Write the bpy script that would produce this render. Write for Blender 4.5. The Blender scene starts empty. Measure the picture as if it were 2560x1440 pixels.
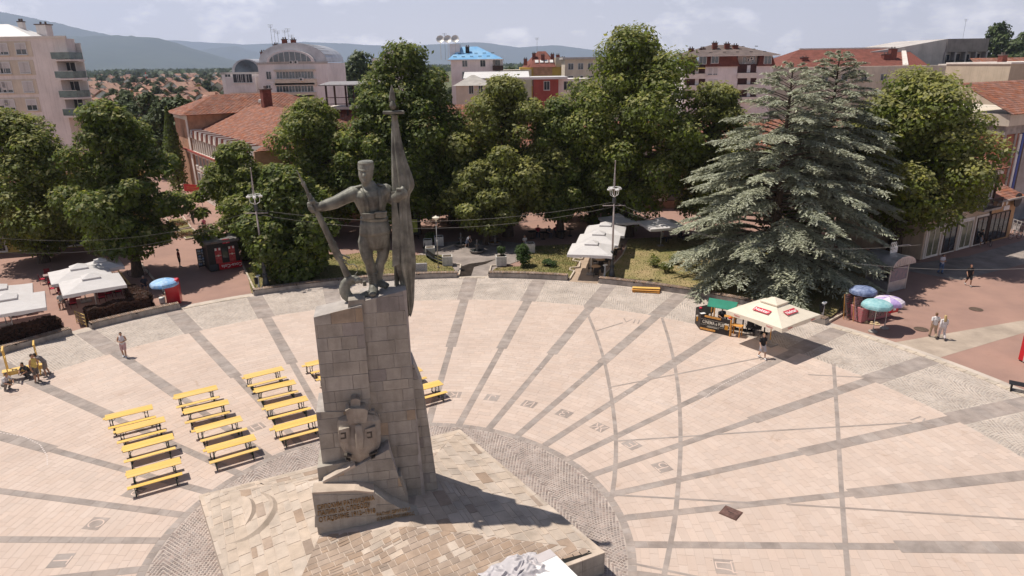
import bpy, math, random
import numpy as np
from mathutils import Vector, Matrix
from math import radians, sin, cos, tan, pi, atan2, hypot, sqrt

random.seed(7)
rng = np.random.default_rng(11)
sc = bpy.context.scene
COL = sc.collection

# ------------------------------------------------------------------ camera, sky, sun, exposure
CAM_H, PITCH, ROLL, FOC = 17.8, radians(18.2433), radians(-.8778), 1707.0
cam_d = bpy.data.cameras.new('camera')
cam = bpy.data.objects.new('camera', cam_d)
COL.objects.link(cam)
cam_d.sensor_width = 36.0
cam_d.lens = 36.0 * FOC / 2560.0
cam_d.clip_start, cam_d.clip_end = .3, 60000
cam.rotation_mode = 'XYZ'
cam.matrix_world = Matrix.Translation((0, 0, CAM_H)) @ Matrix.Rotation(pi / 2 - PITCH, 4, 'X') @ Matrix.Rotation(ROLL, 4, 'Z')
sc.camera = cam

SUN_EL, SUN_AZ = radians(64.6), radians(162.5)      # azimuth of the sun seen from the square, from +x towards +y
world = bpy.data.worlds.new('World')
sc.world = world
world.use_nodes = True
wn, wl = world.node_tree.nodes, world.node_tree.links
wn.clear()
w_out = wn.new('ShaderNodeOutputWorld'); w_bg = wn.new('ShaderNodeBackground')
sky = wn.new('ShaderNodeTexSky'); sky.sky_type = 'NISHITA'; sky.sun_disc = False
sky.sun_elevation = SUN_EL
sky.sun_rotation = pi / 2 - SUN_AZ
sky.altitude = 200; sky.air_density = 1.0; sky.dust_density = 1.2; sky.ozone_density = 1.0
# small fair-weather clouds standing low over the horizon all the way round
geo = wn.new('ShaderNodeNewGeometry')
sep = wn.new('ShaderNodeSeparateXYZ')
wl.new(geo.outputs['Incoming'], sep.inputs[0])
neg = wn.new('ShaderNodeMath'); neg.operation = 'MULTIPLY'; neg.inputs[1].default_value = -1
wl.new(sep.outputs['Z'], neg.inputs[0])
mp = wn.new('ShaderNodeMapping'); mp.inputs['Scale'].default_value = (8, 8, 17)
wl.new(geo.outputs['Incoming'], mp.inputs[0])
nz = wn.new('ShaderNodeTexNoise'); nz.inputs['Scale'].default_value = 1.7; nz.inputs['Detail'].default_value = 7; nz.inputs['Roughness'].default_value = .58
wl.new(mp.outputs[0], nz.inputs['Vector'])
cr = wn.new('ShaderNodeValToRGB'); cr.color_ramp.elements[0].position = .53; cr.color_ramp.elements[1].position = .66
wl.new(nz.outputs['Fac'], cr.inputs[0])
band = wn.new('ShaderNodeMapRange'); band.inputs['From Min'].default_value = .40; band.inputs['From Max'].default_value = .10
band.inputs['To Min'].default_value = .15; band.inputs['To Max'].default_value = 1
wl.new(neg.outputs[0], band.inputs['Value'])
mul = wn.new('ShaderNodeMath'); mul.operation = 'MULTIPLY'
wl.new(cr.outputs[0], mul.inputs[0]); wl.new(band.outputs[0], mul.inputs[1])
mul2 = wn.new('ShaderNodeMath'); mul2.operation = 'MULTIPLY'; mul2.inputs[1].default_value = .6
wl.new(mul.outputs[0], mul2.inputs[0])
veil = wn.new('ShaderNodeMixRGB'); veil.inputs[2].default_value = (21.4, 20.2, 20.8, 1)   # summer haze: thick along the horizon, thinning towards the zenith
vr = wn.new('ShaderNodeMapRange'); vr.interpolation_type = 'SMOOTHSTEP'; vr.inputs['From Min'].default_value = 0; vr.inputs['From Max'].default_value = .30
vr.inputs['To Min'].default_value = .90; vr.inputs['To Max'].default_value = 0.0
wl.new(neg.outputs[0], vr.inputs['Value']); wl.new(vr.outputs[0], veil.inputs[0])
wl.new(sky.outputs[0], veil.inputs[1])
mixc = wn.new('ShaderNodeMixRGB'); mixc.inputs[2].default_value = (33, 31, 31, 1)
wl.new(mul2.outputs[0], mixc.inputs[0]); wl.new(veil.outputs[0], mixc.inputs[1])
wl.new(mixc.outputs[0], w_bg.inputs['Color'])
w_bg.inputs['Strength'].default_value = .05
wl.new(w_bg.outputs[0], w_out.inputs['Surface'])

sun_d = bpy.data.lights.new('sun', 'SUN')
sun_d.energy = 5.0; sun_d.angle = radians(.53); sun_d.color = (1.0, .93, .83)
sun = bpy.data.objects.new('sun', sun_d); COL.objects.link(sun)
sd = Vector((cos(SUN_EL) * cos(SUN_AZ), cos(SUN_EL) * sin(SUN_AZ), sin(SUN_EL)))
sun.rotation_euler = sd.to_track_quat('Z', 'Y').to_euler()
sun.location = sd * 200

sc.view_settings.view_transform = 'Standard'; sc.view_settings.look = 'None'
sc.view_settings.exposure = 0.12; sc.view_settings.gamma = 1.0; sc.view_settings.use_curve_mapping = False
sc.render.engine = 'CYCLES'
cy = sc.cycles
cy.use_denoising = True
try: cy.denoiser = 'OPENIMAGEDENOISE'
except Exception: pass
cy.max_bounces = 6; cy.diffuse_bounces = 3; cy.glossy_bounces = 2; cy.transmission_bounces = 4; cy.transparent_max_bounces = 6
cy.volume_bounces = 1
cy.caustics_reflective = False; cy.caustics_refractive = False

# ------------------------------------------------------------------ surveying helpers (map a sight line of the photograph to a point of the place)
def ray(x, y):
    u, v = (x - 1280) / FOC, (720 - y) / FOC
    c, s = cos(ROLL), sin(ROLL)
    u, v = c * u - s * v, s * u + c * v
    return Vector((u, cos(PITCH) + v * sin(PITCH), -sin(PITCH) + v * cos(PITCH)))
def at(x, y, z=0.0):
    d = ray(x, y); t = (z - CAM_H) / d.z
    return Vector((0, 0, CAM_H)) + d * t
def atY(x, y, Y):
    d = ray(x, y)
    return Vector((0, 0, CAM_H)) + d * (Y / d.y)
def at_plane(x, y, p, n):
    d = ray(x, y); o = Vector((0, 0, CAM_H))
    return o + d * ((p - o).dot(n) / d.dot(n))

# ------------------------------------------------------------------ materials
MATS = {}
def mat(name, c, rough=.85, var=.10, scale=2.0, isl=0.0, bump=0.0, bscale=20.0, metal=0.0, c2=None, spec=.35, detail=5, trans=0.0, coat=0.0, stretch=None, streak=0.0, alpha=1.0, stain=0.0):
    """plain procedural surface: two close colours mixed by noise, optional piece-to-piece variation and fine relief"""
    if name in MATS: return MATS[name]
    m = bpy.data.materials.new(name); m.use_nodes = True
    n, l = m.node_tree.nodes, m.node_tree.links
    b = n['Principled BSDF']
    b.inputs['Roughness'].default_value = rough
    b.inputs['Metallic'].default_value = metal
    b.inputs['Specular IOR Level'].default_value = spec
    if coat: b.inputs['Coat Weight'].default_value = coat
    if alpha < 1: b.inputs['Alpha'].default_value = alpha
    tc = n.new('ShaderNodeTexCoord')
    vec = tc.outputs['Object']
    if stretch:
        mpn = n.new('ShaderNodeMapping'); mpn.inputs['Scale'].default_value = stretch
        l.new(vec, mpn.inputs[0]); vec = mpn.outputs[0]
    no = n.new('ShaderNodeTexNoise'); no.inputs['Scale'].default_value = scale; no.inputs['Detail'].default_value = detail; no.inputs['Roughness'].default_value = .62
    l.new(vec, no.inputs['Vector'])
    cc2 = c2 if c2 else tuple(max(0, x * (1 - 2.2 * var)) for x in c)
    cc1 = c if c2 else tuple(min(1, x * (1 + 1.3 * var)) for x in c)
    mx = n.new('ShaderNodeMixRGB'); mx.inputs[1].default_value = (*cc1, 1); mx.inputs[2].default_value = (*cc2, 1)
    rm = n.new('ShaderNodeMapRange'); rm.inputs['From Min'].default_value = .32; rm.inputs['From Max'].default_value = .68
    l.new(no.outputs['Fac'], rm.inputs['Value']); l.new(rm.outputs[0], mx.inputs[0])
    col = mx.outputs[0]
    if isl:
        g = n.new('ShaderNodeNewGeometry'); oi = n.new('ShaderNodeObjectInfo')
        ad = n.new('ShaderNodeMath'); ad.operation = 'ADD'
        l.new(g.outputs['Random Per Island'], ad.inputs[0]); l.new(oi.outputs['Random'], ad.inputs[1])
        fr = n.new('ShaderNodeMath'); fr.operation = 'FRACT'; l.new(ad.outputs[0], fr.inputs[0])
        mr = n.new('ShaderNodeMapRange'); mr.inputs['To Min'].default_value = 1 - isl; mr.inputs['To Max'].default_value = 1 + isl
        l.new(fr.outputs[0], mr.inputs['Value'])
        hs = n.new('ShaderNodeHueSaturation'); l.new(mr.outputs[0], hs.inputs['Value']); l.new(col, hs.inputs['Color'])
        f2 = n.new('ShaderNodeMath'); f2.operation = 'MULTIPLY'; f2.inputs[1].default_value = 7.31; l.new(fr.outputs[0], f2.inputs[0])
        f3 = n.new('ShaderNodeMath'); f3.operation = 'FRACT'; l.new(f2.outputs[0], f3.inputs[0])
        ms = n.new('ShaderNodeMapRange'); ms.inputs['To Min'].default_value = 1 - isl; ms.inputs['To Max'].default_value = 1 + isl
        l.new(f3.outputs[0], ms.inputs['Value']); l.new(ms.outputs[0], hs.inputs['Saturation'])
        col = hs.outputs[0]
    if streak:      # rain streaks running down
        mp2 = n.new('ShaderNodeMapping'); mp2.inputs['Scale'].default_value = (2.6, 2.6, .16); l.new(tc.outputs['Object'], mp2.inputs[0])
        n2 = n.new('ShaderNodeTexNoise'); n2.inputs['Scale'].default_value = 1.6; n2.inputs['Detail'].default_value = 6; l.new(mp2.outputs[0], n2.inputs['Vector'])
        r2 = n.new('ShaderNodeMapRange'); r2.inputs['From Min'].default_value = .48; r2.inputs['From Max'].default_value = .72; r2.inputs['To Max'].default_value = streak
        l.new(n2.outputs['Fac'], r2.inputs['Value'])
        m2 = n.new('ShaderNodeMixRGB'); m2.blend_type = 'MULTIPLY'; m2.inputs[2].default_value = (.45, .42, .40, 1)
        l.new(r2.outputs[0], m2.inputs[0]); l.new(col, m2.inputs[1]); col = m2.outputs[0]
    if stain:       # old spills and tyre dirt with shapes of their own
        n3 = n.new('ShaderNodeTexNoise'); n3.inputs['Scale'].default_value = .55; n3.inputs['Detail'].default_value = 9; n3.inputs['Roughness'].default_value = .7; n3.inputs['Distortion'].default_value = .6
        l.new(tc.outputs['Object'], n3.inputs['Vector'])
        r3 = n.new('ShaderNodeMapRange'); r3.inputs['From Min'].default_value = .60; r3.inputs['From Max'].default_value = .74; r3.inputs['To Max'].default_value = stain
        l.new(n3.outputs['Fac'], r3.inputs['Value'])
        m3 = n.new('ShaderNodeMixRGB'); m3.blend_type = 'MULTIPLY'; m3.inputs[2].default_value = (.62, .50, .38, 1)
        l.new(r3.outputs[0], m3.inputs[0]); l.new(col, m3.inputs[1])
        n4 = n.new('ShaderNodeTexVoronoi'); n4.inputs['Scale'].default_value = 1.6; n4.inputs['Randomness'].default_value = 1.0; l.new(tc.outputs['Object'], n4.inputs['Vector'])
        r4 = n.new('ShaderNodeMapRange'); r4.inputs['From Min'].default_value = .055; r4.inputs['From Max'].default_value = .03; r4.inputs['To Max'].default_value = stain * .9
        l.new(n4.outputs['Distance'], r4.inputs['Value'])
        m4 = n.new('ShaderNodeMixRGB'); m4.blend_type = 'MULTIPLY'; m4.inputs[2].default_value = (.45, .40, .36, 1)
        l.new(r4.outputs[0], m4.inputs[0]); l.new(m3.outputs[0], m4.inputs[1]); col = m4.outputs[0]
    l.new(col, b.inputs['Base Color'])
    if bump:
        nb = n.new('ShaderNodeTexNoise'); nb.inputs['Scale'].default_value = bscale; nb.inputs['Detail'].default_value = 6
        l.new(tc.outputs['Object'], nb.inputs['Vector'])
        bp = n.new('ShaderNodeBump'); bp.inputs['Strength'].default_value = bump; bp.inputs['Distance'].default_value = .02
        l.new(nb.outputs['Fac'], bp.inputs['Height']); l.new(bp.outputs[0], b.inputs['Normal'])
    if trans:       # thin leaf or cloth that lets light through
        t = n.new('ShaderNodeBsdfTranslucent'); l.new(col, t.inputs['Color'])
        ms_ = n.new('ShaderNodeMixShader'); ms_.inputs[0].default_value = trans
        l.new(b.outputs[0], ms_.inputs[1]); l.new(t.outputs[0], ms_.inputs[2])
        l.new(ms_.outputs[0], n['Material Output'].inputs['Surface'])
    MATS[name] = m
    return m
def glass(name='window_glass', c=(.055, .065, .075)):
    return mat(name, c, rough=.08, var=.25, scale=.35, spec=.7)

# ------------------------------------------------------------------ mesh building
class MB:
    def __init__(s): s.v = []; s.f = []; s.m = []
    def add(s, vs, fs, mi=0):
        o = len(s.v); s.v += [tuple(x) for x in vs]; s.f += [tuple(i + o for i in f) for f in fs]; s.m += [mi] * len(fs)
    def box(s, c, d, rz=0.0, mi=0, M=None):
        hx, hy, hz = d[0] / 2, d[1] / 2, d[2] / 2
        P = [Vector((x * hx, y * hy, z * hz)) for z in (-1, 1) for x, y in ((-1, -1), (1, -1), (1, 1), (-1, 1))]
        if M is None: M = Matrix.Rotation(rz, 3, 'Z')
        c = Vector(c)
        s.add([c + M @ p for p in P], [(3, 2, 1, 0), (4, 5, 6, 7), (0, 1, 5, 4), (1, 2, 6, 5), (2, 3, 7, 6), (3, 0, 4, 7)], mi)
        return s
    def bbox(s, c, d, rz=0.0, b=.02, mi=0, M=None):
        """box with chamfered edges"""
        hx, hy, hz = d[0] / 2, d[1] / 2, d[2] / 2; b = min(b, hx * .45, hy * .45, hz * .45)
        if M is None: M = Matrix.Rotation(rz, 3, 'Z')
        c = Vector(c); P = []; idx = {}
        for sx in (-1, 1):
            for sy in (-1, 1):
                for sz in (-1, 1):
                    for k in range(3):
                        q = Vector((sx * (hx - (b if k != 0 else 0)), sy * (hy - (b if k != 1 else 0)), sz * (hz - (b if k != 2 else 0))))
                        idx[(sx, sy, sz, k)] = len(P); P.append(c + M @ q)
        F = []
        for k in range(3):
            for sg in (-1, 1):
                o = [a for a in range(3) if a != k]
                loop = []
                for a, bb in ((-1, -1), (1, -1), (1, 1), (-1, 1)):
                    t = [0, 0, 0]; t[k] = sg; t[o[0]] = a; t[o[1]] = bb; loop.append(idx[(*t, k)])
                flip = (sg > 0) != (k != 1)
                F.append(tuple(loop[::-1] if flip else loop))
        for k in range(3):       # edges along axis k
            o = [a for a in range(3) if a != k]
            for a in (-1, 1):
                for bb in (-1, 1):
                    t0 = [0, 0, 0]; t0[o[0]] = a; t0[o[1]] = bb; t1 = t0[:]; t0[k] = -1; t1[k] = 1
                    q = (idx[(*t0, o[0])], idx[(*t0, o[1])], idx[(*t1, o[1])], idx[(*t1, o[0])])
                    F.append(q)
        for sx in (-1, 1):
            for sy in (-1, 1):
                for sz in (-1, 1):
                    F.append((idx[(sx, sy, sz, 0)], idx[(sx, sy, sz, 1)], idx[(sx, sy, sz, 2)]))
        s.add(P, F, mi); return s
    def prism(s, poly, off, mi=0):
        """closed prism: polygon of 3-d points extruded by vector off"""
        n = len(poly); P = [Vector(p) for p in poly]; off = Vector(off)
        Q = [p + off for p in P]
        s.add(P + Q, [tuple(range(n))[::-1], tuple(range(n, 2 * n))] + [(i, (i + 1) % n, n + (i + 1) % n, n + i) for i in range(n)], mi); return s
    def poly(s, pts, mi=0):
        s.add(pts, [tuple(range(len(pts)))], mi); return s
    def tube(s, path, rad, n=8, ref=None, cap=True, mi=0):
        P = [Vector(p) for p in path]; k = len(P)
        if not isinstance(rad, (list, tuple)): rad = [rad] * k
        rings = []; last = None
        for i in range(k):
            t = (P[min(i + 1, k - 1)] - P[max(i - 1, 0)])
            t = t.normalized() if t.length > 1e-9 else Vector((0, 0, 1))
            r0 = Vector(ref) if ref is not None else (last if last is not None else (Vector((1, 0, 0)) if abs(t.x) < .8 else Vector((0, 1, 0))))
            x = r0 - t * r0.dot(t)
            if x.length < 1e-6: x = Vector((0, 1, 0)) - t * t.y
            x.normalize(); y = t.cross(x); last = x
            a, b = rad[i] if isinstance(rad[i], (list, tuple)) else (rad[i], rad[i])
            rings.append([P[i] + x * (a * cos(2 * pi * j / n)) + y * (b * sin(2 * pi * j / n)) for j in range(n)])
        vs = [p for r in rings for p in r]; fs = []
        for i in range(k - 1):
            for j in range(n):
                fs.append((i * n + j, i * n + (j + 1) % n, (i + 1) * n + (j + 1) % n, (i + 1) * n + j))
        if cap:
            fs.append(tuple(range(n))[::-1]); fs.append(tuple((k - 1) * n + j for j in range(n)))
        s.add(vs, fs, mi); return s
    def limb(s, path, rad, n=10, ref=None, mi=0):
        """tube with rounded ends"""
        P = [Vector(p) for p in path]; R = [r if isinstance(r, (list, tuple)) else (r, r) for r in (rad if isinstance(rad, (list, tuple)) and len(rad) == len(P) else [rad] * len(P))]
        t0 = (P[0] - P[1]).normalized(); t1 = (P[-1] - P[-2]).normalized()
        m0, m1 = min(R[0]), min(R[-1])
        PP = [P[0] + t0 * m0 * .85, P[0] + t0 * m0 * .55] + P + [P[-1] + t1 * m1 * .55, P[-1] + t1 * m1 * .85]
        RR = [tuple(x * .45 for x in R[0]), tuple(x * .82 for x in R[0])] + R + [tuple(x * .82 for x in R[-1]), tuple(x * .45 for x in R[-1])]
        return s.tube(PP, RR, n, ref, True, mi)
    def lathe(s, prof, c=(0, 0, 0), n=16, mi=0, M=None):
        c = Vector(c); vs = []; fs = []; k = len(prof)
        for r, z in prof:
            for j in range(n):
                p = Vector((r * cos(2 * pi * j / n), r * sin(2 * pi * j / n), z)); vs.append(c + (M @ p if M else p))
        for i in range(k - 1):
            for j in range(n):
                fs.append((i * n + j, i * n + (j + 1) % n, (i + 1) * n + (j + 1) % n, (i + 1) * n + j))
        fs.append(tuple(range(n))[::-1]); fs.append(tuple((k - 1) * n + j for j in range(n)))
        s.add(vs, fs, mi); return s
    def ball(s, c, r, n=10, k=6, mi=0, M=None):
        r = r if isinstance(r, (list, tuple)) else (r, r, r); c = Vector(c); vs = []; fs = []
        for i in range(1, k):
            a = pi * i / k
            for j in range(n):
                p = Vector((r[0] * sin(a) * cos(2 * pi * j / n), r[1] * sin(a) * sin(2 * pi * j / n), r[2] * cos(a)))
                vs.append(c + (M @ p if M else p))
        top = Vector((0, 0, r[2])); vs += [c + (M @ top if M else top), c - (M @ top if M else top)]
        T, B = len(vs) - 2, len(vs) - 1
        for i in range(k - 2):
            for j in range(n): fs.append((i * n + j, (i + 1) * n + j, (i + 1) * n + (j + 1) % n, i * n + (j + 1) % n))
        for j in range(n): fs.append((T, j, (j + 1) % n)); fs.append((B, (k - 2) * n + (j + 1) % n, (k - 2) * n + j))
        s.add(vs, fs, mi); return s
    def mesh(s, name, mats):
        me = bpy.data.meshes.new(name)
        me.from_pydata(s.v, [], s.f); me.update()
        for m_ in (mats if isinstance(mats, (list, tuple)) else [mats]): me.materials.append(m_)
        if any(s.m): me.polygons.foreach_set('material_index', s.m)
        return me
    def build(s, name, mats, parent=None, smooth=False, loc=None):
        me = s.mesh(name, mats)
        if smooth: me.polygons.foreach_set('use_smooth', [True] * len(me.polygons))
        return link(name, me, parent, loc)
def link(name, data, parent=None, loc=None):
    o = bpy.data.objects.new(name, data); COL.objects.link(o)
    if parent is not None: o.parent = parent
    if loc is not None: o.location = loc
    return o
def tag(o, label=None, cat=None, group=None, kind=None):
    if label: o['label'] = label
    if cat: o['category'] = cat
    if group: o['group'] = group
    if kind: o['kind'] = kind
    return o
def thing(name, label, cat, loc=(0, 0, 0), rz=0.0, group=None, scale=1.0):
    o = bpy.data.objects.new(name, None); COL.objects.link(o)
    o.location = loc; o.rotation_euler = (0, 0, rz); o.scale = (scale,) * 3; o.empty_display_size = .3
    return tag(o, label, cat, group)
def copy_tree(o, parent=None):
    c = o.copy(); COL.objects.link(c); c.parent = parent
    for ch in o.children: copy_tree(ch, c)
    return c
def dup(o, loc, rz, label, scale=None, group=None):
    c = copy_tree(o); c.location = loc; c.rotation_euler = (0, 0, rz); c['label'] = label
    if group: c['group'] = group
    if scale is not None: c.scale = (scale,) * 3 if not isinstance(scale, (tuple, list)) else scale
    return c
def np_mesh(name, V, F, mats, mi=None, smooth=False):
    """mesh from numpy arrays, faces all of one size"""
    me = bpy.data.meshes.new(name); k = F.shape[1]
    me.vertices.add(len(V)); me.vertices.foreach_set('co', np.ascontiguousarray(V, dtype=np.float32).ravel())
    me.loops.add(F.size); me.loops.foreach_set('vertex_index', np.ascontiguousarray(F, dtype=np.int32).ravel())
    me.polygons.add(len(F)); me.polygons.foreach_set('loop_start', np.arange(0, F.size, k, dtype=np.int32))
    try: me.polygons.foreach_set('loop_total', np.full(len(F), k, dtype=np.int32))
    except Exception: pass
    for m_ in (mats if isinstance(mats, (list, tuple)) else [mats]): me.materials.append(m_)
    if mi is not None: me.polygons.foreach_set('material_index', np.ascontiguousarray(mi, dtype=np.int32))
    if smooth: me.polygons.foreach_set('use_smooth', np.ones(len(F), dtype=bool))
    me.update(calc_edges=True); me.validate()
    return me
DG = None
def text_mesh(txt, size, depth=0.0, bold=0.0, align='CENTER'):
    cu = bpy.data.curves.new('lettering', 'FONT'); cu.body = txt; cu.size = size; cu.align_x = align; cu.align_y = 'CENTER'
    cu.extrude = depth; cu.offset = bold; cu.resolution_u = 3
    o = bpy.data.objects.new('lettering', cu); COL.objects.link(o)
    bpy.context.view_layer.update()
    dg = bpy.context.evaluated_depsgraph_get()
    me = bpy.data.meshes.new_from_object(o.evaluated_get(dg))
    bpy.data.objects.remove(o); bpy.data.curves.remove(cu)
    me.materials.clear()
    return me
def text(txt, size, m, parent, M, depth=.004, bold=0.0, sx=1.0, name='lettering'):
    me = text_mesh(txt, size, depth, bold); me.materials.append(m)
    o = link(name, me, parent)
    o.matrix_local = M @ Matrix.Diagonal((sx, 1, 1, 1))
    return o
def frame(o, x, y):
    """4x4 matrix with origin o, x axis x and y axis y (z = x cross y)"""
    x = Vector(x).normalized(); y = Vector(y); y = (y - x * y.dot(x)).normalized(); z = x.cross(y)
    M = Matrix.Identity(4)
    for i in range(3): M[i][0], M[i][1], M[i][2], M[i][3] = x[i], y[i], z[i], o[i]
    return M
def clip(poly, a, b, c):
    """keep the side a*x+b*y<=c of a 2-d polygon"""
    out = []
    for i in range(len(poly)):
        p, q = poly[i], poly[(i + 1) % len(poly)]
        dp, dq = a * p[0] + b * p[1] - c, a * q[0] + b * q[1] - c
        if dp <= 0: out.append(p)
        if dp * dq < 0:
            t = dp / (dp - dq); out.append((p[0] + (q[0] - p[0]) * t, p[1] + (q[1] - p[1]) * t))
    return out
def clip_convex(poly, region):
    """region counter-clockwise"""
    for i in range(len(region)):
        p, q = region[i], region[(i + 1) % len(region)]
        a, b = q[1] - p[1], -(q[0] - p[0])
        poly = clip(poly, a, b, a * p[0] + b * p[1])
        if len(poly) < 3: return []
    return poly
def area2(p): return .5 * sum(p[i][0] * p[(i + 1) % len(p)][1] - p[(i + 1) % len(p)][0] * p[i][1] for i in range(len(p)))
# ------------------------------------------------------------------ palette
M_SLAB = mat('pink_stone_slab', (.575, .462, .395), .8, .07, .22, isl=.05, bump=.15, bscale=30, c2=(.505, .395, .333), detail=8, stain=.55)
M_SLABJ = mat('slab_joint', (.48, .385, .33), .95, .15, 1.0)
M_BAR = mat('grey_granite', (.34, .285, .255), .75, .12, 1.2, isl=.09, stain=.4, bump=.2, bscale=40)
M_COB = mat('granite_cobble', (.30, .243, .22), .85, .16, 1.5, isl=.22, bump=.3, bscale=60)
M_COBJ = mat('pale_joint_sand', (.46, .385, .34), .95, .12, .8)
M_COB2 = mat('worn_cobble', (.41, .35, .31), .85, .12, .6, isl=.18, bump=.2, bscale=60)
M_COBJ2 = mat('light_joint_sand', (.52, .445, .385), .95, .12, .5)
M_PROM = mat('red_brown_paver', (.37, .225, .18), .88, .12, .35, bump=.2, bscale=8, c2=(.29, .18, .148), stain=.4)
M_PROM2 = mat('beige_paver', (.42, .34, .275), .88, .12, .5, bump=.2, bscale=8)
M_GREYP = mat('grey_paver', (.29, .245, .22), .9, .15, .6, bump=.2, bscale=8)
M_KERB = mat('pale_kerb_stone', (.52, .44, .36), .85, .12, 1.5, isl=.08)
M_CONC = mat('weathered_concrete', (.36, .32, .29), .88, .16, 1.3, bump=.25, bscale=25, streak=.35)
M_WOODS = mat('grey_wood_slat', (.30, .215, .165), .8, .2, 3, isl=.22)
M_LAWN = mat('dry_lawn', (.115, .135, .035), .95, .2, .35, bump=.7, bscale=14, c2=(.30, .215, .105), detail=8)
M_LAWN2 = mat('parched_lawn', (.15, .155, .045), .95, .2, .30, bump=.7, bscale=14, c2=(.37, .27, .145), detail=9)
M_FIELD = mat('far_fields', (.085, .105, .045), 1, .3, .004, c2=(.16, .15, .075), detail=9)
M_HILL = mat('forested_hill', (.020, .038, .022), 1, .3, .0025, c2=(.042, .060, .032), detail=9)

CX, CY = -4.80, 22.33            # centre of the round square
def pol(r, deg, z=0.0): return Vector((CX + r * cos(radians(deg)), CY + r * sin(radians(deg)), z))

# ------------------------------------------------------------------ ground, plain and hills
g = MB().poly([(-9000, -300, -.30), (9000, -300, -.30), (9000, 16000, -.30), (-9000, 16000, -.30)]).build('ground', M_FIELD)
tag(g, kind='structure')
pr = MB().poly([(-120, -40, -.02), (140, -40, -.02), (140, 175, -.02), (-120, 175, -.02)]).build('promenade', M_PROM)
tag(pr, kind='structure')

def hill(name, Y, pts, seed, depth, rough):
    """ridge whose skyline passes through the sight lines pts at distance Y"""
    xs = [p[0] for p in pts]; ys = [p[1] for p in pts]
    n = 150; X = np.linspace(min(xs), max(xs), n); Yp = np.interp(X, xs, ys)
    r = np.random.default_rng(seed)
    w = np.zeros(n)
    for k in range(2, 40): w += r.normal() * np.sin(np.linspace(0, 2 * pi * k * .5, n) + r.uniform(0, 6)) / k ** 1.15
    V = []; rows = 26
    crest = [atY(x, y, Y) for x, y in zip(X, Yp)]
    for j in range(rows):
        t = j / (rows - 1)
        for i in range(n):
            c = crest[i]; h = (c.z + 8 + w[i] * rough)
            fold = .5 + .5 * sin(i * .33 + 2.2 * sin(i * .09 + seed) + t * 2.0)
            zz = h * (1 - t) ** (1.15 + .45 * fold) - 8
            V.append((c.x * (1 - .0 * t), c.y - depth * t * (.8 + .4 * fold), zz + r.normal() * rough * .25 * (1 - t)))
    V = np.array(V); F = []
    for j in range(rows - 1):
        for i in range(n - 1): F.append((j * n + i, j * n + i + 1, (j + 1) * n + i + 1, (j + 1) * n + i))
    # back slope closes the ridge
    b0 = len(V); V = np.vstack([V, [(c.x, c.y + depth * .7, -8) for c in crest]])
    for i in range(n - 1): F.append((i + 1, i, b0 + i, b0 + i + 1))
    o = link(name, np_mesh(name, V, np.array(F), M_HILL, smooth=True)); tag(o, kind='structure'); return o
hill('hills', 10500, [(-900, 70), (-300, 20), (0, 28), (120, 52), (230, 78), (310, 92), (390, 95), (470, 130), (600, 170)], 3, 2600, 16)
hill('hills', 8200, [(-900, 120), (-200, 80), (90, 85), (200, 90), (300, 88), (400, 96), (470, 118), (560, 150), (660, 178), (780, 200)], 5, 3000, 12)
hill('hills', 12600, [(380, 150), (480, 128), (530, 120), (590, 112), (650, 130), (730, 155), (800, 160), (900, 168), (1000, 178)], 8, 1800, 12)
hill('hills', 15200, [(200, 105), (430, 101), (500, 106), (620, 112), (760, 104), (860, 108), (990, 116), (1060, 112), (1200, 104), (1290, 118), (1380, 112), (1450, 120), (1560, 134), (1700, 142), (1900, 146), (2060, 128), (2130, 136), (2300, 150), (2560, 142), (2900, 140), (3400, 130)], 12, 1800, 14)
hill('hills', 5600, [(300, 190), (420, 178), (520, 176), (640, 184), (830, 158), (960, 178), (1200, 182), (1700, 176), (2300, 172), (3000, 150)], 21, 1500, 7)

# ------------------------------------------------------------------ round square: slabs, radial bars, cobbles
R_IN, R_STEP, R_OUT, R_EDGE = 9.2, 19.4, 28.9, 34.6
sq = thing('square', None, None); tag(sq, kind='structure')
def disc(r0, r1, z, name, m, a0=-60, a1=240, parent=sq):
    mb = MB(); k = 150
    A = [a0 + (a1 - a0) * i / k for i in range(k + 1)]
    for i in range(k):
        mb.poly([pol(r0, A[i], z), pol(r1, A[i], z), pol(r1, A[i + 1], z), pol(r0, A[i + 1], z)])
    return mb.build(name, m, parent)
disc(R_IN - .1, R_OUT + .1, .001, 'slab_bed', M_SLABJ)
disc(.5, R_IN, .002, 'cobble_bed', M_COBJ)
disc(R_OUT, R_EDGE + .9, .0025, 'outer_cobble_bed', M_COBJ2, -8, 170)
def hw(r): return .19 if r < R_STEP else .345
def visible(p):
    q = Vector(p) - Vector((0, 0, CAM_H))
    fw = q.y * cos(PITCH) - q.z * sin(PITCH)
    if fw < 3: return False
    up = q.y * sin(PITCH) + q.z * cos(PITCH)
    return abs(q.x / fw) < .80 and -.46 < up / fw < .46
slabs = []            # (distance, 4 corners)
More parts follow.
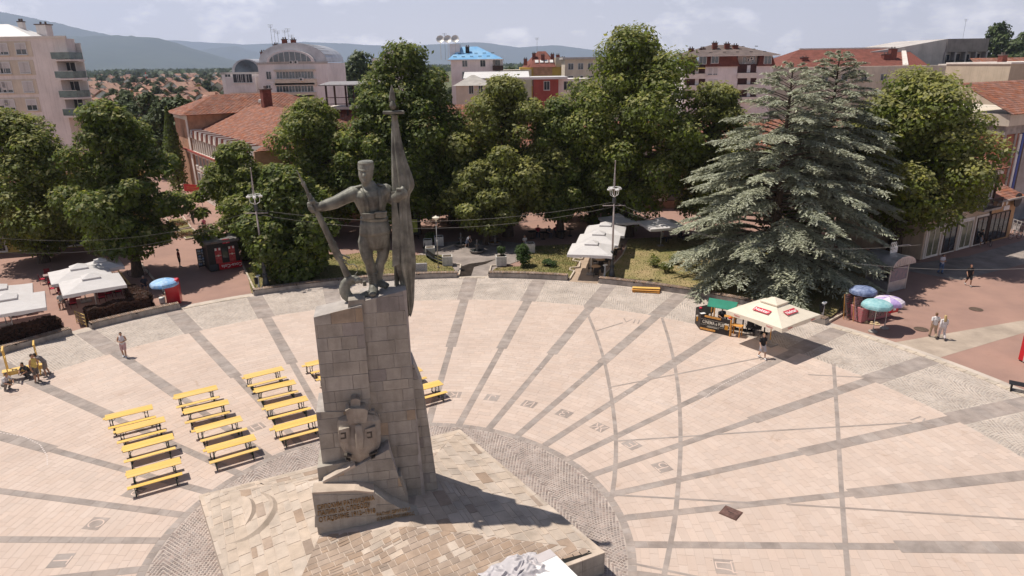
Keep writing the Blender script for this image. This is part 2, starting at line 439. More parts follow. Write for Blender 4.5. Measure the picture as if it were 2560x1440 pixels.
for k in range(-8, 27):
    mid = 3 + 10 * k - 0.0
    er = Vector((cos(radians(mid)), sin(radians(mid)), 0)); et = Vector((-er.y, er.x, 0))
    def P(r, t): return Vector((CX, CY, 0)) + er * r + et * t
    r = R_IN + .02; row = 0
    while r < R_OUT:
        r2 = min(r + .34, R_OUT + .02)
        if r < R_STEP < r2: r2 = R_STEP
        wA = r * tan(radians(5)) - hw(r + .01) / cos(radians(5)); wB = r2 * tan(radians(5)) - hw(r + .01) / cos(radians(5))
        if visible(P((r + r2) / 2, 0)) or visible(P((r + r2) / 2, wA)) or visible(P((r + r2) / 2, -wA)):
            cuts = [-1.0]; t = -wA + random.uniform(.3, .9)
            while t < wA - .3: cuts.append(t); t += random.choice((.42, .55, .68, .8))
            cuts.append(1.0); j = .003
            for i in range(len(cuts) - 1):
                lo_a, lo_b = (-wA, -wB) if i == 0 else (cuts[i], cuts[i])
                hi_a, hi_b = (wA, wB) if i == len(cuts) - 2 else (cuts[i + 1], cuts[i + 1])
                q = [P(r + j, lo_a + j), P(r + j, hi_a - j), P(r2 - j, hi_b - j), P(r2 - j, lo_b + j)]
                c = sum(q, Vector()) / 4
                if visible(c): slabs.append(((c - Vector((0, 0, CAM_H))).length, q))
        r = r2; row += 1
slabs.sort(key=lambda s: s[0])
def slab_mb(q, mb, top=.006, low=-.012, b=.004):
    z = top + random.uniform(-.0012, .0012)
    c = sum(q, Vector()) / 4
    T = [Vector((p.x, p.y, z)) - (p - c).normalized() * b for p in q]; B = [Vector((p.x, p.y, low)) for p in q]
    mb.add(T + B, [(0, 1, 2, 3)] + [(i, 4 + i, 4 + (i + 1) % 4, (i + 1) % 4) for i in range(4)])
M_SLAB_F = M_SLAB
for d_, q in slabs[:300]:
    mb = MB(); slab_mb(q, mb); mb.build('slab', M_SLAB_F, sq)
mb = MB()
for d_, q in slabs[300:]: slab_mb(q, mb)
tag(mb.build('far_slabs', M_SLAB_F, sq), kind='stuff')
# radial bars laid of granite pieces
for k in range(-7, 27):
    deg = 8 + 10 * k
    er = Vector((cos(radians(deg)), sin(radians(deg)), 0)); et = Vector((-er.y, er.x, 0))
    mb = MB(); r = R_IN + .2; any_ = False
    while r < R_EDGE:
        r2 = r + random.uniform(.5, 1.0)
        if r < R_STEP < r2: r2 = R_STEP
        if r < R_OUT < r2: r2 = R_OUT
        r2 = min(r2, R_EDGE)
        w = hw(r + .01) if r < R_OUT - .01 else .62
        c = Vector((CX, CY, 0)) + er * (r + r2) / 2
        if visible(c) and not (R_OUT - .1 < r and not (0 < deg < 165)):
            q = [c + er * sx * ((r2 - r) / 2 - .004) + et * sy * (w - .004) for sx, sy in ((-1, -1), (1, -1), (1, 1), (-1, 1))]
            slab_mb(q, mb, .0085); any_ = True
        r = r2
    if any_: tag(mb.build('radial_bar', M_BAR, sq), kind='stuff')
# inner border ring of the cobbles
mb = MB()
for i in range(120):
    a, b = -40 + i * 2.2, -40 + (i + 1) * 2.2
    if visible(pol(R_IN, a)): slab_mb([pol(R_IN - .12, a + .05), pol(R_IN + .2, a + .05), pol(R_IN + .2, b - .05), pol(R_IN - .12, b - .05)], mb, .010)
tag(mb.build('cobble_border', M_BAR, sq), kind='stuff')

# platform corners (needed for the cobble mask)
PA, PB, PC = Vector((-13.53, 25.02, 0)), Vector((-2.71, 30.23, 0)), Vector((3.15, 20.60, 0))
PD = PA + PC - PB
def in_quad(x, y, Q, grow=0.0):
    ok = np.ones_like(x, bool)
    for i in range(4):
        p, q = Q[i], Q[(i + 1) % 4]; ex, ey = q.x - p.x, q.y - p.y; L = hypot(ex, ey)
        ok &= ((x - p.x) * ey - (y - p.y) * ex) / L < grow
    return ok
def fan_cobbles(name, m, step, W, x0, x1, y0, y1, rot, test, z, size, jit=.18):
    """cobbles set in segmental arcs, columns of width W"""
    c, s = cos(rot), sin(rot); X = []; Y = []; A = []
    rho = W * .85
    amax = math.asin(min(.98, W / 2 / rho))
    ncol = int((x1 - x0) / W) + 2; nrow = int((y1 - y0) / step) + 8
    na = max(3, int(2 * amax * rho / (step * 1.02)))
    for i in range(ncol):
        for j in range(-6, nrow):
            for k in range(na + 1):
                a = -amax + 2 * amax * (k + (.5 if j % 2 else 0)) / na
                if a > amax: continue
                X.append(x0 + (i + .5) * W + rho * sin(a)); Y.append(y0 + j * step + rho * cos(a)); A.append(-a)
    X = np.array(X); Y = np.array(Y); A = np.array(A)
    gx, gy = c * X - s * Y, s * X + c * Y; ga = A + rot
    ok = test(gx, gy); gx, gy, ga = gx[ok], gy[ok], ga[ok]; n = len(gx)
    h = size / 2 * (1 + rng.uniform(-jit, jit, n)); h2 = size / 2 * (1 + rng.uniform(-jit, jit, n)); ga = ga + rng.uniform(-.12, .12, n)
    zt = z + rng.uniform(-.003, .003, n)
    V = np.zeros((n, 8, 3)); ca, sa = np.cos(ga), np.sin(ga)
    for q, (ax, ay) in enumerate(((-1, -1), (1, -1), (1, 1), (-1, 1))):
        for lv, f in ((0, .82), (4, 1.0)):
            px_, py_ = ax * h * f, ay * h2 * f
            V[:, q + lv, 0] = gx + ca * px_ - sa * py_; V[:, q + lv, 1] = gy + sa * px_ + ca * py_
            V[:, q + lv, 2] = zt if lv == 0 else z - .012
    base = (np.arange(n) * 8)[:, None, None]
    F = (np.array([(0, 1, 2, 3), (0, 4, 5, 1), (1, 5, 6, 2), (2, 6, 7, 3), (3, 7, 4, 0)])[None] + base).reshape(-1, 4)
    o = link(name, np_mesh(name, V.reshape(-1, 3), F, m), sq); tag(o, kind='stuff'); return o
def vis_np(x, y):
    fw = y * cos(PITCH) + CAM_H * sin(PITCH); up = y * sin(PITCH) - CAM_H * cos(PITCH)
    return (fw > 3) & (np.abs(x / fw) < .79) & (up / fw > -.45)
def t_in(x, y):
    r = np.hypot(x - CX, y - CY); return (r < R_IN - .17) & ~in_quad(x, y, [PA, PD, PC, PB], 0) & vis_np(x, y)
def t_out(x, y):
    r = np.hypot(x - CX, y - CY); a = np.degrees(np.arctan2(y - CY, x - CX))
    off = np.abs((a - 8 + 5) % 10 - 5) * pi / 180 * r
    return (r > R_OUT + .06) & (r < R_EDGE) & (a > -4) & (a < 166) & (off > .66) & vis_np(x, y)
fan_cobbles('cobbles', M_COB, .130, 1.9, -24, 40, -20, 52, radians(25), t_in, .010, .102)
fan_cobbles('outer_cobbles', M_COB2, .160, 2.2, -30, 62, 4, 76, radians(20), t_out, .009, .122)

# thin hour lines of the sundial
def strip(name, pts, w, z, m, parent=sq, curve=True):
    P = [at(*p) for p in pts]
    if curve and len(P) > 2:
        Q = []
        for i in range(len(P) - 1):
            p0, p1, p2, p3 = P[max(i - 1, 0)], P[i], P[i + 1], P[min(i + 2, len(P) - 1)]
            for k in range(8):
                t = k / 8
                Q.append(.5 * ((2 * p1) + (-p0 + p2) * t + (2 * p0 - 5 * p1 + 4 * p2 - p3) * t * t + (-p0 + 3 * p1 - 3 * p2 + p3) * t ** 3))
        P = Q + [P[-1]]
    mb = MB(); L = []; Rr = []
    for i in range(len(P)):
        d = (P[min(i + 1, len(P) - 1)] - P[max(i - 1, 0)]).normalized(); nn = Vector((-d.y, d.x, 0)) * w / 2
        L.append((P[i] + nn) + Vector((0, 0, z))); Rr.append((P[i] - nn) + Vector((0, 0, z)))
    for i in range(len(P) - 1): mb.poly([Rr[i], Rr[i + 1], L[i + 1], L[i]])
    return mb.build(name, m, parent)
for pts in ([(1462, 764), (1472, 792), (1492, 842), (1511, 905), (1527, 985), (1537, 1060), (1540, 1115), (1537, 1185), (1529, 1245)],
            [(1655, 795), (1672, 850), (1687, 915), (1697, 990), (1701, 1075), (1700, 1150), (1694, 1230), (1685, 1310), (1660, 1440)],
            [(2084, 911), (2089, 985), (2095, 1080), (2102, 1200), (2111, 1330), (2121, 1450)]):
    strip('hour_line', pts, .20, .0125, M_BAR)
for pts in ([(1489, 828), (1557, 807)], [(1527, 968), (1700, 934), (1905, 894)], [(1543, 1103), (1900, 1079), (2280, 1057)], [(1540, 1238), (1885, 1258)],
            [(1965, 1261), (2560, 1299), (2620, 1303)], [(1575, 1408), (1760, 1446)], [(2020, 937), (2230, 947)]):
    strip('hour_line', pts, .11, .0145, M_BAR, curve=False)
M_CHALK = mat('white_chalk', (.66, .57, .53), .95, .05, 4)
def dashes(pts, n, w=.05):
    P = [at(*p) for p in pts]; L = [0]
    for i in range(1, len(P)): L.append(L[-1] + (P[i] - P[i - 1]).length)
    def pos(s):
        for i in range(1, len(P)):
            if s <= L[i]: return P[i - 1].lerp(P[i], (s - L[i - 1]) / (L[i] - L[i - 1]))
        return P[-1]
    mb = MB()
    for k in range(n):
        a, b = pos(L[-1] * k / n), pos(L[-1] * (k + .55) / n); d = (b - a).normalized(); nn = Vector((-d.y, d.x, 0)) * w / 2; z = Vector((0, 0, .0165))
        mb.poly([a - nn + z, b - nn + z, b + nn + z, a + nn + z])
    tag(mb.build('chalk_marks', M_CHALK, sq), kind='stuff')
dashes([(1915, 905), (1800, 965), (1725, 1022)], 40)
dashes([(1245, 880), (1360, 922), (1530, 975), (1700, 1022)], 46, .045)
dashes([(0, 1082), (60, 1092), (100, 1112), (118, 1140), (119, 1165)], 26, .06)
# letter tiles: granite squares with inlaid pale letters read from outside, top towards the monument
M_INLAY = mat('inlaid_pale_stone', (.62, .48, .41), .85, .05, 2)
def tile(deg, r, ch, s=.78):
    c = pol(r, deg, 0); inw = Vector((-cos(radians(deg)), -sin(radians(deg)), 0)); rt = inw.cross(Vector((0, 0, 1)))
    mb = MB(); mb.prism([c + rt * a * s / 2 + inw * b * s * .46 + Vector((0, 0, -.004)) for a, b in ((-1, -1), (1, -1), (1, 1), (-1, 1))], (0, 0, .0165))
    t = mb.build('letter_tile', M_BAR, sq)
    text(ch, .88, M_INLAY, t, frame(c + Vector((0, 0, .0142)) - inw * .04, rt, inw), depth=.0015, bold=-.012)
for deg, ch in ((83.5, 'К'), (73.5, 'Ј'), (63.4, 'И'), (53.6, 'З'), (43.3, 'Ж'), (33.3, 'Е'), (23.1, 'Ђ'), (-7.4, 'Д'), (173.3, 'С'), (183.4, 'Т'), (163.3, 'Р'), (133.1, 'Н')):
    tile(deg, 12.6, ch)
for p, tx, ang in (((1578, 803), 'VII', -20), ((1912, 897), 'VI', -38), ((2305, 1054), 'IV', -64)):
    c = at(*p, .0125); a = radians(ang)
    text(tx, 1.25, M_BAR, sq, frame(c, (cos(a), sin(a), 0), (-sin(a), cos(a), 0)), depth=.0015, bold=-.02)

# ------------------------------------------------------------------ promenade, kerbs, lawns, paths
def sheet(name, pts, m, z, parent=None, kind='structure'):
    o = MB().poly([Vector((p[0], p[1], z)) for p in pts]).build(name, m, parent)
    if kind and parent is None: tag(o, kind=kind)
    return o
def arc(r, a0, a1, n=24): return [pol(r, a0 + (a1 - a0) * i / n) for i in range(n + 1)]
# beige band and grey walk on the right, pale walk far left
sheet('pavement_band', [at(2140, 872), at(2300, 908), at(2700, 790), at(2700, 745), at(2560, 800)], M_PROM2, -.012)
sheet('pavement', [at(2215, 668), at(2420, 640), at(2560, 600), at(2760, 560), at(2760, 632), at(2560, 660), at(2400, 700)], M_GREYP, -.008)
# kerb round the cobbles on the right
kb = thing('kerb', None, None); tag(kb, kind='structure')
for i in range(44):
    a = -6 + i * 1.02
    q = [pol(R_EDGE, a + .02), pol(R_EDGE + .42, a + .02), pol(R_EDGE + .42, a + 1.0), pol(R_EDGE, a + 1.0)]
    m_ = MB(); slab_mb(q, m_, .035, -.03, .006); m_.build('kerb_stone', M_KERB, kb)
for i in range(14):
    a = 118.6 + i * .62
    m_ = MB(); slab_mb([pol(R_EDGE, a), pol(R_EDGE + .3, a), pol(R_EDGE + .3, a + .6), pol(R_EDGE, a + .6)], m_, .035, -.03, .006); m_.build('kerb_stone', M_KERB, kb)
for i in range(7):
    a = 86 + i * .56
    m_ = MB(); slab_mb([pol(R_EDGE, a), pol(R_EDGE + .3, a), pol(R_EDGE + .3, a + .54), pol(R_EDGE, a + .54)], m_, .035, -.03, .006); m_.build('kerb_stone', M_KERB, kb)
Rp = 35.3
lawn_c = sheet('lawn', arc(Rp, 118.2, 89.9) + [at(1110, 640), at(1040, 640), at(960, 625), at(860, 640), at(700, 660), at(615, 672)], M_LAWN, .10)
lawn_d = sheet('lawn', arc(Rp, 85.6, 74.0) + [at(1455, 640), at(1440, 612), at(1330, 618), at(1300, 668), at(1240, 672)], M_LAWN, .10)
lawn_e = sheet('lawn', arc(Rp, 69.6, 40.2) + [at(2215, 690), at(2140, 640), at(1960, 610), at(1700, 592), at(1570, 600), at(1555, 640)], M_LAWN2, .10)
sheet('fountain_court', [at(1040, 640), at(1125, 672), at(1160, 690), at(1215, 690), at(1255, 668), at(1330, 640), at(1330, 612), at(1230, 600), at(1100, 606)], M_GREYP, .02)
sheet('wet_ground', [at(1150, 668), at(1172, 660), at(1210, 655), at(1240, 648), at(1215, 660), at(1185, 668), at(1178, 690), at(1148, 692)], mat('wet_paver', (.045, .035, .03), .35, .3, 2), .026)
sheet('cafe_path', [pol(R_EDGE, 73.9), pol(R_EDGE, 69.7), at(1560, 610), at(1600, 566), at(1530, 566), at(1470, 610)], mat('tan_paver', (.40, .30, .225), .9, .12, .8, bump=.2), .004)
# pale edging stones of the beds
def edging(name, pts, w=.14, h=.16, z0=0.0):
    P = [Vector(p) for p in pts]; mb = MB()
    for i in range(len(P) - 1):
        d = P[i + 1] - P[i]; L = d.length; rz = atan2(d.y, d.x); k = max(1, int(L / .9))
        for j in range(k):
            c = P[i] + d * ((j + .5) / k); mb.bbox((c.x, c.y, z0 + h / 2), (L / k - .012, w, h), rz, .012)
    o = mb.build(name, M_KERB); tag(o, kind='structure'); return o
for pts in ([at(640, 735), at(603, 655), at(560, 590)], [at(1148, 690), at(1152, 664), at(1128, 662)], [at(1222, 690), at(1228, 667), at(1262, 664)],
            [at(1424, 700), at(1436, 680), at(1424, 678), at(1426, 672), at(1448, 670), at(1450, 657), at(1432, 654), at(1436, 648), at(1455, 650), at(1462, 636)],
            [at(1500, 700), at(1556, 640), at(1566, 618)], [at(1098, 627), at(1150, 610)], [at(2062, 812), at(2110, 785), at(2130, 768)],
            [at(440, 765), at(405, 725), at(352, 660)], [at(430, 560), at(465, 600), at(505, 592), at(480, 572)], [at(412, 545), at(440, 578), at(478, 570), at(455, 540)]):
    edging('bed_edging', pts)
# flower beds on the promenade by the street
sheet('flower_bed', [at(436, 575), at(466, 598), at(500, 590), at(478, 573)], M_LAWN, .08)
sheet('flower_bed', [at(420, 552), at(442, 574), at(474, 567), at(453, 546)], M_LAWN, .08)

# long curved planters with slatted seats round the square
M_DARKM = mat('dark_metal', (.035, .035, .038), .5, .2, 3, metal=.6)
def planter(a0, a1, label):
    t = thing('planter_bench', label, 'bench', pol(35.1, (a0 + a1) / 2), group='curved planter benches round the square')
    base = t.location.copy()
    n = max(1, round(abs(a1 - a0) * radians(1) * 35 / 3.2)); step = (a1 - a0) / n
    for i in range(n):
        b0, b1 = a0 + i * step + .035, a0 + (i + 1) * step - .035
        mb = MB(); k = 4
        A = [b0 + (b1 - b0) * j / k for j in range(k + 1)]
        inner = [pol(34.75, a) - base for a in A]; outer = [pol(35.30, a) - base for a in A]
        top_i = [pol(34.70, a) - base for a in A]
        lo = [p + Vector((0, 0, -.02)) for p in inner + outer[::-1]]; hi = [p + Vector((0, 0, .40)) for p in top_i + outer[::-1]]
        m_ = len(lo)
        mb.add(lo + hi, [tuple(range(m_))[::-1], tuple(range(m_, 2 * m_))] + [(q, (q + 1) % m_, m_ + (q + 1) % m_, m_ + q) for q in range(m_)])
        mb.build('planter_wall', M_CONC, t)
        br = MB(); p = pol(34.95, a0 + i * step) - base; br.box((p.x, p.y, .43), (.62, .07, .10), radians(a0)); br.build('bracket', M_DARKM, t)
    ns = int(abs(a1 - a0) * radians(1) * 35 / .13); mb = MB(); mats_ = []
    for i in range(ns):
        a = a0 + (a1 - a0) * (i + .5) / ns; p = pol(34.97, a) - base
        mb.bbox((p.x, p.y, .485), (.56, .098, .05), radians(a), .008)
    tag(mb.build('seat_slats', M_WOODS, t), kind='stuff')
    return t
planter(150.5, 139.3, 'curved concrete planter with slatted wooden seat below the leftmost dark red hedge')
planter(137.2, 127.2, 'curved concrete planter with slatted seat between the hedge gap and the red refrigerator')
planter(118.0, 90.0, 'long curved concrete planter with slatted seat running behind the monument')
planter(85.4, 74.1, 'curved concrete planter with slatted seat in front of the lawn and white flower box')
planter(69.6, 39.8, 'long curved concrete planter with slatted seat curving past the cedar and pub bar')

# service covers
def cover(px_, py_, wx, wy, rz, label):
    c = at(px_, py_); t = thing('access_cover', label, 'hatch', (c.x, c.y, .012), rz)
    MB().bbox((0, 0, 0), (wx, wy, .03), 0, .006).build('cover_frame', mat('rusty_steel', (.13, .07, .055), .75, .2, 4, metal=.3), t)
    MB().bbox((0, 0, .012), (wx - .09, wy - .09, .028), 0, .004).build('cover_plate', mat('rust_brown_plate', (.17, .095, .08), .8, .2, 5, metal=.2, bump=.4, bscale=90), t)
    MB().bbox((0, 0, .028), (.24, .03, .012), 0, .004).build('lift_handle', M_DARKM, t)
cover(1827, 1283, .76, .69, radians(-41), 'rust brown rectangular steel cover lying on the pink slabs')
def manhole(px_, py_, label):
    c = at(px_, py_); t = thing('manhole', label, 'manhole', (c.x, c.y, -.008)); mm = mat('manhole_iron', (.15, .105, .08), .7, .2, 9, metal=.3, bump=.5, bscale=70)
    MB().lathe([(.46, 0), (.46, .014), (.40, .016), (.40, .010)], n=24).build('rim', mm, t)
    MB().lathe([(.385, 0), (.385, .012), (.37, .016)], n=24).build('lid', mm, t)
manhole(2303, 823, 'round iron manhole lid beside the walking couple')
manhole(2440, 773, 'round iron manhole lid on the red promenade near the tree shadow')
manhole(1162, 676, 'dark round drain lid on the wet path to the fountains')
# ------------------------------------------------------------------ monument: platform, tower, statue
M_STONE = mat('grey_brown_stone', (.37, .335, .29), .85, .10, 1.6, isl=.11, bump=.35, bscale=14, streak=.28)
M_MORTAR = mat('stone_mortar', (.40, .36, .33), .95, .1, 2)
M_STONEL = mat('light_sandstone', (.50, .41, .335), .85, .10, 1.2, isl=.10, bump=.3, bscale=14)
M_STONEB = mat('brown_sandstone', (.375, .28, .215), .85, .12, 1.2, isl=.12, bump=.3, bscale=14)
M_STONEJ = mat('pale_mortar', (.54, .445, .37), .95, .08, 2)
M_EMB = mat('carved_stone', (.40, .35, .29), .8, .14, 2.2, bump=.3, bscale=18, streak=.5, c2=(.27, .225, .185))
M_BRZ = mat('bronze_patina', (.30, .295, .245), .55, .2, 1.7, metal=.12, bump=.9, bscale=5, c2=(.085, .082, .070), streak=.8, spec=.4, detail=8)
M_GOLD = mat('gilded_letter', (.33, .19, .06), .5, .25, 6, metal=.35)

M_STONEB2 = mat('tan_stone', (.40, .31, .225), .85, .12, 1.6, isl=.1, bump=.35, bscale=14, streak=.2)
M_STONED = mat('dark_grey_stone', (.29, .26, .24), .85, .1, 1.6, isl=.1, bump=.35, bscale=14, streak=.2)
TH = radians(11.0)
EX = Vector((cos(TH), sin(TH), 0)); EN = Vector((sin(TH), -cos(TH), 0)); EZ = Vector((0, 0, 1))
TO = Vector((-5.35, 23.35, 0))                      # foot of the tower's front plane
def tp(x, y, d=0.0):
    """point of the front plane, moved d metres towards the viewer, on the sight line x, y -> (a, z)"""
    p = at_plane(x, y, TO + EN * d, EN); return ((p - TO).dot(EX), p.z)
def tw(a, z, d=0.0): return TO + EX * a + EN * d + EZ * z

# --- platform: a skewed stone plinth whose paved faces rise to the foot of the tower
plat = thing('stone_platform', 'low square paved stone platform carrying the war memorial', 'platform', ((PA + PC) / 2)[:])
pc0 = Vector(plat.location)
def PL(p): return Vector(p) - pc0
zA, zB, zC, zD = .42, .42, .90, .80
A3, B3, C3, D3 = (Vector((p.x, p.y, z)) for p, z in ((PA, zA), (PB, zB), (PC, zC), (PD, zD)))
# summit line along the inscription foot, roughly where the blocks stand
S1 = at(800, 1338, 1.02); S2 = at(1020, 1316, 1.34); S4 = tw(1.9, 1.2, -2.2); S6 = tw(-2.6, 1.1, -2.2); S5 = at(815, 1200, 1.12)
core = MB()
facets = [('front', [D3, C3, S2, S1], M_STONEB), ('right', [C3, B3, S4, S2], M_STONEL), ('back', [B3, A3, S6, S4], M_STONEL), ('left', [A3, D3, S1, S5, S6], M_STONEL), ('top', [S1, S2, S4, S6, S5], M_STONEB)]
for nm, q, m_ in facets:
    cc = sum(q, Vector()) / len(q)
    for i in range(len(q)): core.poly([PL(p) - EZ * .012 for p in (cc, q[i], q[(i + 1) % len(q)])])
for p, q in ((A3, D3), (D3, C3), (C3, B3), (B3, A3)):
    core.poly([PL(Vector((p.x, p.y, -.05))), PL(Vector((q.x, q.y, -.05))), PL(q) - EZ * .03, PL(p) - EZ * .03])
core.build('platform_core', M_STONEJ, plat)
# paving stones laid on each face, courses turned with the platform
pav = []; ang = atan2((PB - PA).y, (PB - PA).x)
def tri_z(poly, x, y):
    """height on a fan-triangulated facet"""
    c = sum(poly, Vector()) / len(poly)
    for i in range(len(poly)):
        p, q, r = c, poly[i], poly[(i + 1) % len(poly)]
        d = (q.x - p.x) * (r.y - p.y) - (r.x - p.x) * (q.y - p.y)
        if abs(d) < 1e-9: continue
        u = ((x - p.x) * (r.y - p.y) - (r.x - p.x) * (y - p.y)) / d; v = ((q.x - p.x) * (y - p.y) - (x - p.x) * (q.y - p.y)) / d
        if u >= -.02 and v >= -.02 and u + v <= 1.04: return p.z + u * (q.z - p.z) + v * (r.z - p.z)
    return None
STONES_TONE = 0
for nm, q, m_ in facets[:4]:
    reg = [(p.x, p.y) for p in q]
    if area2(reg) < 0: reg = reg[::-1]; q = q[::-1]
    rot = ang + (radians(90) if nm in ('left', 'right') else 0) + (radians(4) if nm == 'front' else 0)
    c, s = cos(rot), sin(rot)
    U = [(c * x + s * y, -s * x + c * y) for x, y in reg]
    u0, u1, v0, v1 = min(a for a, b in U), max(a for a, b in U), min(b for a, b in U), max(b for a, b in U)
    v = v0 - random.uniform(0, .3)
    while v < v1:
        h = random.choice((.27, .33, .40)) if nm == 'front' else random.choice((.36, .44, .52)); u = u0 - random.uniform(0, .8)
        while u < u1:
            w = random.uniform(.24, .55) if nm == 'front' else random.uniform(.45, 1.05)
            sub = [(u, v, u + w, v + h)] if random.random() > .16 else [(u, v, u + w, v + h / 2), (u, v + h / 2, u + w, v + h)]
            for a0, b0, a1, b1 in sub:
                j = .016
                cell = [(a0 + j, b0 + j), (a1 - j, b0 + j), (a1 - j, b1 - j), (a0 + j, b1 - j)]
                cell = [(c * x - s * y, s * x + c * y) for x, y in cell]
                cell = clip_convex(cell, reg)
                if len(cell) >= 3 and abs(area2(cell)) > .02:
                    cx_, cy_ = sum(p[0] for p in cell) / len(cell), sum(p[1] for p in cell) / len(cell)
                    if not visible((cx_, cy_, 1)): continue
                    zs = [tri_z(q, *p) for p in cell]
                    if any(z is None for z in zs): continue
                    up = random.uniform(.0, .005)
                    top = [Vector((p[0], p[1], z + up)) for p, z in zip(cell, zs)]
                    mm = m_
                    if nm != 'front' and random.random() < .09: mm = M_STONEB
                    if nm == 'front' and random.random() < .12: mm = M_STONEL
                    pav.append(((Vector((cx_, cy_, 1)) - Vector((0, 0, CAM_H))).length, top, mm))
            u += w
        v += h
pav.sort(key=lambda t: t[0])
def stone(top, mb, th=.05):
    n = len(top); B = [p - EZ * th for p in top]
    mb.add([PL(p) for p in top + B], [tuple(range(n))] + [(i, n + i, n + (i + 1) % n, (i + 1) % n) for i in range(n)])
for d_, top, mm in pav[:290]:
    mb = MB(); stone(top, mb); mb.build('paving_stone', mm, plat)
for mm, nm in ((M_STONEL, 'farther_paving'), (M_STONEB, 'farther_brown_paving')):
    mb = MB(); k = 0
    for d_, top, m2 in pav[290:]:
        if m2 is mm: stone(top, mb); k += 1
    if k: tag(mb.build(nm, mm, plat), kind='stuff')
# edge courses of the platform
def edge_course(p, q, w, n, nm='edge_stone'):
    d = (q - p) / n; nn = Vector((-(q - p).y, (q - p).x, 0)).normalized() * w
    for i in range(n):
        a, b = p + d * (i + .015), p + d * (i + .985); mb = MB(); up = EZ * random.uniform(.016, .026)
        mb.prism([PL(x) for x in (a - EZ * .09, b - EZ * .09, b - EZ * .09 + nn, a - EZ * .09 + nn)], EZ * .09 + up); mb.build(nm, M_STONEL, plat)
edge_course(A3, D3, .42, 12); edge_course(B3, A3, .40, 14); edge_course(C3, B3, .42, 13)
# trough wall on the front right side
dv = (D3 - C3).normalized(); inn = Vector((-dv.y, dv.x, 0)) * -1
mbw = MB()
for i in range(7):
    a, b = C3 + dv * (i * .95 + .006), C3 + dv * ((i + 1) * .95 - .006)
    for z0, z1 in ((-.02, .44), (.45, .90)):
        mb = MB(); mb.prism([PL(Vector((p.x, p.y, z0))) for p in (a, b, b - inn * .16, a - inn * .16)], EZ * (z1 - z0)); mb.build('wall_slab', M_STONE, plat)
    mb = MB(); mb.prism([PL(Vector((p.x, p.y, .905))) for p in (a, b, b - inn * .17, a - inn * .17)], EZ * .035); mb.build('coping_stone', M_STONEL, plat)
    mb = MB(); mb.prism([PL(Vector((p.x, p.y, .30))) for p in (a + inn * .36, b + inn * .36, b + inn * .30, a + inn * .30)], EZ * .57); 
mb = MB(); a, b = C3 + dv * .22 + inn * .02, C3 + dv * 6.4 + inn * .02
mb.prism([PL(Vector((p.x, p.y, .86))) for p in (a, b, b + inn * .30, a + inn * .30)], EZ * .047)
mb.build('trough_shade_strip', mat('trough_shade_tone', (.02, .018, .016), .9, .2, 3), plat)  # solid near-black strip, painted as the shade inside the trough
# raised curved carving on the left face
zz = lambda x, y: tri_z([A3, D3, S1, S5, S6], x, y) or .7
def carved(pts, wid, h, nm):
    P = [at(x, y, .75) for x, y in pts]; mb = MB(); Q = []
    for i in range(len(P) - 1):
        p0, p1, p2, p3 = P[max(i - 1, 0)], P[i], P[i + 1], P[min(i + 2, len(P) - 1)]
        for k in range(6):
            t = k / 6; Q.append(.5 * ((2 * p1) + (-p0 + p2) * t + (2 * p0 - 5 * p1 + 4 * p2 - p3) * t * t + (-p0 + 3 * p1 - 3 * p2 + p3) * t ** 3))
    Q.append(P[-1]); n = len(Q); L = []
    for i, p in enumerate(Q):
        d = (Q[min(i + 1, n - 1)] - Q[max(i - 1, 0)]).normalized(); nn = Vector((-d.y, d.x, 0)); t = i / (n - 1)
        w = wid * (sin(pi * min(max(t, .03), .97))) ** .7 / 2; z = zz(p.x, p.y)
        L.append([PL(Vector((p.x, p.y, z - .03)) + nn * w), PL(Vector((p.x, p.y, z + h * sin(pi * min(max(t, .02), .98)))) + nn * w * .2), PL(Vector((p.x, p.y, z - .03)) - nn * w)])
    vs = [v for r in L for v in r]; fs = []
    for i in range(n - 1):
        for j in range(2): fs.append((i * 3 + j, i * 3 + j + 1, (i + 1) * 3 + j + 1, (i + 1) * 3 + j))
    mb.add(vs, fs); mb.build(nm, M_STONEL, plat, smooth=False)
carved([(562, 1354), (615, 1345), (660, 1318), (686, 1280), (680, 1250), (650, 1230)], .42, .13, 'carved_arc')
carved([(568, 1243), (600, 1245), (622, 1258), (627, 1285), (612, 1310)], .55, .22, 'carved_horn')
carved([(645, 1196), (680, 1210), (720, 1217)], .22, .07, 'carved_wave')

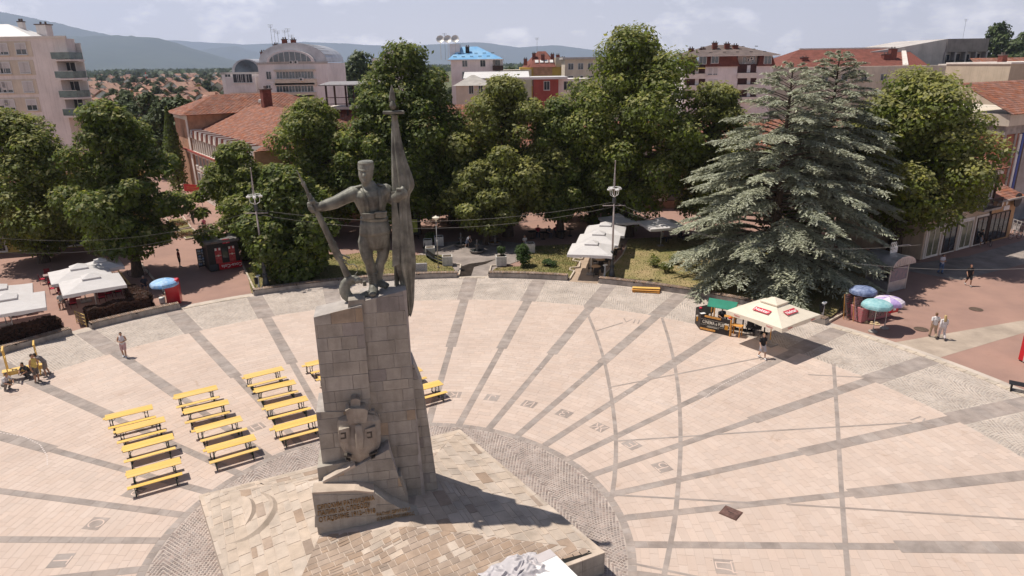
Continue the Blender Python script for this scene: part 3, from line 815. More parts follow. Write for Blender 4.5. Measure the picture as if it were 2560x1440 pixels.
# --- tower
tow = thing('memorial_tower', 'tall tapering grey stone pillar carrying the bronze soldier', 'monument', TO[:])
def TL(p): return Vector(p) - TO
def slab_body(polypx, d, depth, name, m=M_MORTAR, tilt=0.0):
    pts = [tp(x, y, d) for x, y in polypx]
    mb = MB(); mb.prism([TL(tw(a, z, d)) for a, z in pts], -EN * depth); mb.build(name, m, tow); return pts
def courses(pts, d, seed, ch=.50, wmin=.45, wmax=1.05, proud=.020, m=M_STONE):
    """stone blocks of the facing, clipped to the convex outline pts (a, z)"""
    if area2(pts) < 0: pts = pts[::-1]
    r = random.Random(seed); z0, z1 = min(p[1] for p in pts), max(p[1] for p in pts); a0, a1 = min(p[0] for p in pts), max(p[0] for p in pts)
    z = z0 + r.uniform(-.2, 0)
    while z < z1:
        h = ch * r.uniform(.82, 1.18); a = a0 - r.uniform(0, .6)
        while a < a1:
            w = r.uniform(wmin, wmax); j = .006
            cell = clip_convex([(a + j, z + j), (a + w - j, z + j), (a + w - j, z + h - j), (a + j, z + h - j)], pts)
            if len(cell) >= 3 and abs(area2(cell)) > .012:
                cx_, cz_ = sum(p[0] for p in cell) / len(cell), sum(p[1] for p in cell) / len(cell); pr_ = proud + r.uniform(-.009, .009)
                F = [TL(tw(p[0] + (cx_ - p[0]) * .014, p[1] + (cz_ - p[1]) * .014, d + pr_)) for p in cell]; B = [TL(tw(p[0], p[1], d - .01)) for p in cell]; n = len(cell)
                mb = MB(); mb.add(F + B, [tuple(range(n))] + [(i, n + i, n + (i + 1) % n, (i + 1) % n) for i in range(n)]); mb.build('stone_block', M_STONEB2 if r.random() < .05 else (M_STONED if r.random() < .12 else m), tow)
            a += w
        z += h
parts_ = []
R_ = [(911.5, 751), (1016, 725), (1034, 970), (1050, 1141), (1066, 1262), (985, 1262), (936, 1140), (925, 980)]
pr_pts = slab_body([(898, 755), (1016, 725), (1034, 970), (1066, 1262), (925, 1262)], 0, 1.5, 'main_shaft')
courses(pr_pts, 0, 1)
L_pts = slab_body([(784, 793), (904.5, 763), (924, 970), (928, 1030), (811, 1030)], .14, 1.15, 'left_shaft')
courses(L_pts, .14, 2)
L2 = slab_body([(790, 1030), (936, 1027), (952, 1190), (810, 1190)], .19, 1.6, 'lower_shaft')
courses(L2, .19, 3, .55)
W_ = slab_body([(1015, 905), (1034, 912), (1060, 979), (1095, 1222), (1045, 1240)], -.28, 1.3, 'right_wing')
courses(W_, -.28, 4, .42, .3, .7)
# light stepped cap behind the left shaft and the plinth under the trophy
mb = MB(); q = [tp(792, 785, -.25), (tp(874, 762, -.25)), tp(874, 772, -.25), tp(792, 795, -.25)]
mb.prism([TL(tw(a, z, -.25)) for a, z in q], -EN * .3); mb.build('back_step', M_STONE, tow)
mb = MB(); q = [tp(870, 751, .0), tp(911, 747, .0), tp(911, 775, .0), tp(870, 775, .0)]
mb.prism([TL(tw(a, z, .06)) for a, z in q], -EN * .9); mb.build('trophy_plinth', M_STONE, tow)
# plinth and wedge below the emblem, inscription block
PLN = slab_body([(793, 1170), (880, 1152), (886, 1200), (797, 1203)], .45, 1.3, 'side_plinth', M_STONE)
WG = slab_body([(804, 1209), (972, 1123.5), (993, 1192), (1019, 1250), (1022, 1290), (806, 1290)], .75, .9, 'wedge_block')
courses([tp(x, y, .75) for x, y in ((804, 1209), (972, 1123.5), (1019, 1252), (1020, 1290), (806, 1290))], .75, 6, .46, .35, 1.0)
# bevel along the wedge, its sunlight put into the paler stone colour
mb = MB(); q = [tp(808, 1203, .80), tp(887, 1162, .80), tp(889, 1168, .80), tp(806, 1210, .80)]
mb.prism([TL(tw(a, z, .80)) for a, z in q], -EN * .5); mb.build('wedge_sunlit_bevel', M_STONEL, tow)
mb = MB(); q = [tp(993, 1191, .6), tp(1003, 1190, .6), tp(1022, 1252, .6), tp(1026, 1300, .6), tp(1000, 1300, .6)]
mb.prism([TL(tw(a, z, .62)) for a, z in q], -EN * .9); mb.build('wedge_step', M_STONE, tow)
IB = [(780, 1233), (887, 1227.5), (935, 1232), (975, 1258), (1030, 1285), (1110, 1303), (1200, 1309), (1238, 1311), (1010, 1330), (798, 1352)]
ib = [tp(x, y, 1.35) for x, y in IB]
mb = MB(); mb.prism([TL(tw(a, z, 1.35)) for a, z in ib], -EN * .62); mb.build('inscription_block', M_STONE, tow)
for (x0, x1, y0, y1) in ((784, 842, 1238, 1262), (844, 905, 1237, 1256), (787, 850, 1290, 1318), (852, 915, 1292, 1316), (940, 985, 1262, 1284), (917, 985, 1288, 1312), (990, 1050, 1296, 1316)):
    q = [tp(x0, y0, 1.35), tp(x1, y0 - 2, 1.35), tp(x1, y1 - 2, 1.35), tp(x0, y1, 1.35)]
    mb = MB(); mb.prism([TL(tw(a, z, 1.354)) for a, z in q], EN * .010); mb.build('facing_slab', M_STONE, tow)
# light cap of the inscription block
mb = MB(); q = [tp(781, 1231.5, 1.36), tp(887, 1226, 1.36), tp(935, 1230.5, 1.36), tp(930, 1234, 1.36), tp(887, 1229, 1.36), tp(781, 1235, 1.36)]
mb.prism([TL(tw(a, z, 1.36)) for a, z in q], -EN * .64); mb.build('inscription_cap', M_STONEL, tow)
# gilded lettering
def inscription(x, y, x2, y2, s, size):
    a0, z0 = tp(x, y, 1.37); a1, z1 = tp(x2, y2, 1.37)
    me = text_mesh(s, size, .012, -.002, 'LEFT'); w = max(v.co.x for v in me.vertices) or 1; me.materials.append(M_GOLD)
    o = link('gilded_line', me, tow); L = hypot(a1 - a0, z1 - z0)
    o.matrix_local = frame(TL(tw(a0, z0, 1.378)), EX * (a1 - a0) + EZ * (z1 - z0), EZ) @ Matrix.Diagonal((L / w, 1, 1, 1))
inscription(793, 1270, 936, 1245, 'СРПСКИМ РАТНИЦИМА', .29)
inscription(795, 1285, 926, 1262, 'ПАЛИМ ЗА СЛОБОДУ', .29)
inscription(797, 1301, 938, 1276, 'ОТАЏБИНЕ 1912–1918', .29)
inscription(941, 1287, 1025, 1272, 'РАТНИ ДРУГОВИ', .19)
inscription(942, 1299, 1036, 1283, 'И ЗАХВАЛНИ НАРОД', .19)
inscription(1005, 1302, 1029, 1297, '1934', .19)

# --- emblem: carved shield under a stemmed crest
emb = MB()
def E_(x, y, d): a, z = tp(x, y, .2 + d * .0); return TL(tw(a, z, .19 + d))
prof = [(1037, 868, 938, .30), (1048, 846, 949, .46), (1060, 843, 951, .52), (1080, 845, 952, .60), (1098, 848, 952, .64), (1112, 853, 949, .62), (1130, 862, 940, .55), (1146, 873, 928, .42), (1154, 884, 916, .26)]
rows_ = []
for y, xl, xr, dp in prof:
    xm = (xl + xr) / 2 - 1 + (y - 1040) * .04; row = []
    for k in range(9):
        t = k / 8; x = xl + (xr - xl) * t; f = 1 - abs(t - .5) * 2
        row.append(E_(x, y - 10 * (f if y < 1050 else 0) + (abs(t - .5) * -6), dp * (.34 + .66 * f ** .55)))
    rows_.append(row)
vs = [v for r in rows_ for v in r]; n9 = 9
fs = [(i * n9 + j, i * n9 + j + 1, (i + 1) * n9 + j + 1, (i + 1) * n9 + j) for i in range(len(rows_) - 1) for j in range(8)]
back = [E_(x, y, -.05) for y, x in ((1037, 868), (1037, 938), (1154, 916), (1154, 884))]
emb.add(vs, fs)
# rim closing the shield against the wall
rim = [r[0] for r in rows_] + rows_[-1][1:] + [r[-1] for r in rows_[::-1]][1:] + rows_[0][::-1][1:-1]
rb = [Vector(v) - EN * .9 for v in rim]; n_ = len(rim)
emb.add(rim + rb, [(i, (i + 1) % n_, n_ + (i + 1) % n_, n_ + i) for i in range(n_)])
shield = emb.build('shield_emblem', M_EMB, tow)
def relief(parent, pts, d, depth, nm, m=M_EMB):
    q = [tp(x, y, .2) for x, y in pts]; mb = MB(); mb.prism([TL(tw(a, z, .19 + d)) for a, z in q], -EN * depth); return mb.build(nm, m, parent)
relief(tow, [(877, 990), (889, 986), (901, 990), (901, 1010), (877, 1010)], .34, .4, 'crest_knob', M_EMB)
relief(tow, [(864, 1012), (873, 1006), (912, 1006), (920, 1012), (916, 1040), (873, 1044)], .52, .5, 'crest_bowl', M_EMB)
for xs in (0, 1):
    ox = 0 if not xs else 64
    dd = .50
    for nm, q in (('panel', [(848, 1060), (874, 1053), (876, 1091), (850, 1089)]),):
        relief(tow, [(x + ox, y - xs * 2) for x, y in q], dd, .25, 'shield_panel')
    dk = mat('carving_shade', (.10, .085, .07), .95, .1, 3)  # dark colour stands in for shade inside the carved strokes
    c_ = [[(853, 1066), (866, 1064), (866, 1068), (853, 1070)], [(862, 1068), (866, 1068), (867, 1080), (863, 1080)], [(853, 1078), (863, 1077), (863, 1081), (853, 1082)]]
    for q in c_: relief(tow, [(x + ox, y - xs * 2) for x, y in q], dd + .006, .02, 'carving_shade_stroke', dk)
mb = MB(); mb.limb([E_(897, 1046, .60), E_(899, 1070, .66), E_(900, 1098, .67)], [(.13, .06), (.15, .07), (.13, .06)], 10, ref=EX); mb.build('shield_spine', M_EMB, tow, smooth=True)
mb = MB(); mb.ball(E_(892, 1026, .22), (.34, .30, .24), 16, 10); mb.build('crest_dome', M_EMB, tow, smooth=True)
for q in ([(861, 1118), (880, 1120), (880, 1123), (861, 1121)], [(923, 1117), (943, 1110), (943, 1113), (923, 1120)], [(866, 1128), (877, 1132), (876, 1134), (865, 1130)], [(928, 1126), (938, 1121), (938, 1124), (928, 1129)]):
    relief(tow, q, .60, .2, 'carving_shade_stroke', dk)

# --- bronze soldier
sta = thing('soldier_statue', 'weathered bronze soldier in side cap holding rifle and furled flag atop the stone pillar', 'statue', tw(0, 9.9, -.7)[:])
def SL(p): return Vector(p) - Vector(sta.location)
def S(x, y, d=0.0):
    dd = -.75 + d; a, z = tp(x, y, dd); return SL(tw(a, z, dd))
B = MB(); k_ = 23.9 / 1707.0      # metres per sight-line unit at the statue
sx = EX
# torso: rings of half width, half depth
tor = [((938, 604), .47, .36), ((939, 585), .52, .40), ((938, 566), .49, .38), ((935, 547), .43, .34), ((931, 525), .46, .36), ((928, 503), .585, .43), ((926, 487), .635, .44), ((925, 475), .56, .37), ((922, 466), .28, .24)]
B.limb([S(*p) for p, a, b in tor], [(a, b) for p, a, b in tor], 18, ref=sx)
B.limb([S(922, 470), S(919, 460, .04), S(916, 450, .08)], [.19, .165, .165], 12, ref=sx)
# head
hd = [((912, 457), .12, .13, .16), ((912.5, 451), .19, .20, .12), ((913.5, 444), .235, .255, .08), ((914.5, 435), .255, .30, .05), ((915, 427), .265, .31, .03), ((915, 419), .25, .29, .02)]
B.limb([S(*p, d) for p, a, b, d in hd], [(a, b) for p, a, b, d in hd], 16, ref=sx)
B.limb([S(911.5, 431, .31), S(910.5, 437, .37), S(910, 441, .40)], [.045, .062, .07], 8)          # nose
B.limb([S(904, 431.5, .27), S(911, 432.5, .32), S(919, 430.5, .27)], [.042, .05, .042], 8)        # brow
B.limb([S(906, 448.5, .27), S(910.5, 449, .30), S(915, 448, .27)], [.022, .028, .022], 8)        # mouth
B.limb([S(910.5, 455, .20), S(911, 453, .27)], [.05, .07], 8)                                     # chin
B.limb([S(931, 430, -.02), S(931, 438, 0)], [(.03, .07), (.03, .05)], 8, ref=sx)                  # ear
B.limb([S(897.5, 433, .03), S(898.5, 440, .05)], [(.03, .06), (.03, .05)], 8, ref=sx)
# shoulders
B.ball(S(886, 484), (.27, .27, .25)); B.ball(S(964, 477), (.26, .26, .25))
# right arm stretched out to the rifle
B.limb([S(886, 483), S(868, 491, .03), S(850, 500, .08), S(838, 506, .1), S(822, 511, .14), S(806, 516, .18), S(798, 518, .2)], [.27, .245, .23, .225, .215, .18, .15], 14)
# left arm bent up to the flag
B.limb([S(964, 477), S(974, 487, -.05), S(982, 497, -.02), S(990, 494, .18), S(1000, 487, .32), S(1006, 485, .36)], [.265, .24, .22, .21, .175, .15], 14)
# hands: palm, four fingers, thumb
def hand(c, along, across, out, r=.065, flip=1):
    """closed hand: knuckles follow `along`, fingers curl round `out` side"""
    c = Vector(c)
    B.limb([c - across * .10 * flip, c + across * .02], [(.17, .10), (.185, .11)], 10, ref=along)
    for i, (o_, L) in enumerate(((-.15, .82), (-.05, 1.0), (.05, .96), (.145, .8))):
        p = c + along * o_ + across * .05 * flip
        B.limb([p, p + (across * .13 * flip + out * .04) * L, p + (across * .14 * flip + out * .16) * L, p + (across * .03 * flip + out * .215) * L], [r, r * .95, r * .9, r * .8], 8)
    p = c + along * .15 - across * .03 * flip
    B.limb([p, p + along * .09 + out * .08, p + along * .08 + out * .18 + across * .05 * flip], [r * 1.1, r, r * .85], 8)
rdir = (S(742, 425, .25) - S(880, 712, .05)).normalized()
hand(S(788, 517, .22), rdir, -EX, EN, .07)
hand(S(1006, 484, .40), EZ, EX, -EN, .07, -1)
# legs: breeches, puttees, boots
B.limb([S(918, 588), S(914, 606, .02), S(915, 625, .07), S(919, 645, .14), S(925, 660, .10), S(928, 675, .07), S(931, 690, .06), S(933, 704, .08)], [.28, .285, .25, .205, .18, .19, .17, .14], 14)
B.limb([S(956, 588, -.05), S(958, 605, -.08), S(958, 625, -.10), S(956, 645, -.06), S(950, 658, -.06), S(948, 672, -.12), S(947, 686, -.16), S(947, 696, -.16)], [.275, .275, .24, .20, .175, .18, .16, .13], 14)
B.limb([S(933, 704, .05), S(934, 716, .10), S(933, 726, .34), S(931, 736, .68)], [(.155, .16), (.17, .17), (.18, .13), (.14, .085)], 12, ref=sx)
B.limb([S(947, 697, -.2), S(949, 705, -.16), S(956, 711, .02), S(968, 714, .20)], [(.14, .15), (.15, .15), (.155, .11), (.11, .07)], 12)
B.ball(S(934, 724, .02), (.18, .2, .12))
body = B.build('body', M_BRZ, sta, smooth=True)
rm_ = body.modifiers.new('fuse', 'REMESH'); rm_.mode = 'VOXEL'; rm_.voxel_size = .026; rm_.use_smooth_shade = True
sm_ = body.modifiers.new('soften', 'SMOOTH'); sm_.factor = .4; sm_.iterations = 1
# side cap
mb = MB()
cap = [((915, 424), .285, .335, .03), ((915, 417), .285, .335, .02), ((914.5, 410), .275, .32, .02), ((914, 404.5), .27, .315, .03), ((913.8, 402.5), .235, .28, .03)]
mb.tube([S(*p, d) for p, a, b, d in cap], [(a, b) for p, a, b, d in cap], 18, ref=sx); mb.limb([S(898, 425, .22), S(908, 427, .36), S(924, 425, .30)], [.03, .04, .03], 8)
mb.build('side_cap', M_BRZ, sta)
# tunic skirt, belt, pouches, straps, shoulder boards
mb = MB(); tk = [((935, 545), .47, .38), ((936, 560), .515, .41), ((938, 575), .56, .44), ((939, 584), .585, .46)]
mb.tube([S(*p) for p, a, b in tk], [(a, b) for p, a, b in tk], 22, ref=sx); mb.build('tunic_skirt', M_BRZ, sta, smooth=True)
mb = MB(); mb.tube([S(935.5, 549), S(935.5, 541)], [(.50, .405), (.485, .395)], 22, ref=sx); mb.build('belt', M_BRZ, sta, smooth=True)
for x, y in ((921, 541), (952, 537)):
    mb = MB(); mb.bbox(S(x, y, .44), (.42, .17, .20), TH, .04); mb.bbox(S(x, y - 6.5, .45), (.44, .19, .06), TH, .02); mb.build('ammunition_pouch', M_BRZ, sta, smooth=False)
for q in ([(903, 471, .33), (912, 490, .46), (918, 510, .46), (921, 532, .42)], [(946, 469, .30), (950, 490, .44), (951, 510, .44), (952, 530, .42)]):
    mb = MB(); mb.tube([S(*p) for p in q], [(.055, .025)] * 4, 8, ref=sx); mb.build('shoulder_strap', M_BRZ, sta, smooth=True)
mb = MB(); mb.limb([S(873, 472, .02), S(902, 465, .02)], [(.05, .11), (.05, .11)], 8, ref=EZ); mb.build('shoulder_board', M_BRZ, sta, smooth=True)
mb = MB(); mb.limb([S(945, 462, .02), S(971, 466, .02)], [(.05, .11), (.05, .11)], 8, ref=EZ); mb.build('shoulder_board', M_BRZ, sta, smooth=True)
mb = MB(); mb.tube([S(925, 468.5), S(922, 461, .03)], [(.25, .23), (.225, .215)], 16, ref=sx); mb.build('tunic_collar', M_BRZ, sta, smooth=True)
mb = MB()
for i in range(5): mb.tube([S(932 - i * .1, 681 + i * 5, .06), S(932.4, 683.5 + i * 5, .06)], [.205 - i * .008, .205 - i * .008], 14)
mb.build('puttee_wrap', M_BRZ, sta, smooth=True)
# rifle with bayonet
rf = MB()
def RP(t, d=0.0): return S(742, 425, .3).lerp(S(880, 712, .05), t)
rf.tube([RP(0), RP(.10)], [.012, .045], 6); rf.tube([RP(.10), RP(.13)], [.075, .075], 8); rf.tube([RP(.12), RP(.34), RP(.40)], [.055, .06, .065], 8)
rf.tube([RP(.20), RP(.36), RP(.62), RP(.70)], [.085, .10, .125, .13], 10); rf.tube([RP(.62), RP(.76)], [(.15, .12)] * 2, 10)
rf.tube([RP(.70), RP(.80), RP(.90), RP(1.0)], [(.12, .10), (.10, .08), (.13, .09), (.17, .09)], 10, ref=EX)
rf.limb([RP(.72) + EX * .12, RP(.745) + EX * .28, RP(.755) + EX * .34], [.03, .03, .05], 8); rf.tube([RP(.765) + EX * .1, RP(.78) + EX * .20, RP(.80) + EX * .16, RP(.81) + EX * .06], .022, 6)
for t in (.24, .45): rf.tube([RP(t), RP(t + .02)], [.115, .115], 10)
rf.build('rifle', M_BRZ, sta, smooth=False)
st = MB(); st.tube([S(845, 640, .2), S(860, 652, .28), S(872, 662, .32), S(884, 660, .34), S(893, 668, .35), S(893, 680, .33), S(888, 687, .3)], [(.05, .012)] * 7, 6, ref=EN); st.build('rifle_sling', M_BRZ, sta, smooth=True)
# trophy at the rifle's foot: a broken crescent with a torn edge
tr = MB(); pts_ = []
for i in range(13):
    a = radians(70 + i * 20); rr = .40
    c = S(889, 722, .12); w = .06 + .12 * sin(pi * i / 12)
    pts_.append((c + EX * cos(a) * rr + EZ * sin(a) * rr * 1.05, w))
tr.limb([p for p, w in pts_], [(w, w * 1.2) for p, w in pts_], 10); tr.limb([S(905, 742, .2), S(920, 736, .25), S(930, 730, .2)], [.14, .16, .1], 8)
tr.limb([S(893, 702, .25), S(902, 700, .3), S(904, 708, .32)], [.12, .10, .04], 8)
o = tr.build('trophy', M_BRZ, sta, smooth=True); m_ = o.modifiers.new('fuse', 'REMESH'); m_.mode = 'VOXEL'; m_.voxel_size = .035; m_.use_smooth_shade = True
for x, y in ((912, 711), (964, 704 + 14)):
    mb = MB(); mb.lathe([(.07, 0), (.07, .16), (.05, .18)], S(x, y + 3, .15), 10); mb.build('anchor_bolt', M_BRZ, sta)
# flag: staff, cross guard, spear head, furled cloth
fl = MB(); fl.tube([S(984, 285), S(987, 480, .1), S(990, 600), S(992, 716, -.1)], [.075, .09, .09, .09], 10); fl.build('flag_staff', M_BRZ, sta, smooth=True)
fl = MB(); fl.bbox(S(984, 281), (.74, .20, .11), TH, .04); fl.build('cross_guard', M_BRZ, sta)
fl = MB(); fl.lathe([(.05, -.12), (.08, -.08), (.115, 0), (.115, .06), (.08, .13), (.06, .2)], S(982, 266), 14); fl.build('staff_ball', M_BRZ, sta, smooth=True)
fl = MB(); fl.tube([S(981, 262), S(980.5, 248), S(980, 232), S(979, 212)], [(.06, .05), (.115, .045), (.085, .04), (.01, .01)], 8, ref=EX); fl.build('spear_head', M_BRZ, sta, smooth=False)
cl = MB(); sec = []   # (y, centre x, half width, half depth, folds)
for y, xc, hwid, hd_, am in ((288, 986, .10, .09, .1), (320, 988, .14, .12, .15), (360, 991, .19, .15, .2), (400, 996, .26, .19, .25), (430, 1002, .33, .23, .28), (455, 1007, .39, .27, .28), (470, 1008, .40, .28, .25), (484, 1004, .30, .22, .2), (500, 1003, .32, .22, .25),
                         (530, 1004, .36, .25, .3), (570, 1006, .40, .28, .32), (610, 1009, .43, .31, .33), (645, 1011, .45, .33, .34), (665, 1012, .44, .33, .34), (690, 1015, .34, .28, .32), (720, 1019, .28, .24, .3), (750, 1022, .22, .20, .3), (775, 1024, .12, .14, .2), (786, 1024, .05, .06, .1)):
    sec.append((y, xc, hwid, hd_, am))
n = 44; vs = []; fs = []
for i, (y, xc, hwid, hd_, am) in enumerate(sec):
    c = S(xc, y, .02 if y < 690 else -.05)
    for j in range(n):
        a = 2 * pi * j / n; f = 1 + am * .75 * cos(7 * a + .25 * sin(i * .5)) + am * .35 * cos(3 * a + 1.1)
        low = -.12 * max(0, cos(2 * a + .6)) if y >= 665 else 0
        vs.append(c + EX * hwid * (.88 if y < 500 else .74) * cos(a) * f + EN * hd_ * sin(a) * f + EZ * low)
for i in range(len(sec) - 1):
    for j in range(n): fs.append((i * n + j, i * n + (j + 1) % n, (i + 1) * n + (j + 1) % n, (i + 1) * n + j))
cl.add(vs, fs + [tuple(range(n)), tuple((len(sec) - 1) * n + j for j in range(n))[::-1]]); o = cl.build('furled_flag', M_BRZ, sta, smooth=True)
ms_ = o.modifiers.new('finer', 'SUBSURF'); ms_.levels = 1; ms_.render_levels = 1
# hanging corner of the flag on the left of the staff
mb = MB(); q = [S(978, 480, .25), S(988, 480, .32), S(1000, 560, .36), S(999, 660, .34), S(981, 668, .28), S(980, 560, .26)]
mb.prism(q, -EN * .07); mb.build('flag_corner', M_BRZ, sta)
# ------------------------------------------------------------------ beer tables and benches
M_YEL = mat('varnished_yellow_wood', (.78, .53, .17), .5, .10, 1.2, stretch=(.6, 9, 9), c2=(.68, .43, .12), bump=.1, isl=.06)
M_ORW = mat('orange_wood', (.62, .30, .075), .5, .14, 1.2, stretch=(.6, 9, 9))
M_GRN = mat('green_folding_leg', (.012, .035, .024), .5, .2, 4, metal=.3)
def beer_table():
    t = thing('beer_table', 'x', 'table', group='beer tables set out on the square')
    for sy in (-1, 0, 1):
        mb = MB(); mb.bbox((0, sy * .222, .765), (2.2, .219, .03), 0, .006); mb.build('plank', M_YEL, t)
    for sx in (-1, 1):
        mb = MB(); x = sx * .82
        for sy in (-.26, .26): mb.box((x, sy, .375), (.035, .035, .75), 0)
        mb.box((x, 0, .70), (.04, .5, .04)); mb.box((x, 0, .22), (.03, .42, .03)); mb.box((x, 0, .02), (.05, .56, .035))
        mb.build('folding_leg', M_GRN, t)
        mb = MB(); mb.tube([(x, 0, .45), (x - sx * .30, 0, .745)], .013, 5); mb.build('leg_strut', M_GRN, t)
    return t
def beer_bench():
    t = thing('beer_bench', 'x', 'bench', group='beer benches set out on the square')
    mb = MB(); mb.bbox((0, 0, .465), (2.2, .25, .03), 0, .006); mb.build('seat', M_YEL, t)
    for sx in (-1, 1):
        mb = MB(); x = sx * .82
        for sy in (-.09, .09): mb.box((x, sy, .225), (.03, .03, .45), 0)
        mb.box((x, 0, .43), (.035, .24, .035)); mb.box((x, 0, .02), (.045, .30, .03)); mb.build('folding_leg', M_GRN, t)
        mb = MB(); mb.tube([(x, 0, .25), (x - sx * .26, 0, .45)], .011, 5); mb.build('leg_strut', M_GRN, t)
    return t
tab0, ben0 = beer_table(), beer_bench(); used_t = used_b = False
ORD = ('farthest', 'second farthest', 'third farthest', 'nearest')
cols = [('leftmost row', [(323, 1031), (352, 1063), (371, 1107), (385, 1169)]), ('second row from the left', [(490, 981), (516, 1017), (547, 1061), (578, 1109)]),
        ('row just left of the tower', [(660, 932), (688, 966), (716, 1008), (742, 1058)])]
ta = radians(31)
def put_t(x, y, lab, rz):
    global used_t
    p = at(x, y, .77)
    if not used_t: tab0.location = (p.x, p.y, .016); tab0.rotation_euler.z = rz; tab0['label'] = lab; used_t = True; return tab0
    return dup(tab0, (p.x, p.y, .016), rz, lab)
def put_b(p, lab, rz, orange=False):
    global used_b
    if not used_b: ben0.location = (p.x, p.y, .016); ben0.rotation_euler.z = rz; ben0['label'] = lab; used_b = True; return ben0
    return dup(ben0, (p.x, p.y, .016), rz, lab)
def set_of(x, y, lab_t, lab_f, lab_b, r):
    rz = ta + r.uniform(-.03, .03); t = put_t(x, y, lab_t, rz); c = Vector(t.location); nrm = Vector((sin(rz), -cos(rz), 0)); al = Vector((cos(rz), sin(rz), 0))
    put_b(c + nrm * .68 + al * r.uniform(-.06, .10), lab_f, rz + r.uniform(-.02, .02)); put_b(c - nrm * .58 - al * r.uniform(.03, .14), lab_b, rz + r.uniform(-.02, .02))
r_ = random.Random(5)
for cn, L in cols:
    for o_, (x, y) in zip(ORD, L):
        set_of(x, y, f'yellow folding beer table, {o_} of the {cn}', f'bench in front of the {o_} table of the {cn}', f'bench behind the {o_} table of the {cn}', r_)
for o_, (x, y) in zip(('upper', 'lower'), ((810, 902), (845, 936))):
    set_of(x, y, f'yellow table, {o_} of two half hidden left of the tower', f'yellow bench before the {o_} table half hidden left of the tower', f'yellow bench behind the {o_} table half hidden left of the tower', r_)
for o_, (x, y) in zip(('upper', 'lower'), ((1008, 933), (1058, 968))):
    set_of(x, y, f'yellow beer table, {o_} of two peeking out right of the tower', f'yellow bench before the {o_} table peeking out right of the tower', f'yellow bench behind the {o_} table peeking out right of the tower', r_)
# bundle of folded benches by the planter
def bundle(px_, py_, rz, label):
    c = at(px_, py_); t = thing('folded_bench_stack', label, 'bench stack', (c.x, c.y, .012), rz)
    for i, (dx, dy, dz) in enumerate(((0, -.22, .06), (.03, .22, .06), (-.03, -.18, .18), (.04, .2, .18), (0, .02, .30))):
        mb = MB(); mb.bbox((dx, dy, dz), (2.2, .40, .05), radians((-1.5, 1, .5, -1, 2)[i]), .01); mb.build('folded_bench', M_YEL if i > 3 else M_ORW, t)
    for sx in (-1, 1):
        mb = MB(); mb.box((sx * .95, 0, .02), (.08, .95, .04)); mb.build('batten', M_ORW, t)
bundle(1615, 729, radians(-12), 'stack of folded yellow benches lying beside the curved planter')

# ------------------------------------------------------------------ display board and crumpled sheet on the platform
M_WHT = mat('white_panel', (.80, .79, .77), .4, .03, 2)
bd = thing('white_board', 'white flat board lying at the front edge of the stone platform', 'board', at(1392, 1440, 1.0)[:], radians(-58))
MB().bbox((.2, 0, .02), (2.6, 1.15, .05), 0, .01).build('panel', M_WHT, bd)
MB().bbox((-1.0, 0, .052), (.42, 1.12, .012), 0, .004).build('pale_strip', mat('pale_grey_strip', (.55, .50, .50), .5, .04, 2), bd)
from mathutils import noise as mnoise
n = 80; V = []
for i in range(n):
    for j in range(n):
        x, y = i / (n - 1) - .5, j / (n - 1) - .5
        q = Vector((x * 2.6 + .35 * y, y * 1.3 - .3 * x, .7)); q += Vector((mnoise.noise(q * 1.3), mnoise.noise(q * 1.3 + Vector((5, 2, 1))), 0)) * .35
        rg = mnoise.ridged_multi_fractal(q * 1.5, 1.0, 2.1, 3, 1.0, 2.0, noise_basis='PERLIN_ORIGINAL') if False else abs(mnoise.noise(q * 2.2)) * .6 + abs(mnoise.noise(q * 5.0 + Vector((3, 1, 2)))) * .28
        fold = max(0, .62 - rg * 1.9) ** 1.3
        edge = min(1, 6 * (0.5 - max(abs(x), abs(y))) + .08)
        V.append((x * 2.3 + .16 * sin(7 * y + 2) + .05 * sin(23 * y), y * 1.25 + .14 * sin(5 * x + 1) + .05 * sin(19 * x), .015 + (.36 * fold + .05 * (1 - 4 * x * x)) * edge))
F = np.array([(i * n + j, (i + 1) * n + j, (i + 1) * n + j + 1, i * n + j + 1) for i in range(n - 1) for j in range(n - 1)])
ts = link('tarpaulin', np_mesh('tarpaulin', np.array(V), F, mat('silver_sheet', (.50, .47, .485), .5, .06, 3, spec=.45), smooth=True)); p = at(1295, 1424, 1.05); ts.location = (p.x, p.y, .98); ts.rotation_euler.z = radians(24)
tag(ts, 'crumpled silvery white sheet dumped on the platform beside the board', 'tarpaulin'); so = ts.modifiers.new('thick', 'SOLIDIFY'); so.thickness = .008

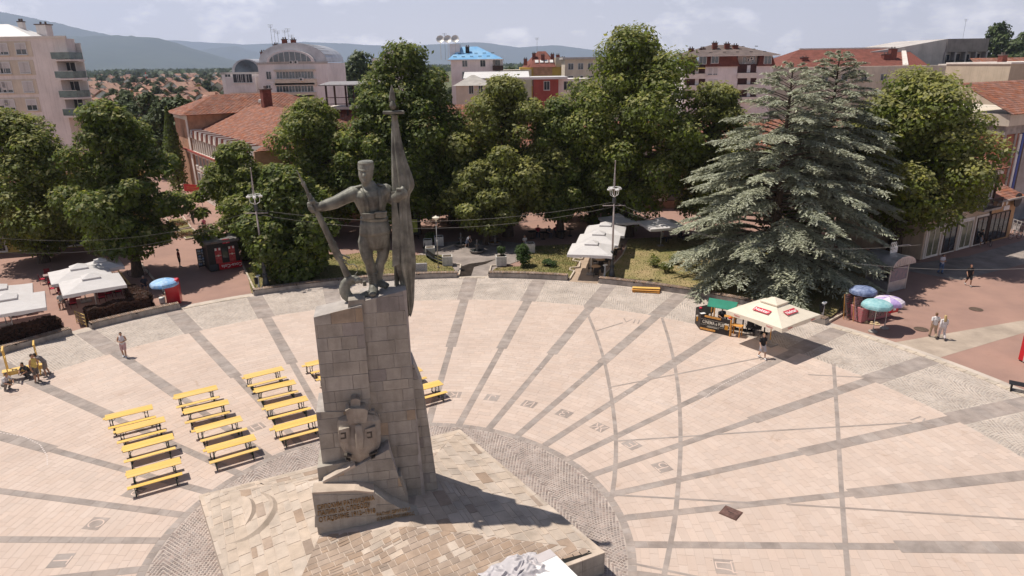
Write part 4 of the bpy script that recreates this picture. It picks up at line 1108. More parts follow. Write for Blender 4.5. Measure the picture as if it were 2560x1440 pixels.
# ------------------------------------------------------------------ umbrellas
M_CANV = mat('white_canvas', (.72, .69, .68), .75, .03, 1.5, trans=.22)
M_CREAM = mat('cream_canvas', (.84, .76, .63), .75, .03, 1.5, trans=.22)
M_POLE = mat('pale_metal_pole', (.60, .58, .55), .4, .05, 3, metal=.3)
def square_umbrella(label, c, rz, half, eave, apex, m, group=None, pole=M_POLE, val=.24):
    t = thing('parasol', label, 'parasol', c, rz, group)
    mb = MB(); nseg = 8; rim = []
    for k in range(4):
        a0, a1 = radians(45 + 90 * k), radians(135 + 90 * k)
        p0, p1 = Vector((cos(a0), sin(a0), 0)) * half * sqrt(2), Vector((cos(a1), sin(a1), 0)) * half * sqrt(2)
        for i in range(nseg):
            q = p0.lerp(p1, i / nseg); rim.append(Vector((q.x, q.y, eave - .045 * sin(pi * i / nseg) * 0 + .03 * sin(pi * i / nseg))))
    nr = len(rim); top = [Vector((p.x * .24, p.y * .24, apex - .10)) for p in rim]; mid = [Vector((p.x * .62, p.y * .62, eave + (apex - .10 - eave) * .46)) for p in rim]
    low = [Vector((p.x * 1.005, p.y * 1.005, p.z - val + .035 * sin(i * 1.7))) for i, p in enumerate(rim)]
    vs = top + mid + rim + low; fs = []
    for lv in range(3):
        for i in range(nr): fs.append((lv * nr + i, lv * nr + (i + 1) % nr, (lv + 1) * nr + (i + 1) % nr, (lv + 1) * nr + i))
    mb.add(vs, fs); mb.build('canopy', m, t)
    mb = MB(); q = [Vector((x * half * .30, y * half * .30, apex - .015)) for x, y in ((1, 1), (-1, 1), (-1, -1), (1, -1))]; ap = Vector((0, 0, apex + half * .13)); dn = [p - EZ * .08 for p in q]
    mb.add(q + dn + [ap], [(i, (i + 1) % 4, 8) for i in range(4)] + [(4 + i, 4 + (i + 1) % 4, (i + 1) % 4, i) for i in range(4)]); mb.build('vent_cap', m, t)
    MB().tube([(0, 0, 0), (0, 0, apex)], .035, 8).build('pole', pole, t)
    mb = MB()
    for k in range(8):
        a = radians(45 * k); L = half * (sqrt(2) if k % 2 else 1.0)
        mb.tube([(0, 0, apex - .14), (cos(a) * L * .98, sin(a) * L * .98, eave - .03)], .012, 5)
    mb.build('ribs', mat('aluminium_rib', (.35, .34, .33), .5, .05, 3, metal=.5), t)
    mb = MB(); mb.bbox((0, 0, .06), (.75, .75, .10), 0, .02); mb.lathe([(.06, .1), (.06, .35)], n=10); mb.build('base', M_CONC, t)
    return t
def grd(x, y): p = at(x, y); return (p.x, p.y, 0)
def under(x, y, z): p = at(x, y, z); return (p.x, p.y, 0)
U1 = square_umbrella('white cafe parasol in front, right of two joined ones over red chairs', under(226, 690, 2.95), radians(36), 2.05, 2.35, 2.95, M_CANV, 'white cafe parasols on the left')
square_umbrella('white cafe parasol behind, its roof half shaded by the tree', under(196, 666, 2.95), radians(36), 2.05, 2.35, 2.95, M_CANV, 'white cafe parasols on the left')
square_umbrella('white cafe parasol at the left edge of the picture above the hedge', under(14, 742, 2.95), radians(34), 2.2, 2.35, 2.95, M_CANV, 'white cafe parasols on the left')
square_umbrella('white cafe parasol at the left edge behind the front one', under(-8, 718, 2.95), radians(34), 2.05, 2.35, 2.95, M_CANV, 'white cafe parasols on the left')
square_umbrella('small shaded white parasol farthest back at the left cafe', under(250, 648, 2.85), radians(36), 1.5, 2.3, 2.8, M_CANV, 'white cafe parasols on the left')
for (x, y), lb in zip(((1479, 606), (1497, 582), (1514, 560)), ('nearest of three white parasols in a row over the cafe path', 'middle of three white parasols in a row over the cafe path', 'farthest of three white parasols in a row over the cafe path')):
    square_umbrella(lb, under(x, y, 2.9), radians(-12), 1.9, 2.25, 2.9, M_CANV, 'white parasols over the cafe path')
square_umbrella('grey white parasol in the tree shade right of the cafe path', under(1655, 548, 2.8), radians(10), 1.9, 2.3, 2.8, M_CANV)
square_umbrella('grey white parasol in deep shade behind the cafe path', under(1545, 538, 2.7), radians(10), 1.6, 2.2, 2.7, M_CANV)
M_BEERR = mat('red_print', (.55, .03, .06), .6, .05, 3)
pub = square_umbrella('large cream parasol with red beer signs beside the pub bar', under(1936, 752, 3.05), radians(-55), 2.05, 2.25, 3.05, M_CREAM, pole=M_ORW, val=.26)
# printed plates on the two near faces
for k, (sxz, wd) in enumerate(((-90, 1.0), (0, 1.0))):
    a = radians(sxz); out = Vector((cos(a), sin(a), 0)); al = Vector((-sin(a), cos(a), 0)); up = (Vector((0, 0, 2.95)) - (out * 2.05 + Vector((0, 0, 2.25)))); up.normalize()
    nn = al.cross(up); c = out * 1.22 + Vector((0, 0, 2.25 + (2.95 - 2.25) * (2.05 - 1.22) / (2.05 * .76) + .035))
    M_ = frame(c + nn * .02, al, up)
    pl = MB().box((0, 0, 0), (1.15, .40, .006)).build('sign_patch', M_BEERR, pub); pl.matrix_local = M_
    text('Nektar', .36, M_WHT, pl, Matrix.Translation((0, -.02, .006)), .002, .006)
    text('Nektar', .16, M_BEERR, pub, frame(out * 2.075 + al * 1.2 + Vector((0, 0, 2.13)), al, EZ), .003)
    text('Nektar', .16, M_BEERR, pub, frame(out * 2.075 - al * 1.2 + Vector((0, 0, 2.13)), al, EZ), .003)
def round_umbrella(label, c, R, eave, apex, mats, rz=0, group=None, tilt=0.0, cap=8):
    t = thing('sun_umbrella', label, 'umbrella', c, rz, group); t.rotation_euler.x = tilt
    mb = MB(); rings = 5; nn = cap * 4
    for lv in range(rings + 1):
        f = lv / rings
        for j in range(nn):
            a = 2 * pi * j / nn; sc_ = 1 - .035 * (1 - abs(((j % 4) / 4) * 2 - 1)) * 0 - .06 * abs(sin(a * cap / 2)) * f
            mb.v.append((R * sin(f * pi / 2) * sc_ * cos(a), R * sin(f * pi / 2) * sc_ * sin(a), eave + (apex - eave) * cos(f * pi / 2)))
    for lv in range(rings):
        for j in range(nn): mb.f.append((lv * nn + j, lv * nn + (j + 1) % nn, (lv + 1) * nn + (j + 1) % nn, (lv + 1) * nn + j)); mb.m.append((j // 4) % len(mats))
    for j in range(nn):     # short valance
        p = mb.v[rings * nn + j]; mb.v.append((p[0], p[1], p[2] - .14))
    for j in range(nn): mb.f.append((rings * nn + j, rings * nn + (j + 1) % nn, (rings + 1) * nn + (j + 1) % nn, (rings + 1) * nn + j)); mb.m.append((j // 4) % len(mats))
    mb.build('canopy', mats, t)
    MB().tube([(0, 0, 0), (0, 0, apex + .06)], .02, 7).build('pole', M_POLE, t)
    MB().lathe([(.3, 0), (.3, .06), (.06, .12), (.04, .3)], n=14).build('base', M_CONC, t)
    mb = MB()
    for k in range(cap): a = 2 * pi * k / cap; mb.tube([(0, 0, apex - .05), (R * .97 * cos(a), R * .97 * sin(a), eave)], .007, 4)
    mb.build('ribs', M_POLE, t)
    return t
M_BLU = mat('sky_blue_print', (.06, .28, .62), .6, .3, 2.2, c2=(.55, .68, .80)); M_BLW = mat('pale_blue_print', (.50, .66, .82), .6, .3, 2.5, c2=(.15, .38, .72))
M_NAVY = mat('navy_print', (.055, .085, .20), .6, .3, 3, c2=(.30, .36, .52)); M_TEAL = mat('teal_print', (.16, .38, .42), .6, .15, 3, c2=(.38, .58, .60))
M_PURP = mat('purple_print', (.30, .20, .48), .6, .2, 3, c2=(.55, .45, .66)); M_PWH = mat('white_pink_print', (.72, .64, .70), .6, .1, 3)

# ------------------------------------------------------------------ pub bar
M_BLKB = mat('black_banner', (.028, .022, .020), .6, .1, 3)
pb = thing('pub_bar', 'black and wood beer bar with green awning and lettered banner', 'bar counter', at(1785, 815)[:])
b0 = Vector(pb.location)
def Pb(p): return Vector(p) - b0
fl_, fm_, fr_ = at(1737, 808), at(1749, 824), at(1823, 841)
def wall_panel(p, q, h, th, nm, m, par=pb, z0=.02):
    d = (q - p).normalized(); nn = Vector((-d.y, d.x, 0)); mb = MB()
    mb.prism([Pb(Vector((x.x, x.y, z0))) for x in (p, q, q + nn * th, p + nn * th)], EZ * (h - z0)); return mb.build(nm, m, par)
wall_panel(fm_, fr_, 1.16, .06, 'front_panel', M_BLKB); wall_panel(fl_, fm_, 1.16, .06, 'corner_panel', M_BLKB)
dfr = (fr_ - fm_).normalized(); bk = Vector((-dfr.y, dfr.x, 0))
bl_ = fl_ + bk * 1.1 + dfr * .5
wall_panel(bl_, fl_, 1.16, .06, 'side_panel', M_BLKB)
mb = MB(); mb.prism([Pb(Vector((p.x, p.y, 1.165))) for p in (fl_, fm_ + dfr * .25, fm_ + dfr * .6 + bk * .62, fl_ + bk * 1.1 + dfr * 1.05, bl_)], EZ * .045); mb.build('counter_top', mat('black_counter', (.018, .018, .018), .3, .1, 3), pb)
for a, b, z in ((.30, 1.15, 1.02), (.02, 1.1, .08)):
    mb = MB(); p, q = fm_ + dfr * a - bk * .03, fm_ + dfr * (a + b) - bk * .03
    mb.prism([Pb(Vector((x.x, x.y, z))) for x in (p, q, q + bk * .03, p + bk * .03)], EZ * .13); mb.build('wood_trim', M_ORW, pb)
L_ = (fr_ - fm_).length; cpan = fm_ + dfr * (L_ * .44) - bk * .012
M_CRM = mat('cream_print', (.72, .68, .58), .6, .05, 3)
text('CINEMA e PUB', .33, M_CRM, pb, frame(Pb(cpan + EZ * .66), dfr, EZ), .003, .004, sx=.72)
text('OBRENOVICEVA 17', .12, M_CRM, pb, frame(Pb(cpan + EZ * .36), dfr, EZ), .003, .002, sx=.8)
mb = MB()
for zz_ in (.46, .86): 
    for k in range(26):
        p = cpan + dfr * (-.85 + k * .068); mb.box(Pb(p + EZ * zz_), (.035, .006, .018), atan2(dfr.y, dfr.x))
tag(mb.build('film_edge_marks', M_CRM, pb), kind='stuff')
for f_, w_ in ((.885, .15), (-.07, .10)):      # beer mug print
    c = fm_ + dfr * (L_ * f_) - bk * .012 if f_ > 0 else fl_.lerp(fm_, .5) - bk * .03
    g_ = MB(); g_.box(Pb(c + EZ * .58), (w_ * 1.6, .008, .34), atan2(dfr.y, dfr.x)); mg = g_.build('mug_print', mat('amber_print', (.55, .25, .03), .6, .2, 9), pb)
    g_ = MB()
    for k in range(4): g_.ball(Pb(c + dfr * (w_ * (-.7 + .47 * k)) + EZ * (.78 + .03 * (k % 2))), (.075, .006, .06), 8, 5, M=Matrix.Rotation(atan2(dfr.y, dfr.x), 3, 'Z'))
    g_.tube([Pb(c + dfr * w_ * .8 + EZ * .70), Pb(c + dfr * w_ * 1.35 + EZ * .68), Pb(c + dfr * w_ * 1.35 + EZ * .48), Pb(c + dfr * w_ * .8 + EZ * .46)], .018, 5)
    g_.build('foam_print', M_CRM, pb)
mb = MB(); mb.box(Pb(fr_ + EZ * .58 + dfr * .03), (.07, .10, 1.16), atan2(dfr.y, dfr.x)); mb.build('corner_post', M_ORW, pb)
MB().bbox(Pb(fr_ + dfr * .35 + bk * .35 + EZ * .78), (.75, .5, .04), atan2(dfr.y, dfr.x), .008).build('side_shelf', M_ORW, pb)
mb = MB()
for a, b in ((.06, .12), (.62, .12), (.06, .6), (.62, .6)): mb.box(Pb(fr_ + dfr * a + bk * b + EZ * .38), (.06, .06, .76), atan2(dfr.y, dfr.x))
mb.build('shelf_legs', M_ORW, pb)
# awning on posts
aw0, aw1 = at(1768, 766, 1.72), at(1836, 778, 1.72); up_, dn_ = at(1773, 745, 2.2), at(1845, 757, 2.2)
mb = MB(); mb.prism([Pb(p) for p in (aw0, aw1, dn_, up_)], EZ * .03); mb.build('green_awning', mat('green_canvas', (.012, .26, .165), .6, .08, 2, trans=.15), pb)
for p, z in ((aw0.lerp(aw1, .28), 1.72), (aw0.lerp(aw1, .93), 1.72), (up_.lerp(dn_, .12), 2.18), (up_.lerp(dn_, .93), 2.18)):
    MB().box(Pb(Vector((p.x, p.y, z / 2))), (.07, .07, z), .3).build('awning_post', M_ORW, pb)
MB().tube([Pb(aw0.lerp(aw1, .93) - EZ * .35), Pb(dn_ - EZ * .1)], .03, 5).build('awning_brace', M_ORW, pb)
for p, m_, rr in ((at(1752, 770, 1.25), M_BEERR, .12), (at(1825, 795, 1.2), mat('red_lamp_ball', (.55, .06, .02), .4, .1, 3), .13)):
    MB().ball(Pb(p), (rr, rr, rr * .7)).build('counter_ball', m_, pb)
MB().box(Pb(at(1757, 783, 1.225)), (.36, .24, .006), .3).build('menu_sheet', M_WHT, pb)
# standing tables with chairs
def bar_table(label, x, y, z, rz, sx_=1.0):
    p = at(x, y, z); t = thing('bar_table', label, 'table', (p.x, p.y, 0.01), rz)
    for k in (-1, 0, 1): MB().bbox((0, k * .19 * sx_, z), (1.45, .185 * sx_, .04), 0, .008).build('plank', M_ORW, t)
    for sx in (-1, 1):
        mb = MB(); mb.box((sx * .55, 0, z / 2), (.09, .09, z)); mb.build('post', M_DARKM, t)
        MB().bbox((sx * .55, 0, .03), (.45, .45, .05), 0, .01).build('foot', M_DARKM, t)
    return t
bar_table('orange plank standing table between the bar and the cream parasol', 1862, 788, 1.12, radians(-24))
bar_table('orange plank standing table directly under the cream parasol', 1893, 794, 1.10, radians(-24))
bar_table('low orange plank shelf table behind the green awning post', 1838, 793, .9, radians(-24), .7)
def metal_chair(label, x, y, rz, m, cushion=None, group=None, s=1.0, z=.012):
    p = at(x, y); t = thing('chair', label, 'chair', (p.x, p.y, z), rz, group, s)
    MB().bbox((0, 0, .45), (.44, .42, .05), 0, .015).build('seat', cushion or m, t)
    mb = MB(); mb.bbox((0, .20, .70), (.44, .035, .40), 0, .012, M=Matrix.Rotation(radians(-8), 3, 'X')); mb.build('backrest', m, t)
    for sx in (-1, 1):
        for sy in (-1, 1): MB().tube([(sx * .19, sy * .17, .44), (sx * .215, sy * .21, 0)], .014, 6).build('leg', m, t)
        MB().tube([(sx * .22, .2, .64), (sx * .24, -.1, .64), (sx * .22, -.18, .45)], .012, 5).build('armrest', m, t)
    return t
metal_chair('dark chair before the standing table under the cream parasol, left one', 1873, 836, radians(170), M_DARKM, s=1.15)
metal_chair('dark chair before the standing table under the cream parasol, right one', 1890, 838, radians(185), M_DARKM, s=1.15)

# ------------------------------------------------------------------ left: refrigerator, blue umbrella, black kiosk
M_RED = mat('red_enamel', (.52, .012, .022), .3, .05, 2, coat=.4); M_BLKK = mat('black_kiosk_panel', (.022, .020, .020), .5, .15, 2)
p = at(438, 757); fr = thing('refrigerator', 'tall glossy red drinks refrigerator at the promenade corner', 'refrigerator', p[:], radians(14))
MB().bbox((0, 0, .98), (1.0, .75, 1.90), 0, .03).build('cabinet', M_RED, fr); MB().bbox((-.04, .0, 1.945), (.96, .72, .03), 0, .008).build('top_plate', mat('pink_red_top', (.62, .10, .13), .5, .1, 2), fr)
MB().bbox((-.508, 0, 1.0), (.02, .62, 1.6), 0, .006).build('glass_door', glass(), fr); MB().tube([(-.53, -.25, .7), (-.53, -.25, 1.3)], .015, 6).build('door_handle', M_POLE, fr)
MB().bbox((.25, -.38, 1.75), (.18, .012, .06), 0, .003).build('badge', M_WHT, fr)
for sx in (-1, 1):
    for sy in (-1, 1): MB().lathe([(.03, 0), (.03, .04)], (sx * .42, sy * .3, 0), 8).build('foot', M_DARKM, fr)
round_umbrella('blue and white printed umbrella leaning over the red refrigerator', under(409, 702, 1.95), 1.05, 1.72, 2.1, [M_BLU, M_BLW], .3)
p = at(407, 758); bx = thing('white_cooler', 'small white cooler box standing left of the red refrigerator', 'cooler', (p.x, p.y, .01), .3)
MB().bbox((0, 0, .22), (.40, .34, .40), 0, .03).build('box', M_WHT, bx); MB().bbox((0, 0, .45), (.42, .36, .06), 0, .02).build('lid', M_WHT, bx)
kl, kr = at(527, 681), at(604, 668); kd = (kr - kl).normalized(); kn = Vector((-kd.y, kd.x, 0)); kw = (kr - kl).length
ks = thing('kiosk', 'black street kiosk with red drink posters under the trees', 'kiosk', ((kl + kr) / 2)[:], atan2(kd.y, kd.x))
MB().bbox((0, 1.3, 1.3), (kw, 2.4, 2.56), 0, .03).build('cabin', M_BLKK, ks); MB().bbox((0, 1.25, 2.72), (kw + .25, 2.8, .26), 0, .04).build('roof', mat('grey_roof_sheet', (.17, .16, .155), .6, .2, 1.5), ks)
MB().bbox((.45, .06, .36), (kw * .74, .05, .62), 0, .01).build('counter_panel', M_RED, ks); MB().bbox((-kw * .37 - .02, .03, .36), (kw * .24, .06, .62), 0, .01).build('side_panel', mat('dark_slate_panel', (.05, .055, .065), .6, .1, 3), ks)
text('Coca-Cola', .42, M_WHT, ks, frame((.55, .027, .36), (-1, 0, 0), (0, 0, -1)), .003, .004)
for x in (-.48, .72):
    po = MB().bbox((x, .075, 1.42), (.55, .03, 1.45), 0, .006).build('poster', mat('red_poster', (.42, .02, .03), .5, .3, 3, c2=(.50, .12, .11)), ks)
    MB().bbox((x - .18, .055, 2.02), (.16, .008, .22), 0, .002).build('poster_photo', M_WHT, po); MB().bbox((x + .16, .055, 2.02), (.16, .008, .22), 0, .002).build('poster_photo', M_WHT, po)
    MB().bbox((x, .055, 1.42), (.52, .008, .05), 0, .002).build('poster_band', M_CRM, po)
    MB().lathe([(.09, -.004), (.09, .004)], (x, .05, 1.42), 14, M=Matrix.Rotation(pi / 2, 3, 'X')).build('poster_disc', M_CRM, po)
MB().bbox((.12, .06, 1.6), (.48, .02, .9), 0, .005).build('serving_window', glass(), ks)
lg = MB().bbox((.30, -.10, 2.70), (.62, .06, .42), radians(0), .01).build('logo_plate', M_BEERR, ks); text('Aj!', .34, M_CRM, lg, frame((.30, -.135, 2.70), (1, 0, 0), (0, 0, 1)), .003)
text('sendvici', .17, mat('tan_print', (.35, .20, .12), .6, .05, 3), ks, frame((-.75, -.155, 2.70), (1, 0, 0), (0, 0, 1)), .003)
p = at(508, 668); sd_ = thing('menu_board', 'upright menu board with small pictures beside the black kiosk', 'board', (p.x, p.y, 0), radians(35))
MB().bbox((0, 0, .95), (.78, .05, 1.75), 0, .012).build('frame', M_BLKK, sd_)
for i in range(6):
    for j in range(2): MB().bbox((-.18 + j * .36, -.03, .32 + i * .26), (.30, .012, .2), 0, .003).build('menu_picture', mat('menu_print_%s' % 'abc'[(i + j) % 3], ((.30, .38, .50), (.42, .36, .28), (.50, .50, .50))[(i + j) % 3], .6, .4, 9), sd_)
for sx in (-1, 1): MB().box((sx * .36, 0, .06), (.05, .4, .04)).build('foot', M_BLKK, sd_)

# ------------------------------------------------------------------ right: souvenir stalls and kiosk
p = at(2243, 728); kq = thing('souvenir_kiosk', 'small glazed kiosk with silver barrel roof and white roof sign', 'kiosk', (p.x, p.y, 0), radians(28))
M_SIL = mat('silver_sheet_metal', (.46, .46, .48), .35, .12, 1.5, metal=.5)
MB().bbox((0, 1.1, .45), (2.3, 2.0, .88), 0, .02).build('base_wall', M_SIL, kq)
for sx in (-1, 1):
    for y in (.12, 2.08): MB().box((sx * 1.12, y, 1.15), (.08, .08, 2.3)).build('post', M_POLE, kq)
MB().bbox((0, .11, 1.45), (2.1, .05, 1.1), 0, .01).build('front_pane', mat('display_glass', (.20, .16, .22), .2, .6, 3, c2=(.06, .10, .16), spec=.6), kq); MB().bbox((1.12, 1.1, 1.45), (.05, 1.85, 1.1), 0, .01).build('side_pane', mat('tan_blind', (.42, .33, .24), .5, .2, 3), kq)
mb = MB(); k = 14; A = [pi * i / k for i in range(k + 1)]
prof_o = [(1.42 * cos(a), .72 * sin(a) + 2.22) for a in A]
mb.prism([Vector((x, -.25, z)) for x, z in prof_o], (0, 2.75, 0)); mb.build('barrel_roof', M_SIL, kq)
for i in range(9): MB().box((-1.2 + i * .3, -.27, 2.3 + .22 * sin(pi * i / 8)), (.025, .02, .15 + .45 * sin(pi * i / 8))).build('fascia_strip', M_POLE, kq)
sg = MB().bbox((.1, .9, 3.2), (.9, .06, .5), 0, .02).build('roof_sign', M_WHT, kq)
for dx in (-.15, .1, .35): MB().tube([(dx - .1 + .1 * cos(a) * 1.0, .9, 3.52 + .22 * sin(a) + .1) for a in [pi * 2 * i / 14 for i in range(15)]], .025, 5).build('sign_loop', M_WHT, sg)
MB().tube([(.5, .9, 3.5), (1.7, .7, 3.45), (1.95, .7, 3.35)], .025, 6).build('lamp_arm', M_POLE, kq)
for x, y, R, e, a, ms, lb in ((2160, 716, .92, 2.05, 2.4, [M_NAVY, M_NAVY], 'dark blue printed umbrella over the souvenir racks'), (2195, 750, .98, 1.95, 2.3, [M_TEAL, M_TEAL], 'teal printed umbrella over the front souvenir stall'),
                          (2224, 742, 1.0, 1.95, 2.3, [M_PWH, M_PURP], 'white and purple umbrella right of the teal one')):
    round_umbrella(lb, under(x, y, a), R, e, a, ms, .4)
M_PLD = [mat('trinket_%s' % n_, c_, .6, .5, 14, c2=d_, detail=8) for n_, c_, d_ in (('brown', (.28, .18, .12), (.05, .06, .09)), ('pink', (.62, .36, .36), (.10, .06, .07)), ('multi', (.34, .26, .24), (.06, .05, .05)), ('red', (.5, .03, .06), (.30, .28, .26)))]
def rack(label, x, y, w, h, rz, m, lean=-14):
    p = at(x, y); t = thing('souvenir_rack', label, 'display rack', (p.x, p.y, 0), rz)
    Mx = Matrix.Rotation(radians(lean), 3, 'X')
    MB().bbox((0, 0, h / 2 + .1), (w, .06, h), 0, .01, M=Mx).build('board', m, t)
    mb = MB(); r2 = random.Random(x)
    for i in range(int(w / .13)):
        for j in range(int(h / .14)):
            c = Mx @ Vector((-w / 2 + .09 + i * .13, -.045, -h / 2 + .09 + j * .14)) + Vector((0, 0, h / 2 + .1)); mb.bbox(c, (.075 + r2.uniform(0, .04), .03, .085), 0, .008, mi=r2.randrange(4), M=Mx)
    tag(mb.build('trinkets', M_PLD, t), kind='stuff')
    for sx in (-1, 1): MB().tube([(sx * w / 2, .02, 0), Vector((0, 0, h / 2 + .1)) + Mx @ Vector((sx * w / 2, 0, h / 2))], .025, 6).build('stile', M_ORW if sx < 0 else M_DARKM, t); MB().tube([(sx * w / 2, .55, 0), Vector((0, 0, h / 2 + .1)) + Mx @ Vector((sx * w / 2, .05, h / 2))], .02, 6).build('back_leg', M_DARKM, t)
rack('leaning souvenir rack with dark trinkets, left of the stall', 2121, 795, .95, 1.75, radians(26), M_PLD[0]); rack('leaning souvenir rack covered in pink and white magnets', 2143, 801, .8, 1.7, radians(26), M_PLD[1])
p = at(2190, 800); stl = thing('souvenir_stall', 'souvenir stall table with red cloth and hanging magnets under umbrellas', 'stall', (p.x, p.y, 0), radians(24))
MB().bbox((0, .6, .55), (3.0, 1.2, 1.05), 0, .03).build('table_cloth', M_PLD[3], stl); MB().bbox((-.2, -.12, .95), (1.5, .06, 1.25), 0, .01).build('magnet_panel', M_PLD[2], stl)
mb = MB(); r2 = random.Random(3)
for i in range(10):
    for j in range(7): mb.bbox((-.83 + i * .14, -.16, .45 + j * .16), (.09, .025, .11), 0, .006, mi=r2.randrange(4))
tag(mb.build('magnets', M_PLD, stl), kind='stuff')
mb = MB()
for i in range(46): mb.bbox((r2.uniform(-1.4, 1.4), r2.uniform(.1, 1.1), 1.12), (r2.uniform(.08, .2), r2.uniform(.08, .2), r2.uniform(.05, .25)), r2.uniform(0, 3), .01, mi=r2.randrange(4))
tag(mb.build('goods', M_PLD, stl), kind='stuff')
MB().bbox((1.35, -.1, .75), (.75, .5, .62), 0, .03).build('red_drawer_unit', M_RED, stl); MB().bbox((1.3, -.36, .8), (.28, .012, .34), 0, .004).build('price_card', M_WHT, stl); MB().bbox((-.35, -.2, .92), (.38, .03, .2), 0, .01).build('yellow_toy', mat('yellow_plastic', (.7, .45, .02), .4, .05, 3), stl)
for i in range(3): p = at(2165 + i * 13, 806 + i * 2); s_ = thing('straw_hat', ('straw hat lying leftmost before the stall', 'straw hat lying in the middle before the stall', 'straw hat lying rightmost before the stall')[i], 'hat', (p.x, p.y, 0)); MB().lathe([(.24, .0), (.25, .02), (.13, .04), (.115, .13), (.06, .15)], n=16).build('brim_and_crown', mat('straw', (.58, .44, .26), .8, .15, 20), s_)
# waste bins, sign posts
def bin_(label, x, y, rz=0.0, s=1.0):
    p = at(x, y); t = thing('waste_bin', label, 'bin', (p.x, p.y, .1), rz, 'waste bins in the park', s)
    MB().bbox((0, 0, .55), (.16, .10, 1.1), 0, .02).build('post', M_WHT, t); MB().bbox((.06, 0, 1.06), (.42, .26, .08), .3, .02).build('cap', M_WHT, t)
    MB().lathe([(.12, .42), (.17, .95), (.15, .95), (.11, .45)], (-.22, 0, 0), 12).build('bucket', M_DARKM, t)
bin_('white bin post with dark bucket at the foot of the left lamp mast', 648, 723, 1.2); bin_('white bin post with dark bucket by the cafe path lamp mast', 1511, 695, .4); bin_('white bin post with dark bucket behind the cream parasol', 2055, 795, .6)

# ------------------------------------------------------------------ lamp masts, park lamp, wires
M_IRON = mat('grey_cast_iron', (.085, .088, .092), .5, .2, 2, metal=.4); M_LITE = mat('pinkish_grey_paint', (.40, .34, .32), .5, .1, 2)
def mast(label, x, y):
    p = at(x, y); t = thing('lamp_mast', label, 'lamp post', (p.x, p.y, .05), 0, 'tall lamp masts')
    MB().lathe([(.34, 0), (.34, .12), (.26, .16), (.28, .30), (.24, .55), (.17, .95), (.24, 1.02), (.24, 1.10), (.15, 1.18), (.13, 1.6), (.17, 1.66), (.17, 1.76), (.11, 1.82), (.10, 2.3), (.14, 2.34), (.14, 2.42), (.09, 2.48)], n=18).build('cast_base', M_IRON, t, smooth=False)
    MB().tube([(0, 0, 2.4), (0, 0, 6.7)], [.085, .07], 12).build('shaft', M_LITE, t, smooth=True)
    MB().lathe([(.10, 6.5), (.15, 6.6), (.15, 6.95), (.10, 7.05)], n=12).build('collar', M_IRON, t)
    MB().tube([(-.95, 0, 6.35), (.95, 0, 6.35)], .035, 8).build('cross_bar', M_LITE, t)
    for a in (0, 90, 180, 270):
        r_a = radians(a + 20); d = Vector((cos(r_a), sin(r_a), 0)); h = MB(); h.tube([d * .08 + EZ * 7.1, d * .36 + EZ * 7.25, d * .44 + EZ * 7.75], .025, 6); h.build('lamp_bracket', M_WHT, t)
        MB().bbox(d * .46 + EZ * 7.72, (.34, .24, .14), r_a, .03).build('floodlight', M_WHT, t)
    MB().tube([(.5 * cos(q), .5 * sin(q), 7.85) for q in [2 * pi * i / 20 for i in range(21)]], .025, 6).build('lamp_ring', M_WHT, t)
    MB().tube([(0, 0, 6.7), (0, 0, 10.0)], [.06, .035], 8).build('flag_pole', M_LITE, t); MB().ball((0, 0, 10.03), .06, 8, 5).build('pole_tip', M_LITE, t)
    MB().tube([(-.12, 0, 7.8), (-.02, 0, 9.7)], .01, 4).build('halyard', M_WHT, t)
    return t
mast('tall iron lamp mast standing left of the monument by the promenade', 666, 718); mast('tall iron lamp mast beside the row of white cafe parasols', 1529, 697)
p = at(1096, 672); pk = thing('park_lamp', 'slim park lamp with white dish head near the fountains', 'lamp post', (p.x, p.y, .1))
MB().tube([(0, 0, 0), (0, 0, 4.35)], [.05, .035], 10).build('shaft', mat('galvanised_steel', (.42, .40, .37), .45, .1, 3, metal=.5), pk, smooth=True); MB().lathe([(.04, 4.3), (.06, 4.4), (.33, 4.66), (.33, 4.70), (.12, 4.78), (.03, 4.86)], n=18).build('dish_head', mat('opal_dish', (.72, .66, .55), .4, .05, 3), pk); MB().lathe([(.1, 0), (.1, .1)], n=10).build('foot_plate', M_CONC, pk); MB().lathe([(.06, 2.5), (.06, 2.62)], n=10).build('clamp', M_WHT, pk)
def wire(label, a, b, sag=.8, r=.008):
    a, b = Vector(a), Vector(b); k = 18; P = [a.lerp(b, i / k) - EZ * sag * 4 * (i / k) * (1 - i / k) for i in range(k + 1)]
    o = MB().tube(P, r, 4).build('overhead_wire', mat('pale_cable', (.25, .23, .22), .6, .05, 3)); tag(o, label, 'wire', 'overhead wires of the square')
m1 = at(666, 718) + EZ * 6.7; m2 = at(1529, 697) + EZ * 6.7; m1b = m1 - EZ * .4; m2b = m2 - EZ * .4
wire('wire from the left lamp mast towards the left edge of the picture', m1, at(-60, 590, 7.5), 1.2); wire('lower wire from the left lamp mast towards the left edge', m1b, at(-60, 628, 6.5), 1.2)
wire('wire from the right lamp mast past the cedar to the shops', m2, at(2640, 668, 5.0), 2.0); wire('lower wire from the right lamp mast past the cedar', m2b, at(2300, 612, 6.0), 1.5)
wire('upper wire strung between the two lamp masts', m1, m2, 1.3); wire('lower wire strung between the two lamp masts', m1b, m2b, 1.5)

